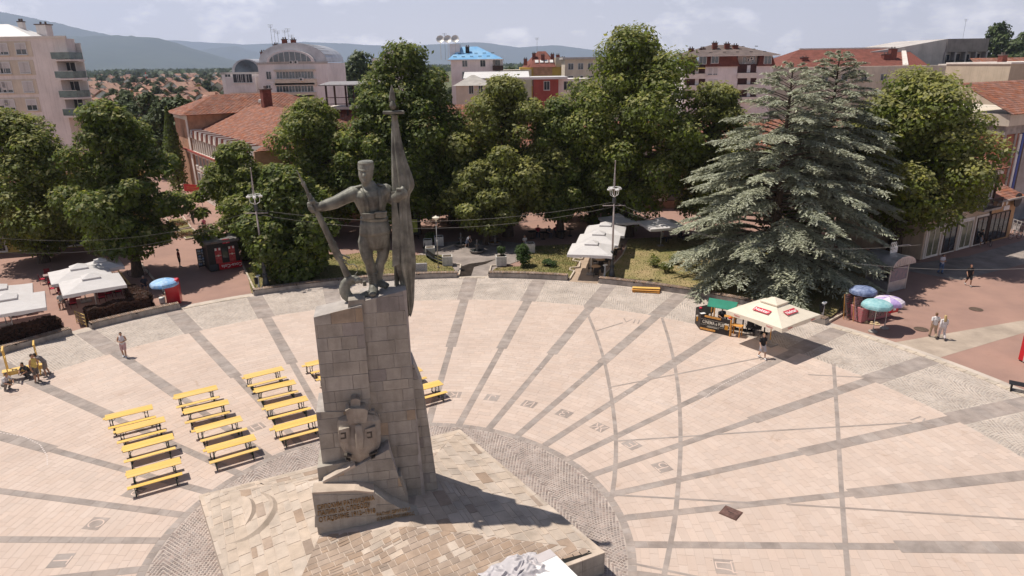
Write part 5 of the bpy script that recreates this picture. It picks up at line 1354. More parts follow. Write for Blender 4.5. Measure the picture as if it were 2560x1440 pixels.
# ------------------------------------------------------------------ park furniture round the fountains
def flower_box(label, x, y, w=.95, h=.85, plant=False, rz=.1):
    p = at(x, y); t = thing('flower_box', label, 'planter', (p.x, p.y, .06), rz, 'white concrete flower boxes'); M_WC = mat('white_concrete', (.56, .53, .49), .8, .12, 2, streak=.3)
    MB().bbox((0, 0, h / 2), (w, w, h), 0, .03).build('box', M_WC, t); MB().bbox((0, 0, h - .01), (w * .82, w * .82, .04), 0, .005).build('soil', mat('dry_soil', (.10, .075, .05), .95, .2, 6), t)
    for sx, sy in ((-1, 0), (1, 0), (0, -1), (0, 1)): MB().bbox((sx * w * .45, sy * w * .45, h + .025), (w * .1 if sx else w, w if sx else w * .1, .05) if sx else (w * .8, w * .1, .05), 0, .01).build('rim', M_WC, t)
    return t
FB = flower_box('white flower box with tall green plant left of the bush', 1253, 664)
flower_box('white flower box at the near end of the curved bench', 1119, 664); flower_box('white flower box half way along the curved bench', 1076, 640, .9, .8); flower_box('white flower box at the upper end of the curved bench', 1070, 620, .9, .8); flower_box('white flower box in the shade right of the lamp', 1098, 614, .95, .9); flower_box('white flower box behind the green bush', 1325, 632, .9, .9)
cb = thing('park_bench', 'dark curved bench joining the white flower boxes', 'bench', at(1095, 650)[:]); P = [at(*q) - Vector(cb.location) for q in ((1062, 628), (1068, 645), (1084, 656), (1108, 665))]
MB().tube([q + EZ * .48 for q in P], [(.22, .03)] * 4, 8, ref=EZ.cross(P[-1] - P[0])).build('seat', M_DARKM, cb); MB().tube([q + EZ * .75 for q in P], [(.03, .10)] * 4, 8, ref=EZ.cross(P[-1] - P[0])).build('back_rail', M_DARKM, cb)
for q in P: MB().box(q + EZ * .3, (.06, .3, .6)).build('support', M_DARKM, cb)
p = at(1050, 688); wb = thing('notice_slab', 'pale grey stone notice slab standing on the lawn behind the flag', 'sign', (p.x, p.y, .1), .1); MB().bbox((0, 0, .5), (1.35, .16, 1.0), 0, .02).build('slab', mat('pale_marble', (.46, .44, .43), .6, .2, 3), wb); MB().bbox((0, 0, .04), (1.5, .35, .1), 0, .02).build('foot', M_CONC, wb); MB().bbox((0, -.085, .6), (1.05, .012, .5), 0, .004).build('plate', mat('engraved_plate', (.40, .385, .375), .6, .3, 12), wb)
p = at(707, 700); wc = thing('utility_box', 'small pale utility box on the lawn left of the monument', 'box', (p.x, p.y, .1), .2); MB().bbox((0, 0, .45), (.7, .4, .9), 0, .02).build('cabinet', mat('pale_box', (.40, .36, .33), .7, .15, 3), wc); MB().bbox((0, 0, .92), (.76, .46, .06), 0, .015).build('lid', M_CONC, wc)
def fountain(label, x, y):
    p = at(x, y); t = thing('drinking_fountain', label, 'fountain', (p.x, p.y, .02), 0, 'stone drinking fountains'); m_ = mat('fountain_stone', (.20, .18, .165), .7, .2, 2)
    MB().lathe([(.55, 0), (.72, .12), (.78, .3), (.70, .32), (.62, .2), (.15, .18)], n=20).build('basin', m_, t); MB().lathe([(.13, .15), (.11, .7), (.2, .78), (.34, .88), (.30, .9), (.08, .86), (.07, 1.2), (.13, 1.26), (.05, 1.34)], n=14).build('column', m_, t); MB().lathe([(.6, .22), (.6, .24)], n=18).build('water', mat('basin_water', (.03, .04, .04), .08, .1, 3, spec=.7), t)
fountain('left stone drinking fountain in the dark court', 1153, 615); fountain('middle stone drinking fountain nearest to the wet ground', 1193, 632); fountain('right stone drinking fountain in the dark court', 1238, 612)
p = at(1035, 600); gp = thing('poster_stand', 'dark poster stand with yellow green poster in the shade', 'sign', (p.x, p.y, .1), .2); MB().bbox((0, 0, 1.4), (1.1, .12, 1.7), 0, .02).build('case', M_DARKM, gp); MB().bbox((0, -.07, 1.45), (.9, .01, 1.4), 0, .003).build('poster', mat('lime_poster', (.30, .34, .06), .6, .3, 3), gp)
for sx in (-1, 1): MB().box((sx * .45, 0, .3), (.08, .1, .6)).build('leg', M_DARKM, gp)
# cafe tables under the three parasols
M_WICK = mat('dark_wicker', (.03, .025, .022), .7, .2, 20); M_TTOP = mat('tan_table_top', (.48, .29, .16), .45, .1, 3)
def cafe_table(label, x, y, m, s=.42, square=False, z=.72, group=None, rz=.3, base=None):
    p = at(x, y); t = thing('cafe_table', label, 'table', (p.x, p.y, .01), rz, group)
    if square: MB().bbox((0, 0, z), (s * 2, s * 2, .035), 0, .01).build('top', m, t)
    else: MB().lathe([(s, z), (s, z + .03), (s * .97, z + .035)], n=18).build('top', m, t)
    MB().tube([(0, 0, .03), (0, 0, z)], .03, 8).build('stem', base or M_DARKM, t); MB().lathe([(.26, 0), (.26, .03), (.05, .05)], n=12).build('foot', base or M_DARKM, t)
    return t
for i, (x, y, o_) in enumerate(((1489, 686, 'nearest'), (1500, 668, 'second nearest'), (1519, 650, 'third'), (1535, 636, 'farthest'))):
    cafe_table(f'{o_} round tan cafe table under the row of white parasols', x, y, M_TTOP, group='round tables under the cafe path parasols')
    for j, (dx, dy, side) in enumerate(((-13, -3, 'left'), (14, -2, 'right'), (1, 7, 'near'))):
        metal_chair(f'dark wicker chair on the {side} side of the {o_} round cafe table', x + dx, y + dy, radians((90, -90, 180)[j]), M_WICK, group='wicker chairs under the cafe path parasols')
# red chairs and pale tables of the left cafe
M_REDC = mat('dark_red_chair', (.16, .015, .022), .6, .1, 4); M_CUSH = mat('red_cushion', (.50, .02, .05), .7, .1, 4); M_TT2 = mat('pale_pink_table', (.40, .29, .27), .5, .1, 3)
tabs = [(181, 760, 'beside the man in the pale shirt'), (172, 738, 'left below the front parasol'), (150, 731, 'deep under the rear parasol'), (270, 735, 'right under the front parasol'), (252, 745, 'near the parasol pole'), (293, 730, 'at the right end of the hedge'), (72, 783, 'under the edge parasol near the hedge'), (56, 770, 'behind it under the edge parasol'), (125, 707, 'in the sun patch behind the parasols'), (30, 790, 'near the left picture edge')]
for i, (x, y, w_) in enumerate(tabs):
    cafe_table('pale square cafe table ' + w_, x, y, M_TT2, .38, True, group='square tables of the left cafe', rz=radians(36))
    for j, (dx, dy, sd2) in enumerate(((-17, 3, 'left'), (17, -4, 'right'), (-4, -10, 'far'), (5, 10, 'near'))):
        if (i + j) % 5 == 4: continue
        metal_chair(f'red chair on the {sd2} side of the table {w_}', x + dx, y + dy, radians((126, -54, 36, 216)[j]), M_REDC, M_CUSH, 'red chairs of the left cafe')
# bamboo fences by the hedge
M_BAM = mat('bamboo', (.55, .38, .14), .55, .15, 5)
def rail_fence(label, p, q, n=4, h=.95):
    t = thing('bamboo_fence', label, 'fence', p[:]); d = q - p
    for i in range(n): MB().tube([EZ * (.2 + i * (h - .2) / (n - 1)), d + EZ * (.2 + i * (h - .2) / (n - 1))], .035, 7).build('rail', M_BAM, t)
    for f in (0, .5, 1): MB().tube([d * f + EZ * 0, d * f + EZ * (h + .05)], .03, 6).build('post', M_BAM, t)
rail_fence('short bamboo fence at the near end of the hedge', at(193, 808), at(217, 818)); rail_fence('bamboo fence rising behind the hedge to the tree', at(338, 746), at(300, 700))
# things at the right edge
p = at(2572, 905); rf2 = thing('ice_cream_freezer', 'red freezer cut by the right edge of the picture', 'freezer', (p.x, p.y, 0), .2); MB().bbox((0, 0, .85), (.8, .8, 1.6), 0, .03).build('cabinet', M_RED, rf2); MB().bbox((-.41, 0, .9), (.02, .1, 1.7), 0, .005).build('corner_trim', M_POLE, rf2); MB().bbox((0, 0, .05), (.7, .7, .1), 0, .01).build('plinth', M_DARKM, rf2)
p = at(2565, 983); be = thing('street_bench', 'black slatted bench cut by the right edge of the picture', 'bench', (p.x, p.y, 0), radians(-35))
for i in range(6): MB().bbox((0, -.25 + i * .1, .46), (1.7, .08, .04), 0, .01).build('seat_slat', M_DARKM, be)
for sx in (-1, 1): MB().bbox((sx * .7, 0, .22), (.08, .5, .44), 0, .01).build('leg', M_DARKM, be)
# bicycles by the shops and the tree
def bicycle(label, x, y, rz, m):
    p = at(x, y); t = thing('bicycle', label, 'bicycle', (p.x, p.y, 0), rz, 'parked bicycles')
    for sx in (-.52, .52):
        w_ = MB().tube([(sx + .33 * cos(a), 0, .34 + .33 * sin(a)) for a in [2 * pi * i / 20 for i in range(21)]], .022, 6).build('wheel', M_DARKM, t)
        mb = MB()
        for k in range(8): mb.tube([(sx, 0, .34), (sx + .32 * cos(k * pi / 4), 0, .34 + .32 * sin(k * pi / 4))], .004, 3)
        mb.build('spokes', M_POLE, w_)
    mb = MB()
    for a, b in (((-.52, 0, .34), (-.12, 0, .32)), ((-.12, 0, .32), (.36, 0, .80)), ((-.2, 0, .78), (.36, 0, .82)), ((-.2, 0, .78), (-.12, 0, .32)), ((-.52, 0, .34), (-.2, 0, .78)), ((.52, 0, .34), (.36, 0, .92))): mb.tube([a, b], .018, 6)
    mb.build('bike_frame', m, t); MB().bbox((-.22, 0, .90), (.26, .13, .06), 0, .025).build('saddle', M_DARKM, t); MB().tube([(.30, -.26, 1.0), (.37, 0, .96), (.30, .26, 1.0)], .014, 6).build('handlebar', M_DARKM, t); MB().tube([(-.2, 0, .78), (-.22, 0, .9)], .013, 6).build('seat_post', M_POLE, t)
bicycle('silver bicycle lying against the barrier at the far right', 2536, 598, .2, M_POLE); bicycle('dark bicycle standing by the pub doorway on the right', 2472, 614, 1.2, M_DARKM); bicycle('bicycle leaning at the tree trunk of the left cafe', 347, 690, .5, M_POLE)
# ------------------------------------------------------------------ trees and shrubs
def leafmat(name, c, c2, isl=.25, trans=.50): return mat(name, c, .6, .1, .5, isl=isl, c2=c2, trans=trans, spec=.35)
M_LIME = leafmat('lime_leaf', (.21, .245, .055), (.14, .18, .042)); M_LIMET = leafmat('lime_bract_highlight', (.40, .385, .14), (.29, .305, .095)); M_DARKL = leafmat('dark_leaf', (.165, .205, .048), (.108, .15, .037))
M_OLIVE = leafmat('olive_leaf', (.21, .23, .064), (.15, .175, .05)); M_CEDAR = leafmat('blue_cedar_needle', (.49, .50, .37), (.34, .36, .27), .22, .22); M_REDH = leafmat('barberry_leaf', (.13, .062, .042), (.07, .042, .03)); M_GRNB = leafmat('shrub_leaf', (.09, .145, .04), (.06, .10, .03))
M_BARK = mat('tree_bark', (.085, .062, .045), .95, .25, 3, bump=.6, bscale=12, stretch=(3, 3, .6)); M_FARL = leafmat('far_leaf', (.085, .112, .034), (.055, .080, .027), .2, .2)
def leaves(P, N, size, r, aspect=.62, curl=.25):
    """folded leaf quads at points P with normals N"""
    n = len(P); up = r.normal(size=(n, 3)); T = np.cross(N, up); T /= np.linalg.norm(T, axis=1)[:, None] + 1e-9; Bn = np.cross(N, T)
    s = size * (.5 + 1.1 * r.random(n) ** 1.6)[:, None] * 1.12; V = np.empty((n, 4, 3))
    V[:, 0] = P - T * s * .5; V[:, 1] = P + Bn * s * aspect * .5 - N * s * curl * .5; V[:, 2] = P + T * s * .55 - N * s * curl * .4; V[:, 3] = P - Bn * s * aspect * .5 - N * s * curl * .5
    return V.reshape(-1, 3), np.arange(n * 4).reshape(-1, 4)
def crown_points(lobes, n, r, shell=(.62, 1.06), up=.35):
    c = np.array([l[0] for l in lobes]); R = np.array([l[1] for l in lobes]); w = R.mean(axis=1) ** 2; w /= w.sum()
    k = r.choice(len(lobes), n, p=w); d = r.normal(size=(n, 3)); d[:, 2] += .25; d /= np.linalg.norm(d, axis=1)[:, None]
    f = r.uniform(*shell, n)[:, None] ** .7
    P = c[k] + d * R[k] * f; N = d + r.normal(size=(n, 3)) * .45 + np.array(sd) * .55; N[:, 2] += up * .5; N /= np.linalg.norm(N, axis=1)[:, None]
    return P, N, d
def broadleaf_meshes(seed, h, rad, n, trunk_h, lobes_n=52, leaf=.31, m1=M_LIME, m2=M_LIMET, frac=.22, squash=1.0, top=1.0):
    r = np.random.default_rng(seed); hc = h - trunk_h
    lobes = []
    for i in range(lobes_n):
        t = (i + .5) / lobes_n; z = trunk_h + hc * (t ** .85) * .93
        prof = max(.12, sin(pi * min(1, .12 + .88 * t) ** .85)) ** .75
        a = i * 2.399 + r.uniform(-.5, .5); q = rad * prof * r.uniform(.40, .78) * (1 if i % 4 else .25); lr = rad * r.uniform(.17, .39) * (1.0 - .30 * t * top)
        lobes.append(((cos(a) * q, sin(a) * q, z), (lr * r.uniform(.9, 1.25), lr * r.uniform(.9, 1.25), lr * r.uniform(.62, .9) * squash)))
    P, N, d = crown_points(lobes, n, r)
    # twigs sticking out beyond the lobes give a ragged outline
    ke = r.choice(n, n // 9); Pe = P[ke] + d[ke] * r.uniform(.05, .5, (len(ke), 1)) * rad * .14; P = np.vstack([P, Pe]); N = np.vstack([N, N[ke]])
    # inner shade leaves keep the crown from being see-through
    Pi, Ni, di = crown_points(lobes, n // 4, r, (.15, .6)); P = np.vstack([P, Pi]); N = np.vstack([N, Ni])
    V, F = leaves(P, N, leaf, r)
    lit = np.zeros(len(P), bool); cz = np.concatenate([d[:, 2], d[ke][:, 2], np.full(len(Pi), -1.0)]); lit = (cz > .25) & (r.random(len(P)) < frac * 2.3)  # pale leaves on upper sides: blossom bracts, and sunlit highlights put into colour
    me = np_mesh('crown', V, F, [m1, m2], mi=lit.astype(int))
    mb = MB(); tr = rad * .055 + .09
    top_p = Vector((r.uniform(-.3, .3), r.uniform(-.3, .3), trunk_h + hc * .8))
    pts = [Vector((0, 0, -.1)), Vector((.04, .02, trunk_h * .5)), Vector((-.05, .06, trunk_h)), Vector((top_p.x * .5, top_p.y * .5, trunk_h + hc * .4)), top_p]
    mb.tube(pts, [tr * 1.35, tr * 1.05, tr * .95, tr * .6, tr * .15], 10)
    for i in range(0, lobes_n, 2):
        c = Vector(lobes[i][0]); z0 = max(trunk_h * .75, min(c.z - rad * .25, trunk_h + hc * .55)); s_ = Vector((0, 0, z0)).lerp(Vector((top_p.x * .5, top_p.y * .5, z0)), .5)
        mid = s_.lerp(c, .5) + Vector((0, 0, .2)); mb.tube([s_, mid, c], [tr * .42, tr * .26, tr * .07], 6, cap=False)
    return me, mb.mesh('trunk', M_BARK)
def place_tree(name, label, meshes, loc, rz=0.0, s=(1, 1, 1), group=None, cat='tree'):
    t = thing(name, label, cat, loc, rz, group); t.scale = s
    link('trunk', meshes[1], t); link('crown', meshes[0], t); return t
def tree_at(label, x, y, xt, yt, wpx, seed, n, trunk=.2, name='lime_tree', group='big trees round the square', **k):
    """tree whose foot is at sight line (x, y), whose top is seen at yt and whose crown spans wpx"""
    p = at(x, y); top = atY(xt, yt, p.y); h = top.z; depth = p.y / cos(PITCH) * .97
    rad = wpx * depth / FOC / 2 * 1.0; n = int(n * 1.75)
    return place_tree(name, label, broadleaf_meshes(seed, h, rad, n, h * trunk, **k), (p.x, p.y, 0))
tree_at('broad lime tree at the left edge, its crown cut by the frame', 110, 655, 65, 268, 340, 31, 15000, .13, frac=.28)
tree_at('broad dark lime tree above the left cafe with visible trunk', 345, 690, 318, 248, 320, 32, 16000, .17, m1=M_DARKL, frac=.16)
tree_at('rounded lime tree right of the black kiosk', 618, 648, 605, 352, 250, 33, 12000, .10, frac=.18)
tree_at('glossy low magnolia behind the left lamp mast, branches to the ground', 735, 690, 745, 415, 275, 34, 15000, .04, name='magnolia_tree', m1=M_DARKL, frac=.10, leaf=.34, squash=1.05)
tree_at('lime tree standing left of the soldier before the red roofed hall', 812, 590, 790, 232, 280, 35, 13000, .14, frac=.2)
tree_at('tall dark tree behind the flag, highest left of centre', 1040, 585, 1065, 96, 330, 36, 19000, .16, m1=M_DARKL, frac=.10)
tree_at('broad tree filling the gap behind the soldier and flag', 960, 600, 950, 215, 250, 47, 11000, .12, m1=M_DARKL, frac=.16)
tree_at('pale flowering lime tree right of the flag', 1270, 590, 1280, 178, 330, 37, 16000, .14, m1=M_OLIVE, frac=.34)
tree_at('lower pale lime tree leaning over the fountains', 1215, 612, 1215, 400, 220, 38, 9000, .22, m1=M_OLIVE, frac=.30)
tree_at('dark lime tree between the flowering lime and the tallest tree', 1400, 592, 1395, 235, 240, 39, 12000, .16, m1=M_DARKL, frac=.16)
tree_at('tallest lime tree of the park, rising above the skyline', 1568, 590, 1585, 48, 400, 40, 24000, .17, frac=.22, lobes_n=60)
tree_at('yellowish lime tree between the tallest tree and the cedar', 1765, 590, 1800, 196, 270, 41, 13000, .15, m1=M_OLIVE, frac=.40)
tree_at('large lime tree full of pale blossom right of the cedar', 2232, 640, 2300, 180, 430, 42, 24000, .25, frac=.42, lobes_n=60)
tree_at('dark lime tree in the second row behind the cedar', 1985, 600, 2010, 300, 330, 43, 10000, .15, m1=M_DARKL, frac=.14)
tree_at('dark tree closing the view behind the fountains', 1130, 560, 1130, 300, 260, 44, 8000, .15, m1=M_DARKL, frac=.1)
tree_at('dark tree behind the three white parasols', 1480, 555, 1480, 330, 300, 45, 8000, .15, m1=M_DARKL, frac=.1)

# blue atlas cedar: whorls of level boughs carrying plates of needles
def cedar(label, loc, h, R, seed, z_low=1.3):
    r = np.random.default_rng(seed); t = thing('cedar_tree', label, 'tree', loc, 0)
    mb = MB(); mb.tube([(0, 0, -.1), (.05, 0, h * .3), (0, .05, h * .65), (.02, 0, h)], [.42, .33, .18, .03], 10)
    leaders = [((0, 0), h, 1.0)]
    P = []; D = []
    nb = int(h * 12.0)
    for b in range(nb):
        f = (b + r.random()) / nb; f = f ** 1.15; z = z_low + (h - z_low - .25) * f; a = b * 2.399 + r.uniform(-.35, .35)
        L = max(.55, R * ((1 - f) ** .66 * .93 + .05) * (.80 + .20 * min(1, f / .16)) * r.uniform(.72, 1.10)); rise = r.uniform(.02, .16) + .50 * f * f; droop = r.uniform(.08, .17); pts = []
        for k in range(7):
            s_ = k / 6; pts.append(Vector((cos(a) * L * s_, sin(a) * L * s_, z + L * (rise * s_ - droop * 2.0 * s_ ** 2.4))))
        mb.tube(pts, [max(.012, .05 * L / 4 * (1 - k / 7)) for k in range(7)], 5, cap=False)
        for q in range(int(18 * L) + 3):
            s_ = r.uniform(.28, 1.0) ** .8; i0 = min(5, int(s_ * 6)); c = pts[i0].lerp(pts[i0 + 1], s_ * 6 - i0)
            side = r.choice((-1, 1)); ab = a + side * r.uniform(.35, 1.2); bl = (.30 + .30 * (1 - abs(s_ - .55) * 1.4)) * min(L, 6) * .40 * r.uniform(.5, 1.1) + .12
            m_ = max(4, int(bl * 9))
            for w in range(m_):
                v = w / m_; P.append((c.x + cos(ab) * bl * v, c.y + sin(ab) * bl * v, c.z + .05 - bl * .28 * v * v + r.normal() * .035)); D.append((cos(ab + r.normal() * .5), sin(ab + r.normal() * .5), r.normal() * .25 - .25 * v + .10))
    P = np.array(P); D = np.array(D); D /= np.linalg.norm(D, axis=1)[:, None]; n = len(P)
    U = np.array([0, 0, 1.0]) + r.normal(size=(n, 3)) * .30; S_ = np.cross(D, U); S_ /= np.linalg.norm(S_, axis=1)[:, None]
    L = r.uniform(.16, .36, n)[:, None]; W = r.uniform(.03, .065, n)[:, None]; V = np.empty((n, 4, 3))
    V[:, 0] = P - D * L * .5; V[:, 1] = P + S_ * W; V[:, 2] = P + D * L * .6; V[:, 3] = P - S_ * W
    link('foliage', np_mesh('foliage', V.reshape(-1, 3), np.arange(n * 4).reshape(-1, 4), M_CEDAR), t); mb.build('trunk', M_BARK, t)
    return t, n
p = at(1924, 704); hh = atY(1950, 158, p.y).z
ced, nced = cedar('huge blue grey cedar with drooping level boughs beside the pub bar', (p.x, p.y, 0), hh, 9.9, 9)
p = at(2032, 662); hh = atY(2090, 126, p.y).z
cedar('second blue grey cedar standing behind and right of the first', (p.x, p.y, 0), hh, 7.2, 10, 6.0)

# hedges, shrubs, flowers
def hedge(label, pts, w, h, n, m=M_REDH, name='hedge', round_end=True):
    P0 = [Vector(p) for p in pts]; r = np.random.default_rng(int(abs(P0[0].x * 100))); base = P0[0].copy(); t = thing(name, label, 'hedge', base[:], 0, 'clipped dark red hedges'); core = MB(); PP = []; NN = []
    tot = sum((P0[i + 1] - P0[i]).length for i in range(len(P0) - 1))
    for i in range(len(P0) - 1):
        a, b = P0[i] - base, P0[i + 1] - base; d = b - a; L = d.length; u = d.normalized(); nn = Vector((-u.y, u.x, 0)); rz = atan2(u.y, u.x)
        core.box((a + b) / 2 + EZ * (h * .47), (L, w * .82, h * .92), rz)
        k = int(n * L / tot)
        for q in range(k):
            s_, f = r.uniform(-.02, 1.02), r.random(); wob = 1 + .06 * sin(s_ * 9 + i)
            if f < .45: x, z, no = r.uniform(-.5, .5) * w, h * wob + r.normal() * .03, Vector((0, 0, 1))
            elif f < .75: x, z, no = -.5 * w + r.normal() * .03, r.uniform(.03, h), -nn
            elif f < .92: x, z, no = .5 * w + r.normal() * .03, r.uniform(.03, h), nn
            else: x, z, s_, no = r.uniform(-.5, .5) * w, r.uniform(.03, h), r.choice((-.01, 1.01)), u * (1 if s_ > .5 else -1)
            c = a + d * s_ + nn * x; PP.append((c.x, c.y, z)); NN.append(no)
    PP = np.array(PP); NN = np.array([tuple(v) for v in NN]) + r.normal(size=(len(NN), 3)) * .5; NN /= np.linalg.norm(NN, axis=1)[:, None]
    V, F = leaves(PP, NN, .12, r); link('foliage', np_mesh('foliage', V, F, m), t); core.build('inner_twigs', mat('dark_twigs', (.018, .014, .010), .95, .2, 4), t); return t
hedge('clipped dark red hedge above the leftmost planter bench', [pol(36.1, 151), pol(36.1, 147), pol(36.1, 143), pol(36.1, 139.8)], 1.15, 1.15, 9000)
hedge('clipped dark red hedge beside the bamboo fence', [pol(36.15, 136.9), pol(36.15, 133.4), pol(36.15, 130.3)], 1.1, 1.15, 7000)
hedge('short return of the dark red hedge running back to the tree', [pol(36.6, 130.2), pol(40.2, 130.8)], .9, 1.1, 3500)
def shrub(label, x, y, h, R, n, m, z=.1, leaf=.15, seed=1, name='shrub', group=None):
    r = np.random.default_rng(seed); p = at(x, y); t = thing(name, label, 'shrub' if name != 'flower_plant' else 'plant', (p.x, p.y, z), 0, group)
    lobes = [((r.uniform(-.5, .5) * R, r.uniform(-.5, .5) * R, h * (.25 + .6 * r.random())), (R * .45, R * .45, h * .25)) for i in range(14)]
    P, N, d = crown_points(lobes, n, r, (.4, 1.15)); P[:, 2] = np.maximum(P[:, 2], .04); V, F = leaves(P, N, leaf, r); link('foliage', np_mesh('foliage', V, F, m), t)
    mb = MB()
    for i in range(7): c = Vector(lobes[i][0]); mb.tube([(0, 0, 0), Vector((c.x * .4, c.y * .4, c.z * .5)), c], [.03, .02, .008], 5)
    mb.build('stems', M_BARK, t)
shrub('leafy green bush on the lawn beside the white flower box', 1309, 668, 2.1, 1.0, 2600, M_GRNB, seed=2); shrub('tall green plant growing in the white flower box', 1253, 662, 1.0, .45, 500, M_GRNB, z=.85, seed=3)
shrub('low spiky plant in the dry round bed', 1372, 668, .55, .9, 700, M_GRNB, seed=4); shrub('thin dry shrub on the lawn left of the cedar', 1632, 668, 1.1, .8, 500, M_OLIVE, seed=5); shrub('second thin dry shrub nearer to the cedar', 1662, 682, .9, .9, 500, M_OLIVE, seed=6); shrub('small dry shrub by the cedar boughs', 1690, 662, .8, .8, 400, M_OLIVE, seed=7)
shrub('dark shrub in the shade near the park lamp', 1080, 608, 1.1, .9, 900, M_DARKL, seed=8)
M_FLW = leafmat('flower_leaf', (.12, .14, .04), (.22, .09, .05), .4)
shrub('flowering plants in the front promenade bed', 468, 588, .35, 2.0, 900, M_FLW, z=.05, seed=11, name='flower_plant'); shrub('flowering plants in the rear promenade bed', 447, 562, .35, 1.8, 800, M_FLW, z=.05, seed=12, name='flower_plant')
# short grass standing on the lawns
def tufts(lawn, n, seed):
    r = np.random.default_rng(seed); vs = [v.co for v in lawn.data.vertices]; reg = [(v.x, v.y) for v in vs]; x0, x1, y0, y1 = min(v.x for v in vs), max(v.x for v in vs), min(v.y for v in vs), max(v.y for v in vs)
    X = r.uniform(x0, x1, n * 3); Y = r.uniform(y0, y1, n * 3); ins = np.zeros(len(X), bool); k = len(reg)
    for i in range(k):
        (xa, ya), (xb, yb) = reg[i], reg[(i + 1) % k]
        c = ((ya > Y) != (yb > Y)) & (X < (xb - xa) * (Y - ya) / (yb - ya + 1e-12) + xa); ins ^= c
    X, Y = X[ins][:n], Y[ins][:n]; m_ = len(X); V = np.empty((m_, 3, 3)); a = r.uniform(0, 6.28, m_); h = r.uniform(.04, .11, m_); w = .03
    V[:, 0] = np.stack([X + np.cos(a) * w, Y + np.sin(a) * w, np.full(m_, .10)], 1); V[:, 1] = np.stack([X - np.cos(a) * w, Y - np.sin(a) * w, np.full(m_, .10)], 1); V[:, 2] = np.stack([X + r.normal(size=m_) * .03, Y + r.normal(size=m_) * .03, .1 + h], 1)
    o = link('grass_blades', np_mesh('grass_blades', V.reshape(-1, 3), np.arange(m_ * 3).reshape(-1, 3), leafmat('grass_blade', (.11, .14, .035), (.20, .17, .07), .3)), lawn); tag(o, kind='stuff')
tufts(lawn_c, 9000, 1); tufts(lawn_d, 6000, 2); tufts(lawn_e, 12000, 3)
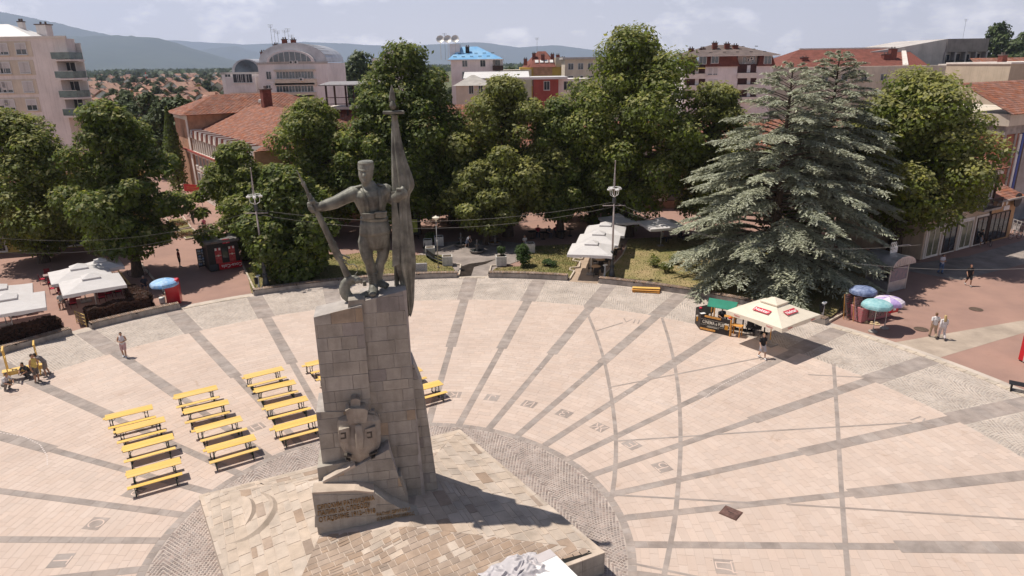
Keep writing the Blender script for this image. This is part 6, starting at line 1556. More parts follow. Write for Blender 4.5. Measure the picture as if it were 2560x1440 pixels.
# ------------------------------------------------------------------ people
SKIN = [mat('skin_tan', (.42, .235, .155), .6, .06, 6), mat('skin_fair', (.52, .32, .23), .6, .06, 6)]
def V3(x, y, z): return Vector((x, y, z))
def person(label, x, y, rz, h=1.75, shirt=(.6, .6, .6), sleeve=.55, pants=(.1, .1, .12), long_=True, shoes=(.7, .7, .7), hair=(.05, .035, .025), skin=0, pose='stand', long_hair=False, skirt=False, at_z=.012, loc=None, hatc=None):
    p = at(x, y) if loc is None else loc; t = thing('person', label, 'person', (p.x, p.y, at_z), rz, None, h / 1.75)
    J = dict(pel=V3(0, 0, .95), che=V3(0, .0, 1.28), neck=V3(0, .0, 1.47), head=V3(0, -.02, 1.62))
    for n_, s in (('L', 1), ('R', -1)):
        J['hip' + n_] = V3(.095 * s, 0, .93); J['kn' + n_] = V3(.105 * s, -.01, .50); J['an' + n_] = V3(.11 * s, .02, .085); J['sh' + n_] = V3(.185 * s, .0, 1.41); J['el' + n_] = V3(.245 * s, .02, 1.13); J['wr' + n_] = V3(.255 * s, -.06, .88)
    if pose == 'walk':
        J['knL'] += V3(0, -.16, .02); J['anL'] += V3(0, -.22, .0); J['knR'] += V3(0, .02, 0); J['anR'] += V3(0, .26, .05); J['elL'] += V3(0, .08, 0); J['wrL'] += V3(0, .16, .02); J['elR'] += V3(0, -.06, 0); J['wrR'] += V3(0, -.16, .05)
    if pose == 'phone':
        J['knL'] += V3(-.02, -.10, .01); J['anL'] += V3(-.04, -.12, 0); J['anR'] += V3(.02, .12, .02)
        for s, n_ in ((1, 'L'), (-1, 'R')): J['el' + n_] = V3(.25 * s, -.02, 1.14); J['wr' + n_] = V3(.08 * s, -.26, 1.14)
        J['head'] += V3(0, -.05, -.01)
    if pose == 'hip': J['elL'] = V3(.34, .06, 1.17); J['wrL'] = V3(.19, -.06, 1.0)
    if pose == 'sit':
        for k in ('pel', 'che', 'neck', 'head'): J[k] -= V3(0, 0, .43)
        for s, n_ in ((1, 'L'), (-1, 'R')):
            J['hip' + n_] -= V3(0, 0, .43); J['kn' + n_] = V3(.12 * s, -.42, .50); J['an' + n_] = V3(.12 * s, -.40, .085); J['sh' + n_] -= V3(0, 0, .43); J['el' + n_] = V3(.25 * s, -.05, .72); J['wr' + n_] = V3(.14 * s, -.30, .66)
    if pose == 'squat':
        for k, dy in (('pel', .12), ('che', -.05), ('neck', -.16), ('head', -.24)): J[k] -= V3(0, -dy, .60 if k == 'pel' else .62)
        for s, n_ in ((1, 'L'), (-1, 'R')):
            J['hip' + n_] = V3(.1 * s, .12, .33); J['kn' + n_] = V3(.17 * s, -.28, .48); J['an' + n_] = V3(.13 * s, -.02, .085); J['sh' + n_] = V3(.18 * s, -.12, .78); J['el' + n_] = V3(.24 * s, -.30, .55); J['wr' + n_] = V3(.12 * s, -.48, .45)
    if pose == 'bend':
        J['che'] = V3(0, -.16, 1.22); J['neck'] = V3(0, -.33, 1.36); J['head'] = V3(0, -.42, 1.46); J['anL'] += V3(.12, -.05, 0); J['anR'] += V3(-.12, .1, 0); J['knL'] += V3(.07, -.05, 0); J['knR'] += V3(-.07, .02, 0)
        for s, n_ in ((1, 'L'), (-1, 'R')): J['sh' + n_] = V3(.185 * s, -.28, 1.32); J['el' + n_] = V3(.24 * s, -.42, 1.06); J['wr' + n_] = V3(.18 * s, -.55, .86)
    RX = V3(1, 0, 0)
    b = MB()
    b.limb([J['pel'], J['pel'].lerp(J['che'], .5), J['che'], J['che'].lerp(J['neck'], .7)], [(.155, .11), (.135, .10), (.165, .115), (.13, .085)], 14, ref=RX)
    b.limb([J['neck'] - V3(0, 0, .05), J['neck'].lerp(J['head'], .6)], [.055, .052], 10)
    hd_ = J['head']; b.ball(hd_ + V3(0, .012, .03), (.076, .096, .10), 14, 10); b.ball(hd_ + V3(0, -.03, -.055), (.056, .062, .062), 12, 8)
    b.limb([hd_ + V3(0, -.088, .012), hd_ + V3(0, -.105, -.022)], [.010, .016], 7); b.limb([hd_ + V3(-.02, -.083, -.062), hd_ + V3(.02, -.083, -.062)], [.008, .008], 6)
    for s in (1, -1): b.ball(hd_ + V3(.079 * s, .01, .0), (.012, .022, .034), 8, 6); b.limb([hd_ + V3(.018 * s, -.082, .022), hd_ + V3(.045 * s, -.075, .022)], [.009, .008], 6)
    for n_, s in (('L', 1), ('R', -1)):
        b.limb([J['hip' + n_], J['hip' + n_].lerp(J['kn' + n_], .4), J['kn' + n_], J['kn' + n_].lerp(J['an' + n_], .35), J['an' + n_]], [.088, .078, .056, .057, .036], 12)
        f0 = J['an' + n_]; b.limb([f0 + V3(0, .045, -.035), f0 + V3(0, -.05, -.04), f0 + V3(0, -.15, -.055)], [(.036, .036), (.042, .034), (.035, .020)], 10, ref=RX)
        b.limb([J['sh' + n_] - V3(.03 * s, 0, 0), J['sh' + n_].lerp(J['el' + n_], .3), J['el' + n_], J['el' + n_].lerp(J['wr' + n_], .35), J['wr' + n_]], [.058, .052, .042, .042, .028], 10)
        d = (J['wr' + n_] - J['el' + n_]).normalized(); side = d.cross(RX).normalized() if abs(d.x) < .9 else V3(0, 0, 1); w = J['wr' + n_]
        b.limb([w, w + d * .05, w + d * .085], [(.028, .018), (.040, .018), (.038, .016)], 8, ref=side)
        for i, (o_, L) in enumerate(((-.030, .062), (-.010, .074), (.010, .070), (.029, .055))):
            q = w + d * .085 + side * o_; cu = d.cross(side) * s; b.limb([q, q + d * L * .5 + cu * .008, q + d * L * .85 + cu * .026], [.0095, .009, .008], 6)
        q = w + d * .03 + side * .034; b.limb([q, q + d * .03 + side * .026, q + d * .058 + side * .030], [.011, .010, .008], 6)
    body = b.build('body', SKIN[skin], t, smooth=True); m_ = body.modifiers.new('fuse', 'REMESH'); m_.mode = 'VOXEL'; m_.voxel_size = .0095; m_.use_smooth_shade = True
    nm_ = 'cloth_%d_%d_%d' % tuple(int(c * 99) for c in shirt); ms = mat(nm_, shirt, .85, .10, 5, bump=.5, bscale=14); mp_ = mat('cloth_%d_%d_%d' % tuple(int(c * 99) for c in pants), pants, .85, .10, 5, bump=.5, bscale=14); mh = mat('hair_%d_%d_%d' % tuple(int(c * 99) for c in hair), hair, .6, .25, 25)
    c = MB(); c.limb([J['pel'] - (J['che'] - J['pel']) * .08, J['pel'].lerp(J['che'], .3), J['pel'].lerp(J['che'], .7), J['che'], J['che'].lerp(J['neck'], .75)], [(.172, .128), (.165, .122), (.17, .125), (.185, .132), (.135, .09)], 16, ref=RX)
    for n_, s in (('L', 1), ('R', -1)):
        if sleeve > 0:
            e = J['sh' + n_].lerp(J['el' + n_], min(1, sleeve * 1.3)); P = [J['sh' + n_] - V3(.06 * s, 0, .01), J['sh' + n_], e]; R_ = [.075, .074, .066]
            if sleeve > .8: P.append(J['wr' + n_]); R_ = [.075, .072, .056, .042]
            c.limb(P, R_, 10)
        else: c.limb([J['sh' + n_] - V3(.1 * s, 0, .02), J['sh' + n_] - V3(.045 * s, 0, .01)], [.062, .055], 8)
    o = c.build('top' if sleeve < .8 else 'long_top', ms, t, smooth=True); m_ = o.modifiers.new('fuse', 'REMESH'); m_.mode = 'VOXEL'; m_.voxel_size = .013; m_.use_smooth_shade = True
    c = MB(); c.limb([J['pel'] + V3(0, 0, .03), (J['hipL'] + J['hipR']) / 2 - V3(0, 0, .04)], [(.165, .122), (.17, .125)], 14, ref=RX)
    for n_ in 'LR':
        e = J['kn' + n_]; hip = J['hip' + n_]
        if long_: c.limb([hip, hip.lerp(e, .5), e, e.lerp(J['an' + n_], .9)], [.105, .096, .078, .066], 12)
        else: c.limb([hip, hip.lerp(e, .45), hip.lerp(e, .86)], [.106, .102, .094], 12)
    if skirt: c.tube([J['pel'], J['pel'] - V3(0, 0, .2), J['pel'] - V3(0, 0, .42)], [(.17, .13), (.2, .17), (.23, .2)], 16, ref=RX)
    o = c.build('trousers' if long_ else 'shorts', mp_, t, smooth=True); m_ = o.modifiers.new('fuse', 'REMESH'); m_.mode = 'VOXEL'; m_.voxel_size = .013; m_.use_smooth_shade = True
    mhs = mat('shoe_%d_%d_%d' % tuple(int(q * 99) for q in shoes), shoes, .6, .08, 8)
    for n_ in 'LR':
        f0 = J['an' + n_]; c = MB(); c.limb([f0 + V3(0, .05, -.03), f0 + V3(0, -.05, -.036), f0 + V3(0, -.165, -.052)], [(.045, .046), (.050, .042), (.042, .028)], 12, ref=RX); c.limb([f0 + V3(0, .02, -.02), f0 + V3(0, .02, .03)], [.047, .042], 10); c.build('shoe', mhs, t, smooth=True)
    c = MB(); c.ball(hd_ + V3(0, .028, .052), (.084, .098, .092), 14, 8); c.ball(hd_ + V3(0, .06, .0), (.078, .062, .085), 12, 7)
    if long_hair: c.limb([hd_ + V3(0, .07, .02), hd_ + V3(0, .10, -.12), hd_ + V3(0, .12, -.30)], [(.085, .05), (.10, .05), (.085, .035)], 12, ref=RX)
    c.build('hair', mh, t, smooth=True)
    if hatc:
        MB().lathe([(.10, .06), (.10, .10), (.06, .15)], hd_ + V3(0, .02, .02), 14).build('cap', mat('cap_cloth', hatc, .8, .1, 5), t)
    return t
person('man in white tank top and pale pink shorts looking at his phone', 313, 893, radians(25), 1.76, (.66, .64, .66), 0, (.52, .34, .34), False, (.62, .66, .72), pose='phone')
person('boy in black T-shirt and pale grey shorts walking from the parasol', 1904, 896, radians(8), 1.68, (.018, .018, .020), .55, (.46, .44, .47), False, (.72, .70, .70), hair=(.22, .13, .07), pose='walk', skin=1)
c1 = person('man in white T-shirt and beige trousers walking beside a blonde woman', 2331, 844, radians(170), 1.76, (.70, .67, .66), .5, (.45, .33, .23), True, (.10, .08, .07), hair=(.20, .11, .06), pose='walk', skin=1)
person('woman in white clothes with long blonde hair seen from behind', 2353, 848, radians(168), 1.68, (.70, .67, .67), .95, (.62, .56, .56), True, (.08, .06, .06), hair=(.55, .40, .18), pose='walk', skin=1, long_hair=True)
person('man in black shirt and black shorts crossing the tree shadow', 2419, 714, radians(-10), 1.78, (.015, .014, .015), .5, (.02, .02, .022), False, (.45, .42, .40), hair=(.10, .03, .02), pose='walk')
person('man in pale T-shirt and blue jeans reading near the shop wall', 2350, 684, radians(15), 1.76, (.50, .50, .55), .5, (.07, .12, .22), True, (.08, .08, .1), pose='phone')
person('person in dark top and light shorts by the shop door on the right', 2450, 616, radians(60), 1.72, (.03, .03, .035), .5, (.35, .38, .45), False, (.3, .25, .2), pose='hip')
person('man in dark red shirt and black shorts standing on the left promenade', 451, 668, radians(120), 1.78, (.14, .018, .022), .55, (.02, .02, .025), False, (.35, .33, .32), pose='stand')
person('person in grey walking far down the left promenade', 484, 559, radians(10), 1.75, (.12, .11, .12), .9, (.13, .125, .14), True, (.06, .06, .06), pose='walk')
person('child in pink at the corner behind the black kiosk', 513, 577, radians(0), 1.5, (.58, .16, .22), .5, (.40, .12, .18), False, (.5, .5, .5), pose='stand', skin=1)
person('child in white T-shirt by the left drinking fountain', 1168, 619, radians(60), 1.45, (.58, .58, .62), .5, (.20, .24, .34), False, (.4, .4, .4), pose='bend', skin=1)
person('person in white sitting behind the green bush', 1312, 622, radians(40), 1.75, (.58, .54, .50), .5, (.10, .10, .12), True, (.1, .1, .1), pose='sit', at_z=.1)
person('grey haired man in pale shirt sitting at the left cafe', 158, 770, radians(20), 1.75, (.50, .55, .55), .5, (.36, .26, .22), False, (.2, .15, .12), hair=(.35, .32, .30), pose='sit')
person('person in dark clothes sitting at the end of the hedge', 364, 727, radians(40), 1.75, (.04, .04, .05), .5, (.05, .05, .07), False, (.2, .2, .2), hair=(.3, .28, .26), pose='sit')
person('waiter in blue by the shaded parasol of the left cafe', 284, 668, radians(-30), 1.75, (.03, .05, .14), .5, (.03, .03, .04), True, (.05, .05, .05), pose='bend')
person('worker in yellow tank top and grey shorts bending over the yellow bench', 95, 956, radians(80), 1.84, (.62, .47, .14), 0, (.13, .11, .10), False, (.20, .16, .13), pose='hip')
person('worker in white shirt squatting at the end of the yellow bench', 18, 975, radians(75), 1.75, (.55, .52, .52), .5, (.16, .14, .13), True, (.3, .28, .26), pose='squat')
person('worker in grey bending behind the yellow bench', 119, 940, radians(-60), 1.75, (.22, .20, .20), .5, (.20, .17, .15), False, (.2, .18, .17), pose='bend')
person('worker crouching behind the yellow bench, mostly hidden', 72, 944, radians(-10), 1.7, (.05, .05, .06), .5, (.08, .08, .09), True, (.15, .15, .15), pose='squat')
person('barman in dark shirt sitting behind the pub bar', 1803, 812, radians(0), 1.75, (.05, .05, .06), .5, (.05, .05, .06), True, (.1, .1, .1), pose='sit')
person('guest in white shirt sitting at the standing table under the cream parasol', 1876, 822, radians(160), 1.78, (.42, .41, .43), .5, (.05, .05, .06), True, (.1, .1, .1), pose='sit')
for i, (x, y, c_) in enumerate(((1345, 592, (.30, .03, .04)), (1372, 594, (.05, .05, .06)), (1390, 590, (.34, .04, .05)), (1656, 606, (.45, .43, .42)), (1700, 604, (.05, .05, .06)), (985, 596, (.40, .28, .30)))):
    person(('guest in red sitting leftmost in the shaded cafe terrace', 'guest in black sitting in the shaded cafe terrace', 'guest in red sitting rightmost in the shaded cafe terrace', 'guest in pale shirt under the shaded parasol', 'guest in dark shirt under the shaded parasol', 'person in pinkish shirt seen between soldier and flag')[i], x, y, radians(30 * i), 1.72, c_, .5, (.06, .06, .08), True, (.1, .1, .1), pose='sit' if i < 5 else 'stand')
for x, y, a, w_ in ((1312, 622, 40, 'the person in white behind the bush'), (158, 770, 20, 'the grey haired man at the left cafe'), (364, 727, 40, 'the person at the end of the hedge'), (1803, 812, 0, 'the barman'), (1876, 822, 160, 'the guest in white shirt at the bar'),
                    (1345, 592, 0, 'the leftmost terrace guest'), (1372, 594, 30, 'the terrace guest in black'), (1390, 590, 60, 'the rightmost terrace guest'), (1656, 606, 90, 'the guest in pale shirt'), (1700, 604, 120, 'the guest in dark shirt')):
    metal_chair('dark chair under ' + w_, x, y, radians(a), M_WICK, z=.012)
for i, (x, y) in enumerate(((1358, 598), (1404, 596), (1330, 596), (1670, 612), (1716, 608), (1425, 590))):
    cafe_table(('dark round table between the terrace guests', 'dark round table right of the terrace guests', 'dark round table left of the terrace guests', 'dark round table under the shaded parasol', 'dark round table right of the shaded parasol', 'dark round table by the tree behind the cafe path')[i], x, y, M_WICK)
# the yellow workbench with two upright frames
w0 = at(66, 942); wb_ = thing('yellow_work_table', 'yellow folding table with two upright orange wooden frames', 'table', (w0.x, w0.y, .012), radians(33))
MB().bbox((0, 0, .62), (2.2, .5, .04), 0, .008).build('table_top', M_YEL, wb_); MB().bbox((0, -.24, .48), (2.1, .04, .22), 0, .008).build('apron', M_YEL, wb_)
for sx in (-.8, .75):
    for y in (-.32, .32): MB().box((sx, y, 1.0), (.06, .06, 2.0)).build('frame_post', M_YEL, wb_)
    for z in (.35, 1.45): MB().box((sx, 0, z), (.05, .6, .06)).build('frame_rail', M_YEL, wb_)
    MB().box((sx, 0, 2.03), (.09, .95, .07)).build('frame_head', M_YEL, wb_)
# ------------------------------------------------------------------ buildings
M_PLW = mat('white_render', (.80, .74, .73), .9, .07, .25, bump=.1, streak=.2); M_PLP = mat('pale_pink_render', (.78, .71, .68), .9, .08, .25, streak=.25); M_PLB = mat('beige_render', (.64, .56, .46), .9, .08, .3, streak=.2); M_PLY = mat('yellow_render', (.56, .38, .10), .9, .08, .3, streak=.15); M_PLT = mat('tan_render', (.52, .41, .31), .9, .1, .4, streak=.3); M_PLO = mat('orange_brick_render', (.52, .29, .19), .9, .12, 1.0, bump=.3); M_PLG = mat('grey_concrete', (.50, .465, .445), .9, .1, .3, streak=.3)
M_DRED = mat('dark_red_render', (.32, .075, .06), .85, .1, .5); M_TRIM = mat('pale_trim', (.72, .66, .60), .8, .05, 1); M_FRM = mat('white_frame', (.70, .69, .68), .5, .04, 2); M_SHUT = mat('roller_shutter', (.58, .55, .54), .6, .05, 1.5, stretch=(1, 1, 14)); M_DWD = mat('dark_brown_wood', (.055, .028, .02), .6, .2, 3)
M_ROOF = mat('orange_roof_tile', (.34, .150, .095), .85, .22, 1.2, isl=.18, c2=(.215, .10, .075)); M_ROOFR = mat('red_brown_shingle', (.185, .062, .045), .85, .15, .8); M_ROOFD = mat('grey_brown_roof', (.15, .115, .105), .8, .15, .6); M_ROOFB = mat('blue_sheet_roof', (.12, .34, .62), .5, .12, .4, c2=(.28, .48, .68)); M_ROOFS = mat('silver_sheet_roof', (.50, .50, .535), .4, .1, .6, metal=.35); M_ROOFW = mat('white_sheet_roof', (.66, .64, .63), .5, .05, .5); M_CHIM = mat('chimney_brick', (.19, .06, .045), .9, .2, 4, bump=.4); M_GLS = glass(); M_GLSB = mat('blue_grey_pane', (.10, .13, .16), .1, .3, .3, spec=.7)
UNIT = {}
def unit(name, m, build):
    k = (name, m.name)
    if k not in UNIT: mb = MB(); build(mb); UNIT[k] = mb.mesh(name, m)
    return UNIT[k]
def ub(mb): mb.box((0, 0, 0), (1, 1, 1))
def upane(mb): mb.box((0, -.03, 0), (1, .02, 1))
class House:
    """building with a local frame: origin at a front corner, x along the front, y back, z up"""
    def __init__(s, name, label, cat, o, rz): s.t = thing(name, label, cat, o, rz)
    def box(s, nm, m, x0, x1, y0, y1, z0, z1, par=None, b=0):
        mb = MB(); c = ((x0 + x1) / 2, (y0 + y1) / 2, (z0 + z1) / 2); d = (x1 - x0, y1 - y0, z1 - z0)
        (mb.bbox(c, d, 0, b) if b else mb.box(c, d)); return mb.build(nm, m, par or s.t)
    def put(s, nm, me, c, d, rz, par):
        o = link(nm, me, par); o.location = c; o.scale = d; o.rotation_euler.z = rz; return o
    def win(s, x, z, w, h, face='f', y=0.0, frame_m=None, pane=None, shut=None, sill=True, nm='window', bars=1):
        """window with frame border, pane and mullions; face f looks to -y, l to -x, r to +x"""
        rz = {'f': 0, 'l': -pi / 2, 'r': pi / 2}[face]; fm = frame_m or M_FRM; fw = .09
        def P(u, dpt, zz): return Vector((x + u, y - dpt, zz)) if face == 'f' else (Vector((y - dpt, x - u, zz)) if face == 'l' else Vector((y + dpt, x + u, zz)))
        W = s.put(nm, unit('pane', pane or M_GLS, ub), P(0, .0, z), (w, .06, h), rz, s.t)
        W.scale = (1, 1, 1)
        key = (nm, round(w, 2), round(h, 2), (pane or M_GLS).name)
        if key not in UNIT: mb = MB(); mb.box((0, 0, 0), (w, .06, h)); UNIT[key] = mb.mesh('pane', pane or M_GLS)
        W.data = UNIT[key]
        kf = ('frame', round(w, 2), round(h, 2), fm.name, bars)
        if kf not in UNIT:
            mb = MB()
            for sx in (-1, 1): mb.box((sx * (w / 2), 0, 0), (fw, .16, h + fw))
            for sz in (-1, 1): mb.box((0, 0, sz * (h / 2)), (w - fw, .16, fw))
            for i in range(1, bars + 1): mb.box((-w / 2 + w * i / (bars + 1), -.02, 0), (.06, .1, h - fw))
            UNIT[kf] = mb.mesh('frame', fm)
        link('window_frame', UNIT[kf], W)
        if shut:
            ks_ = ('shut', round(w, 2), round(h * shut, 2))
            if ks_ not in UNIT: mb = MB(); mb.box((0, -.055, h / 2 - h * shut / 2), (w - fw, .03, h * shut)); UNIT[ks_] = mb.mesh('shutter', M_SHUT)
            link('roller_shutter', UNIT[ks_], W)
        if sill:
            k2 = ('sill', round(w, 2), round(h, 2))
            if k2 not in UNIT: mb = MB(); mb.box((0, -.10, -h / 2 - .08), (w + .2, .24, .06)); UNIT[k2] = mb.mesh('sill', M_TRIM)
            link('window_sill', UNIT[k2], W)
        return W
    def roof_courses(s, quad, m, nm='roof', step=.38, th=.05, par=None):
        """pitched face (eave left, eave right, ridge right, ridge left) laid in overlapping courses of tiles"""
        A, B, C, D = (Vector(p) for p in quad); n = max(2, int(((D - A).length + (C - B).length) / 2 / step)); nrm = (B - A).cross(D - A).normalized(); nrm = nrm if nrm.z > 0 else -nrm; mb = MB()
        for i in range(n):
            a0, b0 = A.lerp(D, i / n), B.lerp(C, i / n); a1, b1 = A.lerp(D, (i + 1.06) / n), B.lerp(C, (i + 1.06) / n); L = (b0 - a0).length; k = max(1, int(L / .55))
            for j in range(k):
                p0, p1 = a0.lerp(b0, j / k), a0.lerp(b0, (j + .97) / k); q0, q1 = a1.lerp(b1, j / k), a1.lerp(b1, (j + .97) / k); u = nrm * th; md = (p0 + p1) / 2 + u * 1.7; mq = (q0 + q1) / 2 + nrm * .045
                mb.add([p0 + u * .6, md, p1 + u * .6, q1 + nrm * .005, mq, q0 + nrm * .005, p0 - u * .4, p1 - u * .4], [(0, 1, 4, 5), (1, 2, 3, 4), (6, 0, 1), (6, 1, 7), (1, 2, 7)])
        o = mb.build(nm, m, par or s.t); tag(o, kind='stuff'); mb2 = MB(); mb2.poly([A - nrm * .03, B - nrm * .03, C - nrm * .03, D - nrm * .03]); mb2.build('roof_deck', M_ROOFD, o); return o
    def chimney(s, x, y, z0, z1, w=.7, m=None):
        c = s.box('chimney', m or M_CHIM, x - w / 2, x + w / 2, y - w / 2, y + w / 2, z0, z1); s.box('chimney_cap', M_ROOFD, x - w * .6, x + w * .6, y - w * .6, y + w * .6, z1, z1 + .15, c)
        for sx in (-1, 1): s.box('chimney_pot', M_ROOFD, x + sx * w * .25 - .1, x + sx * w * .25 + .1, y - .1, y + .1, z1 + .15, z1 + .5, c)
    def antenna(s, x, y, z, h=2.5): mb = MB(); mb.tube([(x, y, z), (x, y, z + h)], .03, 5); [mb.tube([(x - .6 + .1 * i, y, z + h - .25 * i), (x + .6 - .1 * i, y, z + h - .25 * i)], .02, 4) for i in range(3)]; mb.build('antenna', M_DARKM, s.t)
    def ac(s, x, y, z): c = s.box('air_conditioner', M_FRM, x - .4, x + .4, y - .35, y - .02, z - .3, z + .3, b=.03); mb = MB(); mb.lathe([(.22, -.01), (.22, .01)], (x - .08, y - .36, z), 14, M=Matrix.Rotation(pi / 2, 3, 'X')); mb.build('fan_grille', M_DARKM, c)
def zat(px_, py_, Y): return atY(px_, py_, Y).z
def xat(px_, py_, Y): return atY(px_, py_, Y).x

# -- apartment block at the left edge
Y = 104; zt = zat(90, 97, Y); xr = xat(132, 110, Y); x2 = xat(165, 110, Y); x0 = xat(-80, 100, Y) - 4
h = House('apartment_block', 'pale pink apartment block with shuttered windows at the left edge', 'building', (x0, Y, 0), 0); W = xr - x0; W2 = x2 - x0
h.box('wall', M_PLP, 0, W, 0, 3.4, 0, zt); h.box('recessed_wall', M_PLP, W, W2, 2.2, 3.4, 0, zt - .9); h.box('parapet', M_TRIM, -.2, W2 + .1, -.12, .25, zt, zt + .35); h.box('bay_fascia', M_PLP, W + .01, W2, .02, 2.2, zt - 2.1, zt - .01)
mb = MB(); mb.add([(0, 1.5, zt + .3), (W2 - 5.5, 1.5, zt + .3), (W2 - 6.5, 9, zt + .3), (0, 9, zt + .3), (0, 5, zt + 2.3), (W2 - 11, 5, zt + 2.3)], [(0, 1, 5, 4), (1, 2, 5), (2, 3, 4, 5), (0, 4, 3)]); mb.build('roof', M_ROOFW, h.t)
for i, (px_, w) in enumerate(((24, .8), (48, .7), (92, 1.5), (83, .8))): X = xat(px_, 85, Y + 5) - x0; h.chimney(X, 5 + i, zt + .4, zt + (1.7, 2.6, 2.2, 1.2)[i], w, M_PLP)
rows = [(124, .8), (171, .5), (219, 1.0), (264, .9), (312, .8)]
for ri, (py_, sh) in enumerate(rows):
    zc = zat(60, py_ - 2, Y)
    rec = h.box('window_band', M_PLB, xat(-60, py_, Y) - x0, xat(80 + ri * 7, py_, Y) - x0, -.05, .02, zc - 1.05, zc + 1.05)
    for px_, s_ in ((-12 + ri * 8, 0.6), (8 + ri * 6, .75), (54 + ri * 9, .95)):
        h.win(xat(px_, py_, Y) - x0, zc, 1.5, 1.55, shut=s_ if (ri + int(px_)) % 3 else .55, y=-.06)
    zs = zat(165, py_ + 27, Y)
    if ri < 4:
        bl = h.box('balcony', M_PLP, W, W2 + .9, -1.2, 2.2, zs - .1, zs + .12); h.box('balcony_glass', mat('green_tint_glass', (.12, .17, .16), .15, .2, 1, spec=.6), W + .1, W2 + .85, -1.17, -1.12, zs + .2, zs + 1.1, bl); h.box('balcony_glass', MATS['green_tint_glass'], W2 + .8, W2 + .85, -1.12, 2.0, zs + .2, zs + 1.1, bl); h.box('handrail', M_POLE, W + .1, W2 + .88, -1.19, -1.10, zs + 1.1, zs + 1.16, bl)
        h.win((W + W2) / 2 - .4, zs + 1.25, 1.6, 2.2, y=2.18, pane=M_GLS, bars=1, nm='balcony_door', sill=False); h.win(W2 + .1, zs + 1.25, 1.2, 2.2, y=2.18 if False else 2.19, shut=.9, sill=False)
h.antenna(xat(112, 250, Y - 2) - x0, -2 + 2.5, zat(112, 275, Y), 4)

# -- town hall: tiled hip roofs, dormer screen with triangular hoods
Y0 = 88
o = atY(470, 330, Y0); zE = zat(700, 345, 80)
c_near, c_far = atY(640, 420, 74), atY(462, 330, 101)         # right (near) and left (far) ends of the eave line
dv_ = Vector((c_near.x - c_far.x, c_near.y - c_far.y, 0)); rz = atan2(dv_.y, dv_.x); Lh = dv_.length
h = House('town_hall', 'orange brick hall with big red tiled hip roof and dormer screen left of the trees', 'building', (c_far.x, c_far.y, 0), rz); D_ = 18.0
ze = 6.6
h.box('wall', M_PLO, 0, Lh, 0, D_, 0, ze); h.box('cornice', M_TRIM, -.3, Lh + .3, -.35, 0, ze - .25, ze + .15); h.box('band', M_TRIM, -.05, Lh + .05, -.10, 0, 4.1, 4.7); h.box('plinth', M_TRIM, -.05, Lh + .05, -.08, 0, 0, .9); h.box('gutter', M_DRED, -.2, Lh + .2, -.62, -.36, ze + .02, ze + .22)
for i in range(int(Lh / 2.05)):
    x = 1.3 + i * 2.05; h.win(x, 5.5, 1.15, 1.3, bars=1); h.win(x, 2.5, 1.25, 2.5, bars=1)
    h.box('pilaster', M_TRIM, x + .9, x + 1.12, -.09, 0, .9, 4.1)
# dormer storey: small lights under triangular hoods
h.box('attic_wall', M_TRIM, 4.2, Lh - .2, .5, 1.2, ze + .1, ze + 2.3)
for i in range(int((Lh - 4.2) / 1.25)):
    x = 4.9 + i * 1.25; h.win(x, ze + 1.1, .8, 1.2, y=.5, bars=0, sill=False); mb = MB(); mb.prism([(x - .62, -.25, ze + 1.95), (x + .62, -.25, ze + 1.95), (x, -.25, ze + 3.05)], (0, 1.6, 0)); mb.build('dormer_hood', M_ROOFR if i % 2 else M_TRIM, h.t)
    mb = MB(); mb.prism([(x - .14, -.15, ze + .15), (x + .14, -.15, ze + .15), (x + .14, -.15, ze + 1.95), (x - .14, -.15, ze + 1.95)], (0, .7, 0)); mb.build('dormer_post', M_TRIM, h.t)
zr0, zr1 = ze + 2.6, ze + 6.0
h.roof_courses([(-.3, .4, zr0), (Lh + .4, .4, zr0), (Lh - 6.5, D_ / 2, zr1), (5, D_ / 2, zr1)], M_ROOF); h.roof_courses([(Lh + .4, .4, zr0), (Lh + .4, D_, zr0), (Lh - 6.5, D_ / 2, zr1), (Lh - 6.6, D_ / 2, zr1)], M_ROOF); h.roof_courses([(Lh + .4, D_, zr0), (-.3, D_, zr0), (5, D_ / 2, zr1), (Lh - 6.5, D_ / 2, zr1)], M_ROOF)
h.box('end_wall', M_PLO, Lh - .2, Lh + .1, 0, D_, 0, zr0)
h.box('rear_block_wall', M_PLO, -4.5, 4.1, -.25, D_ + 2, 0, ze + 5.0); h.box('rear_trim', M_TRIM, -4.6, 4.2, -.33, -.25, ze + 4.3, ze + 5.0); h.box('corner_trim', M_TRIM, 3.2, 4.2, -.34, -.25, 0, ze + 4.3); rz_ = ze + 5.0
X0, X1, Y0_, Y1_ = -5.4, 5.0, -1.2, D_ + 2.8; xm_, zr_ = -.2, rz_ + 2.4
h.roof_courses([(X0, Y0_, rz_), (X1, Y0_, rz_), (xm_ + .05, 4.5, zr_), (xm_ - .05, 4.5, zr_)], M_ROOF); h.roof_courses([(X1, Y0_, rz_), (X1, Y1_, rz_), (xm_, D_ - 3, zr_), (xm_, 4.5, zr_)], M_ROOF); h.roof_courses([(X0, Y1_, rz_), (X0, Y0_, rz_), (xm_, 4.5, zr_), (xm_, D_ - 3, zr_)], M_ROOF)
h.chimney(10.5, D_ * .50, ze + 4.0, ze + 8.2, 1.2); mb = MB(); mb.lathe([(.7, 0), (.7, .3), (.5, .35), (.5, .8), (.8, .85), (.8, 1.2), (.2, 1.35)], (8.2, D_ * .52, ze + 5.6), 12); mb.build('roof_vent', M_POLE, h.t)
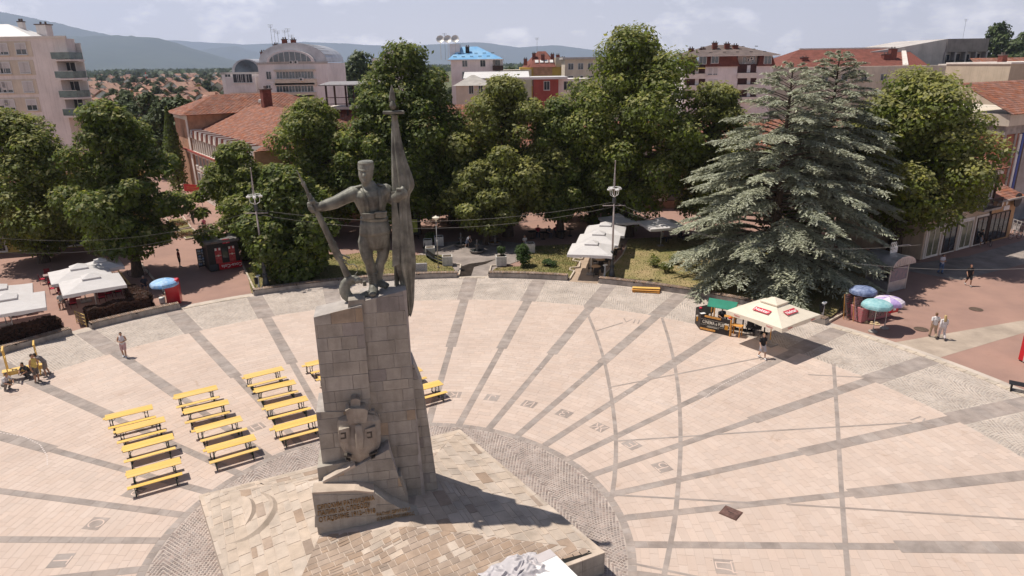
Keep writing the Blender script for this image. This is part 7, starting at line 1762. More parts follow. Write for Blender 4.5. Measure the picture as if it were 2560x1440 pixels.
# lower wing with long tiled roof and a timber roof terrace behind
p = atY(760, 285, 112); w = House('tiled_wing', 'long low wing with red tiled roof and timber roof terrace behind the soldier', 'building', (p.x - 6, 112, 0), radians(-3)); zw = zat(800, 280, 112)
w.box('wall', M_PLW, 0, 34, 0, 10, 0, zw - 3.6); w.roof_courses([(-.6, -.6, zw - 3.6), (34.6, -.6, zw - 3.6), (34.6, 5, zw + .6), (-.6, 5, zw + .6)], M_ROOF); w.roof_courses([(34.6, 10.6, zw - 3.6), (-.6, 10.6, zw - 3.6), (-.6, 5, zw + .6), (34.6, 5, zw + .6)], M_ROOF)
for sx in (9, 12.2, 15.4, 18.6):
    for y in (3.2, 7.8): w.box('terrace_post', M_DWD, sx - .13, sx + .13, y - .13, y + .13, zw - .8, zw + 4.0)
for z in (zw + 1.0, zw + 2.0): w.box('terrace_rail', M_DWD, 9, 18.6, 3.1, 3.2, z, z + .1)
w.box('terrace_floor', M_TRIM, 8.6, 19, 2.9, 8.1, zw + .2, zw + .6); mb = MB(); mb.prism([(8.0, 2.4, zw + 3.9), (8.0, 8.6, zw + 4.3), (8.0, 8.6, zw + 4.45), (8.0, 2.4, zw + 4.05)], (11.8, 0, 0)); mb.build('terrace_roof', mat('grey_sheet_roof', (.30, .28, .28), .5, .1, 1), w.t)
for i in range(14): w.box('roof_rib', M_POLE, 8.2 + i * .86, 8.26 + i * .86, 2.35, 2.6, zw + 4.05, zw + 4.13)
# -- yellow building right behind the soldier
p = atY(880, 470, 84); yb = House('yellow_building', 'ochre yellow building with white window surrounds behind the soldier', 'building', (xat(780, 470, 84), 84, 0), radians(4)); zy = zat(930, 385, 84)
yb.box('wall', M_PLY, 0, 26, 0, 10, 0, zy); yb.box('cornice', M_TRIM, -.3, 26.3, -.35, 0, zy - .5, zy); yb.box('string_course', M_TRIM, -.05, 26.05, -.12, 0, zy - 5.2, zy - 4.8)
yb.roof_courses([(-.5, -.5, zy), (26.5, -.5, zy), (25, 5, zy + 3), (1, 5, zy + 3)], M_ROOF)
for i in range(7):
    x = 2.2 + i * 3.6
    for z in (zy - 2.6, zy - 7.0): yb.box('window_surround', M_TRIM, x - .95, x + .95, -.10, .0, z - 1.35, z + 1.45); yb.win(x, z, 1.3, 2.2, y=-.11, pane=M_GLS, frame_m=M_DWD, bars=1); yb.box('window_hood', M_TRIM, x - 1.05, x + 1.05, -.25, 0, z + 1.5, z + 1.68)
# -- left street front behind the cafe trees
p = atY(-40, 560, 72); lb = House('cafe_building', 'pale yellow street building in the shade behind the left cafe', 'building', (xat(-120, 560, 70), 66, 0), radians(18)); lb.box('wall', M_PLY, 0, 19, 0, 10, 0, 7.0); lb.box('cornice', M_TRIM, -.2, 19.2, -.3, 0, 6.6, 7.1); lb.roof_courses([(-.5, -.5, 7.1), (19.5, -.5, 7.1), (18, 5, 9.2), (1, 5, 9.2)], M_ROOF)
for i in range(5): x = 2 + i * 3.6; lb.box('shop_front', M_TRIM, x - 1.3, x + 1.3, -.1, 0, .1, 3.1); lb.win(x, 1.6, 2.1, 2.5, y=-.11, bars=1, sill=False, frame_m=M_DWD); lb.win(x, 5.4, 1.2, 1.8)
# -- low cafe fronts along the back of the park
cf = House('terrace_front', 'pale tan row of cafe fronts in the shade behind the park', 'building', (xat(1180, 560, 86), 86, 0), radians(-2)); cf.box('wall', M_PLT, 0, 48, 0, 10, 0, 7.2); cf.box('plinth', mat('terracotta_plinth', (.34, .19, .12), .9, .12, 1), -.05, 48.05, -.1, 0, 0, 1.0); cf.box('cornice', M_TRIM, -.2, 48.2, -.35, 0, 6.8, 7.3); cf.roof_courses([(-.5, -.5, 7.3), (48.5, -.5, 7.3), (47, 5, 10.4), (1, 5, 10.4)], M_ROOF)
for i in range(12): x = 2.4 + i * 3.9; cf.win(x, 2.4, 1.9, 2.7, frame_m=M_DWD, bars=1, sill=False); cf.win(x, 5.5, 1.3, 1.5, frame_m=M_FRM); cf.box('pilaster', M_TRIM, x + 1.75, x + 2.15, -.08, 0, 1.0, 6.8)
# bright tiled roof with skylights seen between the trees
sk = House('skylight_house', 'low house with orange tiled roof and blue skylight between the trees', 'building', (xat(1655, 400, 90), 90, 0), radians(-6)); zk = zat(1700, 430, 90); sk.box('wall', M_PLW, 0, 11, 1, 10, 0, zk); rf_ = sk.roof_courses([(-.4, .4, zk), (11.4, .4, zk), (11.4, 6, zk + 4.2), (-.4, 6, zk + 4.2)], M_ROOF)
for x in (3.2, 6.4): f_ = MB(); f_.prism([(x, 1.4, zk + .90), (x + 1.1, 1.4, zk + .90), (x + 1.1, 2.9, zk + 2.02), (x, 2.9, zk + 2.02)], (0, -.1, .12)); s_ = f_.build('skylight', M_DARKM, sk.t); g_ = MB(); g_.prism([(x + .1, 1.38, zk + 1.07), (x + 1.0, 1.38, zk + 1.07), (x + 1.0, 2.7, zk + 2.05), (x + .1, 2.7, zk + 2.05)], (0, -.02, .03)); g_.build('skylight_pane', mat('sky_pane', (.20, .30, .45), .1, .1, 2, spec=.7), s_)

# -- white block with rounded silver roof
Y = 146; x0 = xat(655, 250, Y); x1 = xat(826, 250, Y); zt = zat(740, 158, Y); W = x1 - x0
h = House('round_roof_block', 'white apartment block with silver barrel roof and roof antennas', 'building', (x0, Y, 0), radians(0)); h.box('wall', M_PLW, 0, W, 0, 16, 0, zt); h.box('parapet', M_PLG, -.15, W + .15, -.15, .2, zt - .15, zt + .25)
k = 16; mb = MB(); PR = [(W * .5 - W * .49 * cos(pi * i / k), zt + .2 + 3.7 * sin(pi * i / k) ** .9) for i in range(k + 1)]; mb.prism([(x, .6, z) for x, z in PR], (0, 15, 0)); mb.build('barrel_roof', M_ROOFS, h.t)
mb = MB(); Q = [(W * .42 - W * .34 * cos(pi * i / 12) + W * .06, zt + .25 + 2.3 * sin(pi * i / 12)) for i in range(13)]; mb.prism([(x, -.25, z) for x, z in Q], (0, 1.0, 0)); mb.build('arch_gable', M_PLW, h.t)
Q2 = [(W * .48 - W * .30 * cos(pi * i / 12), zt + .3 + 1.9 * sin(pi * i / 12)) for i in range(13)]; mb = MB(); mb.prism([(x, -.32, z) for x, z in Q2], (0, .06, 0)); ag = mb.build('arch_glazing', M_GLSB, h.t)
for i in range(7): x = W * .48 + W * .30 * (-.8 + i * .266); h.box('arch_mullion', M_FRM, x - .05, x + .05, -.36, -.31, zt + .3, zt + .3 + 1.9 * sqrt(max(.02, 1 - ((x - W * .48) / (W * .30)) ** 2)), ag)
for i in range(18): x = W * (.04 + .92 * i / 17); a_ = math.acos(max(-1, min(1, (W * .5 - x) / (W * .49)))); z_ = zt + .2 + 3.7 * sin(a_) ** .9; h.box('roof_seam', M_POLE, x - .04, x + .04, .55, 8, z_ - .02, z_ + .05)
for ri, py_ in enumerate((188, 222, 252)):
    zc = zat(700, py_, Y); h.win(xat(672, py_, Y) - x0, zc, 1.0, 1.5); h.box('bay', M_PLB, xat(688, py_, Y) - x0, xat(790, py_, Y) - x0, -.7, 0, zc - 2.1, zc - .75)
    for j in range(6): h.win(xat(699 + j * 15.5, py_, Y) - x0, zc, 1.25, 1.35, sill=False, pane=M_GLS if j % 2 else M_GLSB)
    h.box('bay_soffit', M_PLB, xat(688, py_, Y) - x0, xat(790, py_, Y) - x0, -.7, 0, zc + .75, zc + 1.1)
h.ac(xat(730, 164, Y) - x0, 0, zt - .5 + .7); h.ac(xat(742, 164, Y) - x0, 0, zt + .2); h.ac(xat(757, 198, Y) - x0, -.7, zat(757, 198, Y))
for px_ in (682, 690, 698, 716, 724, 732): h.antenna(xat(px_, 120, Y + 4) - x0, 4, zt + 3.4, random.uniform(1.6, 4.2))
for px_ in (633, 668, 690, 712): h.chimney(xat(px_, 130, Y + 3) - x0 + 2, 3, zt + .5, zt + (2.2, 3.6, 4.6, 4.5)[(633, 668, 690, 712).index(px_)], .9)
xa = xat(548, 220, Y) - x0; zs = zat(600, 182, Y); h.box('side_wing', M_PLW, xa, 0, 2, 16, 0, zs - .2); h.box('wing_parapet', M_PLG, xa - .15, .0, 1.9, 2.2, zs - .3, zs + .1); h.box('wing_box', M_PLW, xa + 1.2, -1.2, .8, 2, zat(600, 232, Y), zs - .8)
for px_, wd in ((588, 1.6), (602, 1.6), (618, 1.4), (560, 1.2)): h.win(xat(px_, 190, Y) - x0, zat(px_, 196, Y), wd, 1.7, y=.8 if px_ > 570 else 2.0)
mb = MB(); Q = [(-3.4 - 3.2 * cos(pi * i / 10), zs + .1 + 2.6 * sin(pi * i / 10)) for i in range(11)]; mb.prism([(x, 3, z) for x, z in Q], (0, 9, 0)); mb.build('small_barrel_roof', M_ROOFS, h.t); mb = MB(); mb.prism([(x * .82 - .6, 2.9, z * 1.0 - .2) for x, z in Q], (0, .12, 0)); mb.build('small_arch_glazing', M_GLSB, h.t)

# -- white house with blue roof
Y = 172; x0 = xat(1128, 180, Y); x1 = xat(1232, 180, Y); zt = zat(1190, 148, Y); W = x1 - x0
h = House('blue_roof_house', 'white apartment house with bright blue hipped sheet roof', 'building', (x0, Y, 0), 0); h.box('wall', M_PLW, 0, W, 0, 14, 0, zt); mb = MB(); e = .7; mb.add([(-e, -e, zt), (W + 2.6, -e, zt), (W + 2.6, 14 + e, zt), (-e, 14 + e, zt), (W * .25, 6, zt + 3.0), (W * .62, 6, zt + 3.0)], [(0, 1, 5, 4), (1, 2, 5), (2, 3, 4, 5), (3, 0, 4)]); mb.build('roof', M_ROOFB, h.t); h.box('eave', M_TRIM, -e, W + 2.6, -e, 14 + e, zt - .25, zt - .02)
for ri, py_ in enumerate((158, 188, 216)):
    for px_ in (1162, 1207): h.win(xat(px_, py_, Y) - x0, zat(px_, py_, Y), 1.25, 1.6)
    zc = zat(1240, py_ + 6, Y); b_ = h.box('balcony', M_DWD if ri % 2 == 0 else M_TRIM, W, W + 2.5, -1, 3, zc - 1.0, zc); h.box('balcony_back', M_PLW, W, W + 2.4, 3, 14, zc - 1, zc + 2); h.win(W + 1.2, zc + .8, 1.2, 1.6, y=2.98)
for i in range(10): h.box('snow_guard', M_DARKM, W * (.06 + .1 * i), W * (.06 + .1 * i) + .8, .3 + (i % 2) * 1.6, .4 + (i % 2) * 1.6, zt + .62 + (i % 2) * .72, zt + .74 + (i % 2) * .72)
for i, px_ in enumerate((1098, 1117, 1136)): X = xat(px_, 105, Y) - x0; d_ = MB(); d_.lathe([(.05, 0), (.6, .12), (.95, .35), (.93, .38), (.55, .16), (.05, .05)], (X, 3, zt + 4.6), 14, M=Matrix.Rotation(radians(65), 3, 'X')); s_ = d_.build('satellite_dish', M_POLE, h.t); m_ = MB(); m_.tube([(X, 3, zt), (X, 3, zt + 4.6)], .06, 6); m_.build('dish_mast', M_POLE, s_)
h.antenna(xat(1109, 110, Y) - x0, 3.5, zt, 6); h.box('stair_head', M_PLW, xat(1122, 130, Y) - x0, xat(1148, 130, Y) - x0, 3, 7, zt + .5, zt + 3.6); h.chimney(xat(1167, 130, Y) - x0, 3, zt + 1, zt + 2.8, .9, M_DARKM)
x0 = xat(936, 180, Y); x1 = xat(1010, 180, Y); zt = zat(960, 142, Y); W = x1 - x0
h = House('gabled_white_house', 'white gabled house with glazed balcony left of the tall tree', 'building', (x0, Y, 0), 0); h.box('wall', M_PLW, 2, W, 0, 12, 0, zt); mb = MB(); mb.prism([(2, -.1, zt), (W, -.1, zt), ((W + 2) / 2, -.1, zt + 1.7)], (0, 12, 0)); mb.build('gable', M_PLW, h.t); mb = MB(); mb.prism([(1.6, -.3, zt - .05), ((W + 2) / 2, -.3, zt + 1.75), (W + .4, -.3, zt - .05), (W + .4, -.3, zt + .2), ((W + 2) / 2, -.3, zt + 2.05), (1.6, -.3, zt + .2)], (0, 12.5, 0)); mb.build('roof', M_ROOFB, h.t)
for py_ in (163, 190): zc = zat(945, py_, Y); b_ = h.box('balcony', M_PLW, -.3, 2.4, -1, 4, zc - 1.6, zc - .8); h.box('balcony_post', M_FRM, -.25, -.1, -.95, -.8, zc - .8, zc + 1.4, b_); h.win(1.1, zc + .2, 1.6, 1.7, y=-.2); h.box('balcony_wall', M_PLW, -.2, 2.2, 0, 4, zc - .8, zc + 1.6)
for py_ in (150, 178): h.win(W * .62, zat(975, py_, Y), 1.2, 1.5)
# -- small grey roofed villa and red box house in front
Y = 138; x0 = xat(1140, 225, Y); x1 = xat(1222, 225, Y); zt = zat(1180, 214, Y); W = x1 - x0
h = House('grey_villa', 'low house with pale grey hipped roof behind the tall tree', 'building', (x0, Y, 0), 0); h.box('wall', M_PLB, 0, W, 0, 9, 0, zt); mb = MB(); mb.add([(-.6, -.6, zt), (W + .6, -.6, zt), (W + .6, 9.6, zt), (-.6, 9.6, zt), (W * .45, 4.5, zt + 1.9), (W * .55, 4.5, zt + 1.9)], [(0, 1, 5, 4), (1, 2, 5), (2, 3, 4, 5), (3, 0, 4)]); mb.build('roof', mat('pale_grey_roof', (.40, .37, .34), .8, .1, 1), h.t)
for px_ in (1178, 1202): h.win(xat(px_, 225, Y) - x0, zat(px_, 224, Y), .9, 1.6)
Y = 160; x0 = xat(1335, 210, Y); x1 = xat(1405, 200, Y); zt = zat(1370, 198, Y); W = x1 - x0
h = House('red_box_house', 'flat roofed house with dark red side wall and white roof edge', 'building', (x0, Y, 0), 0); h.box('wall', M_DRED, 0, W - .8, 0, 10, 0, zt); h.box('roof_slab', M_ROOFW, -6, W + 1.2, -.8, 11, zt, zt + .5); h.win(xat(1367, 215, Y) - x0, zat(1367, 214, Y), 1.3, 1.9); h.box('white_wing', M_PLW, W - .8, W + 6.5, 1.5, 10, 0, zt); h.win(W + 1.6, zat(1395, 215, Y), 2.2, 1.9, y=1.5, bars=2); h.win(W + 4.6, zat(1395, 215, Y), 1.4, 1.5, y=1.5); mb = MB(); mb.prism([(-16, 2, zt + .3), (-1, -.2, zt + .3), (-1, 8, zt + 1.6), (-16, 8, zt + 1.6)], (0, 0, .12)); mb.build('sheet_roof', M_ROOFW, h.t)
# -- brown roofed terrace houses with many chimneys
Y = 205; x0 = xat(1300, 165, Y); x1 = xat(1412, 165, Y); zt = zat(1350, 168, Y); W = x1 - x0
h = House('chimney_house', 'yellow house with red brown roof crowded with brick chimneys', 'building', (x0, Y, 0), 0); h.box('wall', M_PLY, 0, W, 0, 16, 0, zt); h.box('brick_band', M_PLO, W * .3, W * .72, -.1, 0, zt - 2.2, zt)
mb = MB(); mb.add([(W * .22, -.6, zt), (W * .8, -.6, zt), (W * .95, 12, zt), (W * .05, 12, zt), (W * .42, 7, zt + 4.4), (W * .60, 7, zt + 4.4)], [(0, 1, 5, 4), (1, 2, 5), (2, 3, 4, 5), (3, 0, 4)]); mb.build('roof', M_ROOFR, h.t)
for i in range(9): px_ = (1314, 1336, 1351, 1358, 1383, 1398, 1404, 1411, 1376)[i]; h.chimney(xat(px_, 140, Y) - x0, 2.5 + (i % 3) * 1.5, zt + .5, zat(px_, (148, 134, 148, 138, 136, 138, 146, 145, 148)[i], Y + 4), 1.0)
for i in range(4): x = W * (.34 + .11 * i); mb = MB(); mb.prism([(x, 1.2, zt + 1.15), (x + 1.0, 1.2, zt + 1.15), (x + 1.0, 2.4, zt + 1.85), (x, 2.4, zt + 1.85)], (0, -.06, .14)); mb.build('skylight', M_ROOFW, h.t)
h.box('side_tower', M_PLB, W * .80, W * 1.05, 1, 12, 0, zt + 2.6); h.box('front_wing', M_PLB, -6, W * .25, -2, 10, 0, zt - .6); h.antenna(xat(1344, 118, Y) - x0, 4, zt + 3, 5)
for i in range(8): h.win(W * .08 + i * W * .12, zt - 4.2, 1.3, 1.6, y=0)
h = House('cream_flat_block', 'cream flat roofed block with grey roof edge behind the tallest tree', 'building', (xat(1412, 165, 190), 190, 0), 0); zt = zat(1450, 148, 190); W = xat(1500, 165, 190) - xat(1412, 165, 190)
h.box('wall', M_PLB, 0, W + 6, 0, 12, 0, zt); h.box('roof_slab', M_PLG, -.6, W + 7, -.8, 12.5, zt, zt + .5)
for i in range(5):
    for z in (zt - 1.8, zt - 5): h.win(1.6 + i * 2.6, z, 1.4, 1.6)
# -- mansard block
Y = 166; x0 = xat(1712, 160, Y); x1 = xat(1932, 160, Y); zt = zat(1820, 166, Y); W = x1 - x0
h = House('mansard_block', 'pale block with dark red mansard storey and grey brown hipped roof', 'building', (x0, Y, 0), radians(-2)); zm = zat(1820, 138, Y); zr = zat(1800, 112, Y + 6)
h.box('wall', M_PLW, 0, W, 0, 16, 0, zt)
def mans(a, b, y0=-.5, in_=.7): mb = MB(); mb.prism([(a, y0, zt), (b, y0, zt), (b - in_, y0 + 1.1, zm), (a + in_, y0 + 1.1, zm)], (0, 8, 0)); mb.build('mansard', M_ROOFR, h.t)
xm = [xat(p_, 150, Y) - x0 for p_ in (1712, 1750, 1762, 1848, 1892, 1936)]
mans(0, xm[1], .6); mans(xm[2], xm[3]); mans(xm[4], xm[5]); h.box('grey_bay', M_PLG, xm[3] - .2, xm[4] + .2, 1.0, 6, zt, zm + .3)
mb = MB(); e = .9; mb.add([(-e, -1.2, zm), (W + e, -1.2, zm), (W + e, 16, zm), (-e, 16, zm), (W * .36, 7, zr), (W * .62, 7, zr)], [(0, 1, 5, 4), (1, 2, 5), (2, 3, 4, 5), (3, 0, 4)]); mb.build('roof', M_ROOFD, h.t); h.box('eave', M_TRIM, -e, W + e, -1.25, 16, zm - .22, zm - .02)
for i in range(16): h.box('snow_guard', M_DARKM, W * (.12 + .05 * i), W * (.12 + .05 * i) + .7, .2 + (i % 3) * 1.6, .3 + (i % 3) * 1.6, zm + .62 + (i % 3) * .62, zm + .75 + (i % 3) * .62)
for px_, yy in ((1737, 122), (1827, 110), (1848, 114), (1796, 108), (1765, 122)): h.chimney(xat(px_, 125, Y) - x0, 4, zm + .6, zat(px_, yy, Y + 4), 1.1)
for px_, py_ in ((1786, 148), (1756, 150), (1916, 150)): h.win(xat(px_, py_, Y) - x0, zat(px_, py_, Y), 1.7, 1.8, y=-.25, sill=False)
h.win(xat(1862, 150, Y) - x0, zat(1862, 150, Y), .7, 1.5, y=1.0); h.ac(xat(1872, 150, Y) - x0, 1.0, zat(1872, 150, Y)); h.ac(xat(1880, 146, Y) - x0, 1.0, zat(1880, 146, Y)); h.win(xat(1884, 152, Y) - x0, zat(1884, 152, Y), .8, 2.2, y=1.0)
for py_ in (178, 207, 238):
    zc = zat(1800, py_, Y)
    for px_ in (1775, 1788): h.win(xat(px_, py_, Y) - x0, zc, .95, 1.6, shut=.85)
    for a, b in ((1712, 1762), (1842, 1888)):
        xa, xb = xat(a, py_, Y) - x0, xat(b, py_, Y) - x0; rc = h.box('loggia', mat('loggia_dark', (.07, .03, .028), .8, .2, 1), xa, xb, -.06, .02, zc - .5, zc + 1.5); h.box('loggia_parapet', M_TRIM, xa, xb, -.9, -.07, zc - 1.6, zc - .45, rc); h.box('loggia_door', M_FRM, xa + (xb - xa) * .5, xa + (xb - xa) * .68, -.10, -.07, zc - .45, zc + 1.2, rc); h.box('loggia_rail', M_DARKM, xa, xb, -.92, -.85, zc - .4, zc - .32, rc)
mb = MB(); a_ = xat(1731, 170, Y) - x0; mb.prism([(a_, -1.8, zat(1740, 172, Y)), (a_ + 2.6, -1.8, zat(1740, 172, Y)), (a_ + 2.6, -.1, zat(1740, 168, Y)), (a_, -.1, zat(1740, 168, Y))], (0, 0, .06)); mb.build('yellow_awning', mat('yellow_awning', (.62, .47, .12), .7, .05, 2), h.t)
# -- big grey block with long red roof on the right
Y = 196; x0 = xat(2170, 180, Y); zt = zat(2380, 97, Y); xA = xat(2368, 100, Y); xB = xat(2472, 100, Y)
h = House('concrete_block', 'large grey concrete block with stacked balconies and slanting side wall', 'building', (x0, Y, 0), radians(0)); W = xB - x0; a = xA - x0
mb = MB(); mb.prism([(0, 0, 0), (a, 0, 0), (a, 0, zt), (a * .35, 0, zat(2240, 120, Y)), (0, 0, zat(2150, 130, Y))], (0, 26, 0)); mb.build('side_wall', M_PLG, h.t); h.box('head_block', mat('dark_concrete', (.25, .225, .215), .9, .1, .4, streak=.3), a, W, -.3, 24, zt - 3.4, zt); h.box('balcony_wall', M_PLG, a, W, 1.6, 24, 0, zt - 3.4)
zz0 = zat(2400, 200, Y)
for r_i in range(5):
    z = zt - 3.4 - (r_i + 1) * 3.1; fl_ = h.box('balcony_slab', M_PLG, a, W, -.3, 1.6, z - .12, z + .12)
    h.box('balcony_rail', M_DARKM, a + .1, W, -.28, -.2, z + .12, z + 1.0, fl_)
    for i in range(4): h.win(a + (W - a) * (.14 + .24 * i), z + 1.4, 1.6, 2.2, y=1.58, sill=False, pane=M_GLS, frame_m=M_DWD if i % 2 else M_FRM)
for i in range(5): x = a + (W - a) * i / 4; h.box('fin_wall', mat('fin_concrete', (.30, .28, .275), .9, .1, .5), x - .2, x + .2, -.35, 1.6, 0, zt - 3.4)
h.antenna(a + (W - a) * .48, 2, zt, 5)
Y2 = 186; xa = xat(2030, 160, Y2); xb = xat(2300, 160, Y2); z_e = zat(2200, 166, Y2); z_r = zat(2200, 121, Y2 + 13)
r_ = House('long_red_roof_hall', 'long hall with big dark red roof and brick chimneys before the concrete block', 'building', (xa, Y2, 0), 0); Wr = xb - xa
r_.box('wall', M_PLB, 0, Wr, 0, 24, 0, z_e); r_.box('parapet_wall', M_PLB, -16, Wr + 9, -4, -.5, 0, z_e + .1); r_.box('grey_link', M_PLG, Wr + 4.5, Wr + 10, -4.3, -.4, 0, z_e + .4)
mb = MB(); mb.add([(-9, -.4, z_e), (Wr - 4.5, -.4, z_e), (Wr + 1.8, 13, z_r), (1.5, 13, z_r), (-9, 24, z_e), (Wr + 2, 24, z_e), (Wr + 1.8, -.4, z_e)], [(0, 1, 2, 3), (3, 2, 5, 4), (0, 3, 4)]); mb.build('roof', M_ROOFR, r_.t); mb = MB(); mb.prism([(Wr - 4.7, -.5, z_e), (Wr - 3.3, -.5, z_e), (Wr + 2.6, 13, z_r), (Wr + 1.5, 13, z_r)], (0, -.1, .35)); mb.build('white_coping', M_TRIM, r_.t); mb = MB(); mb.prism([(Wr - 3.4, -.3, z_e), (Wr + 2.3, -.3, z_e), (Wr + 2.5, 12.9, z_r)], (0, .1, 0)); mb.build('brick_gable', M_CHIM, r_.t)
r_.box('ridge_cap', M_TRIM, 1.5, Wr + 1.8, 12.8, 13.3, z_r - .05, z_r + .3)
for px_, py_ in ((2214, 142), (2232, 128), (2010, 150)): X = xat(px_, py_, Y2 + 5) - xa; r_.chimney(X, 5, z_e + .8, zat(px_, py_ - 6, Y2 + 5), 1.6)
for i in range(5): r_.win(2 + i * 5, z_e - 2.6, 1.6, 1.6, y=-4.02)
# -- far right: pale side wall, tiled roofs, brick and glass house, shop row
Y = 120; x0 = xat(2520, 200, Y); zt = zat(2540, 160, Y); h = House('blank_side_house', 'tall pale house with blank side wall at the right edge', 'building', (x0, Y, 0), radians(10)); h.box('wall', mat('pale_ochre_wall', (.50, .42, .32), .9, .06, .4, streak=.25), 0, 18, 0, 14, 0, zt); h.box('coping', M_TRIM, -.15, 18.2, -.15, 14, zt, zt + .3); h.chimney(4, 6, zt, zt + 1.4, 1)
for i in range(4): h.win(6 + i * 3, zt - 3.5, 1.3, 1.6)
Y = 170; x0 = xat(2455, 190, Y); zt = zat(2500, 178, Y); h = House('tiled_far_house', 'white house with orange tiled roof behind the right trees', 'building', (x0, Y, 0), 0); h.box('wall', M_PLW, 0, 20, 0, 10, 0, zt); h.roof_courses([(-.5, -.5, zt), (20.5, -.5, zt), (20.5, 5, zt + 3), (-.5, 5, zt + 3)], M_ROOF, step=.6)
for i in range(6): h.win(1.8 + i * 3.2, zt - 2.0, 1.6, 1.5)
# shop row along the promenade on the right: two storeys, then one storey, then the glass corner
A_ = at(2300, 650); B_ = at(2530, 590); dS = Vector((B_.x - A_.x, B_.y - A_.y, 0)); rzS = atan2(dS.y, dS.x); LS = dS.length
h = House('shop_house', 'tan two storey corner shop house with iron balcony behind the right lime tree', 'building', (A_.x, A_.y, 0), rzS); L1 = LS * .66; zt = 7.6
h.box('wall', M_PLT, 0, L1, 0, 9, 0, zt); h.box('cornice', M_TRIM, -.2, L1 + .25, -.4, 0, zt - .6, zt - .1); h.box('eave', M_DWD, -.4, L1 + .4, -.7, .2, zt - .1, zt + .05); h.roof_courses([(-.5, -.75, zt), (L1 + .5, -.75, zt), (L1 - 2.5, 4.5, zt + 3.2), (2, 4.5, zt + 3.2)], M_ROOF); h.roof_courses([(L1 + .5, -.75, zt), (L1 + .5, 9.5, zt), (L1 - 2.5, 4.5, zt + 3.2), (L1 - 2.6, 4.5, zt + 3.2)], M_ROOF); h.box('string_course', M_TRIM, -.05, L1 + .05, -.15, 0, 3.75, 4.05); h.box('drain_pipe', M_DWD, L1 - .12, L1 + .02, -.2, -.05, 0, zt - .2)
for i in range(4): x = 1.4 + i * (L1 - 2.6) / 3; h.box('window_surround', M_TRIM, x - .75, x + .75, -.1, 0, 4.5, 6.8); h.win(x, 5.6, 1.0, 1.8, y=-.11, bars=1); h.box('shop_surround', M_TRIM, x - 1.2, x + 1.2, -.1, 0, .05, 3.1); h.win(x, 1.55, 1.9, 2.6, y=-.11, frame_m=M_DWD if i % 2 else M_TRIM, sill=False, nm='shop_window', pane=M_GLS if i % 2 else mat('shop_display', (.22, .20, .13), .2, .6, 2, c2=(.06, .08, .05), spec=.6)); h.box('vent', M_DWD, x - .15, x + .15, -.44, -.40, 7.1, 7.4)
xb_ = L1 - 3.4; bl = h.box('balcony', M_CONC, xb_, L1 - .3, -1.1, 0, 3.75, 3.95); h.box('balcony_rail', M_DARKM, xb_, L1 - .3, -1.1, -1.04, 4.85, 4.92, bl)
for i in range(18): x = xb_ + .05 + i * (L1 - .4 - xb_) / 17; h.box('baluster', M_DARKM, x - .02, x + .02, -1.09, -1.05, 3.95, 4.86, bl)
shop = h
h = House('low_shop', 'low orange shop with tiled lean roof and diamond panels at the corner', 'building', (A_.x + dS.normalized().x * (L1 + .05), A_.y + dS.normalized().y * (L1 + .05), 0), rzS); L2 = LS * .30; h.box('wall', mat('orange_render', (.50, .29, .15), .9, .1, .6, streak=.3), 0, L2, 0, 6, 0, 4.3); h.roof_courses([(-.1, -.6, 4.3), (L2 + .4, -.6, 4.3), (L2 - .4, 4.2, 6.4), (-.1, 4.2, 6.4)], M_ROOF); h.box('gutter', M_CONC, -.1, L2 + .4, -.75, -.58, 4.2, 4.36); h.win(L2 * .45, 1.55, L2 * .72, 2.7, y=0, frame_m=M_DWD, sill=False, bars=3, nm='shop_window'); h.box('sign', M_PLP, L2 * .5, L2 * .72, -.08, 0, 3.05, 3.5)
for i in range(3): mb = MB(); x = L2 * (.25 + .17 * i); mb.prism([(x - .25, -.03, 3.75), (x, -.03, 3.5), (x + .25, -.03, 3.75), (x, -.03, 4.0)], (0, -.03, 0)); mb.build('diamond_panel', M_TRIM, h.t)
p = at(2545, 585); h = House('brick_frame_house', 'half finished red brick house with concrete frame and blue corner strip', 'building', (p.x - 1.5, p.y + 3.0, 0), rzS); zt = zat(2540, 300, p.y + 3); h.box('wall', mat('red_hollow_brick', (.33, .125, .075), .9, .15, 2, bump=.5), 0, 14, 0, 12, 0, zt - 1.5); h.box('ring_beam', M_CONC, -.1, 14, -.12, 12, zt - 1.5, zt - .6); h.box('roof_band', M_PLB, -.3, 14.3, -.4, 12, zt - .6, zt + .6); h.roof_courses([(-.6, -.7, zt + .6), (14.5, -.7, zt + .6), (14.5, 5, zt + 3.6), (-.6, 5, zt + 3.6)], M_ROOF)
for x in (.0, 2.2): h.box('concrete_column', M_CONC, x, x + .45, -.10, 0, 0, zt - 1.5)
h.box('ladder_strip', M_FRM, 3.2, 3.65, -.12, 0, 0, zt - 1.6); h.box('blue_strip', mat('blue_strip', (.02, .06, .30), .5, .05, 2), 3.7, 4.15, -.16, 0, 0, zt - 1.5); h.box('brown_strip', M_DWD, 4.15, 4.5, -.14, 0, 0, zt - 1.6); h.ac(-.2, -.1, 6.3)
for r_i in range(12): h.box('brick_course', mat('brick_course', (.36, .14, .085), .9, .1, 3), .5, 2.2, -.03, 0, .6 + r_i * .75, .6 + r_i * .75 + .68)
h.box('glass_front', mat('grey_blue_glass', (.22, .24, .26), .15, .2, .4, spec=.6), 4.5, 14, -.1, 0, 0, zt - 1.6)
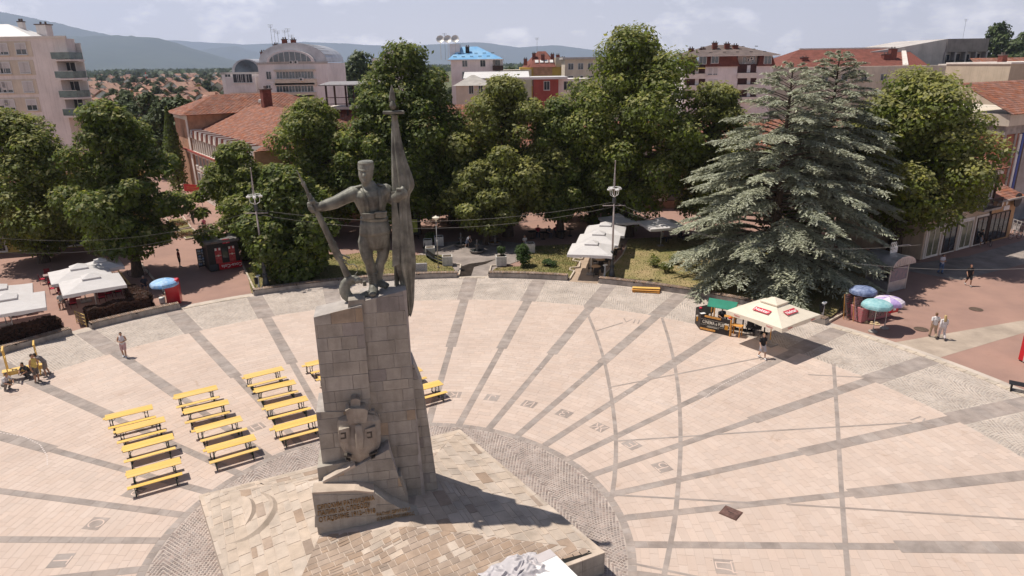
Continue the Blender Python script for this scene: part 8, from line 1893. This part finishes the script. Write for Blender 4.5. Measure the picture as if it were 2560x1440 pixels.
# metal barrier by the bicycles
p = at(2556, 592); br = thing('barrier', 'pale metal barrier with posters at the far right corner', 'barrier', (p.x, p.y, 0), rzS + 1.0)
for i in range(4): MB().box((i * .6, 0, .75), (.06, .06, 1.5)).build('post', M_POLE, br)
for z in (.3, 1.1, 1.45): MB().box((.9, 0, z), (1.9, .04, .05)).build('rail', M_POLE, br)
MB().box((.9, -.03, .75), (1.7, .02, .7)).build('poster', mat('pale_poster', (.50, .46, .46), .6, .3, 4), br)
p = at(2545, 500, 4); pd = thing('dish_sign', 'round black sign on an arm above the corner shop', 'sign', p[:], rzS); MB().lathe([(.7, -.05), (.72, 0), (.7, .05)], (0, 0, 0), 20, M=Matrix.Rotation(pi / 2, 3, 'X')).build('disc', M_DARKM, pd); MB().tube([(-1.2, .6, 0), (0, .05, 0)], .03, 6).build('arm', M_DARKM, pd)
# red street banner and coloured flag far down the left promenade
p = at(480, 470, 3.0); bn = thing('street_banner', 'red banner sign hanging over the far left promenade', 'sign', (p.x, p.y, 0), radians(-20)); MB().box((0, 0, 3.0), (2.6, .1, .9)).build('panel', M_RED, bn); 
for sx in (-1.3, 1.3): MB().tube([(sx, 0, 0), (sx, 0, 3.6)], .05, 6).build('post', M_POLE, bn)
for z in (3.12, 2.88): MB().box((0, -.055, z), (1.7, .01, .07)).build('text_bar', mat('orange_print', (.60, .20, .06), .6, .1, 2), bn)
# cypress and telecom mast beyond
def far_cone(label, x, y, yt, w, seed):
    r = np.random.default_rng(seed); p = at(x, y); top = atY(x, yt, p.y).z; n = 4500; u = r.random(n) ** .7; a = r.uniform(0, 6.28, n); R = w * np.minimum(1, (1 - u) * 2.2) * r.uniform(.6, 1.1, n); P = np.stack([R * np.cos(a), R * np.sin(a), .4 + u * top], 1); N = np.stack([np.cos(a), np.sin(a), np.full(n, .4)], 1) + r.normal(size=(n, 3)) * .4; N /= np.linalg.norm(N, axis=1)[:, None]
    V, F = leaves(P, N, .3, r); t = thing('cypress_tree', label, 'tree', (p.x, p.y, 0)); link('crown', np_mesh('crown', V, F, M_DARKL), t); MB().tube([(0, 0, -.1), (0, 0, top * .9)], [.2, .04], 7).build('trunk', M_BARK, t)
far_cone('narrow dark cypress beside the orange hall', 452, 490, 275, 1.3, 3)

# ------------------------------------------------------------------ town on the plain
r = random.Random(77); HM = []
for i in range(5):
    w_, d_, hh_, rh = r.uniform(8, 12), r.uniform(8, 14), r.uniform(4.5, 7), r.uniform(2.2, 3.4); wm = (M_PLW, M_PLB, M_PLP, M_PLY, M_PLT)[i]; rm2 = mat('far_roof_%s' % 'abcde'[i], ((.40, .22, .155), (.34, .19, .14), (.44, .27, .20), (.38, .21, .16), (.30, .18, .14))[i], .9, .12, .5)
    mw = MB(); mw.box((0, 0, hh_ / 2), (w_, d_, hh_)); mw.add([(-w_ / 2, -d_ / 2, hh_), (w_ / 2, -d_ / 2, hh_), (0, -d_ / 2, hh_ + rh), (-w_ / 2, d_ / 2, hh_), (w_ / 2, d_ / 2, hh_), (0, d_ / 2, hh_ + rh)], [(0, 1, 2), (5, 4, 3)])
    mr = MB(); e = .6
    for s_ in (-1, 1): mr.prism([(s_ * (w_ / 2 + e), -d_ / 2 - e, hh_ - .25), (s_ * (w_ / 2 + e), d_ / 2 + e, hh_ - .25), (0, d_ / 2 + e, hh_ + rh + .12), (0, -d_ / 2 - e, hh_ + rh + .12)], (0, 0, .22))
    mr.box((w_ * .2, d_ * .2, hh_ + rh * .8), (.7, .7, 1.6))
    mx = MB()
    for k in range(3): mx.box((-w_ * .32 + k * w_ * .32, -d_ / 2 - .02, hh_ * .55), (1.3, .08, 1.4))
    HM.append((mw.mesh('wall', wm), mr.mesh('roof', rm2), mx.mesh('windows', M_GLS)))
def far_house(x, y, i, rz):
    t = thing('far_house', 'small far house with red tiled roof in the hazy town below the hills', 'house', (x, y, -.3), rz, 'far houses of the town'); link('wall', HM[i][0], t); link('roof', HM[i][1], t); link('window', HM[i][2], t)
FT = [broadleaf_meshes(300 + i, 9 + i, 4.2 + .6 * i, 4200, 1.6, 26, .5, M_FARL, M_FARL, .1) for i in range(3)]
def far_tree(x, y, i, s, label='rounded green tree among the far houses of the town'):
    place_tree('far_tree', label, FT[i], (x, y, -.3), r.uniform(0, 6), (s, s, s * r.uniform(.85, 1.15)), 'far trees of the town')
k_h = 0; k_t = 0
for Yd in (190, 225, 260, 300, 350, 410, 480, 560, 660, 780, 920, 1100, 1300, 1550):
    for px_ in range(215, 660, 14):
        if r.random() < .32 and k_h < 140:
            x = xat(px_ + r.uniform(-7, 7), 230, Yd); far_house(x, Yd + r.uniform(-12, 12), r.randrange(5), r.uniform(-.6, .6)); k_h += 1
    for px_ in range(210, 660, 22):
        if r.random() < .75 and k_t < 200: far_tree(xat(px_ + r.uniform(-10, 10), 230, Yd), Yd + r.uniform(-16, 16), r.randrange(3), r.uniform(.42, .80) * (1 + Yd / 1500)); k_t += 1
for px_, yd, s in ((900, 230, 1.9), (870, 240, 1.7), (925, 250, 1.6), (850, 210, 1.2), (1190, 165, .9), (1215, 150, .8), (1275, 260, 1.5), (1300, 255, 1.4), (1960, 260, 1.6), (1990, 250, 1.5), (2480, 330, 2.6), (2520, 320, 2.4), (2555, 325, 2.6), (2500, 150, 1.3), (2470, 155, 1.2), (2555, 105, 1.4), (420, 118, 1.2), (400, 126, 1.2), (435, 135, 1.3), (380, 135, 1.1), (360, 150, 1.2), (300, 160, 1.1), (260, 150, 1.1), (1880, 175, 1.1), (2440, 165, 1.3)):
    far_tree(xat(px_, 200, yd), yd, r.randrange(3), s, 'rounded green tree standing between the roofs behind the square')
for px_ in range(640, 2700, 26):
    Yd = r.uniform(260, 900); far_house(xat(px_, 200, Yd), Yd, r.randrange(5), r.uniform(-.6, .6)) if r.random() < .5 else far_tree(xat(px_, 200, Yd), Yd, r.randrange(3), r.uniform(.7, 1.3))
# forest mass at the foot of the hills
rr = np.random.default_rng(90); n = 20000; yy = 1500 * np.exp(rr.random(n) * 1.15); xx = rr.uniform(-.9, .95, n) * yy; P = np.stack([xx, yy, rr.uniform(0, 9, n) + 3], 1); N = rr.normal(size=(n, 3)); N[:, 2] += 1.2; N /= np.linalg.norm(N, axis=1)[:, None]; V, F = leaves(P, N, 13, rr, .7, .2)
o = link('valley_wood', np_mesh('valley_wood', V, F, M_FARL)); tag(o, kind='stuff'); o['label'] = 'scattered far woodland across the valley floor'
p = atY(372, 230, 700); tm = thing('telecom_mast', 'red and white lattice telecom mast in the far town', 'mast', (p.x, 700, 0)); zt = zat(362, 180, 700)
for i in range(7): MB().tube([(0, 0, zt * i / 7), (0, 0, zt * (i + 1) / 7)], [1.6 - .17 * i, 1.6 - .17 * (i + 1)], 4).build('mast_section', M_ROOFW if i % 2 else mat('mast_red', (.45, .06, .04), .7, .1, 1), tm)
for a in (0, 2.1, 4.2): MB().lathe([(.9, 0), (.9, 1.5)], (1.2 * cos(a), 1.2 * sin(a), zt - 4), 10).build('mast_dish', M_ROOFW, tm)
# ------------------------------------------------------------------ summer haze over the valley
hz = MB(); hz.box((0, 7600, 650), (17600, 16800, 1304))
ho = hz.build('haze', None); ho.data.materials.clear()
hm = bpy.data.materials.new('summer_haze'); hm.use_nodes = True
hn, hl = hm.node_tree.nodes, hm.node_tree.links
hn.clear(); h_o = hn.new('ShaderNodeOutputMaterial'); h_v = hn.new('ShaderNodeVolumePrincipled')
h_v.inputs['Color'].default_value = (.62, .72, 1.0, 1); h_v.inputs['Density'].default_value = 1 / 13000.0; h_v.inputs['Anisotropy'].default_value = .25
hl.new(h_v.outputs[0], h_o.inputs['Volume'])
ho.data.materials.append(hm); tag(ho, kind='stuff')
ho['label'] = 'thin bluish summer haze filling the valley'
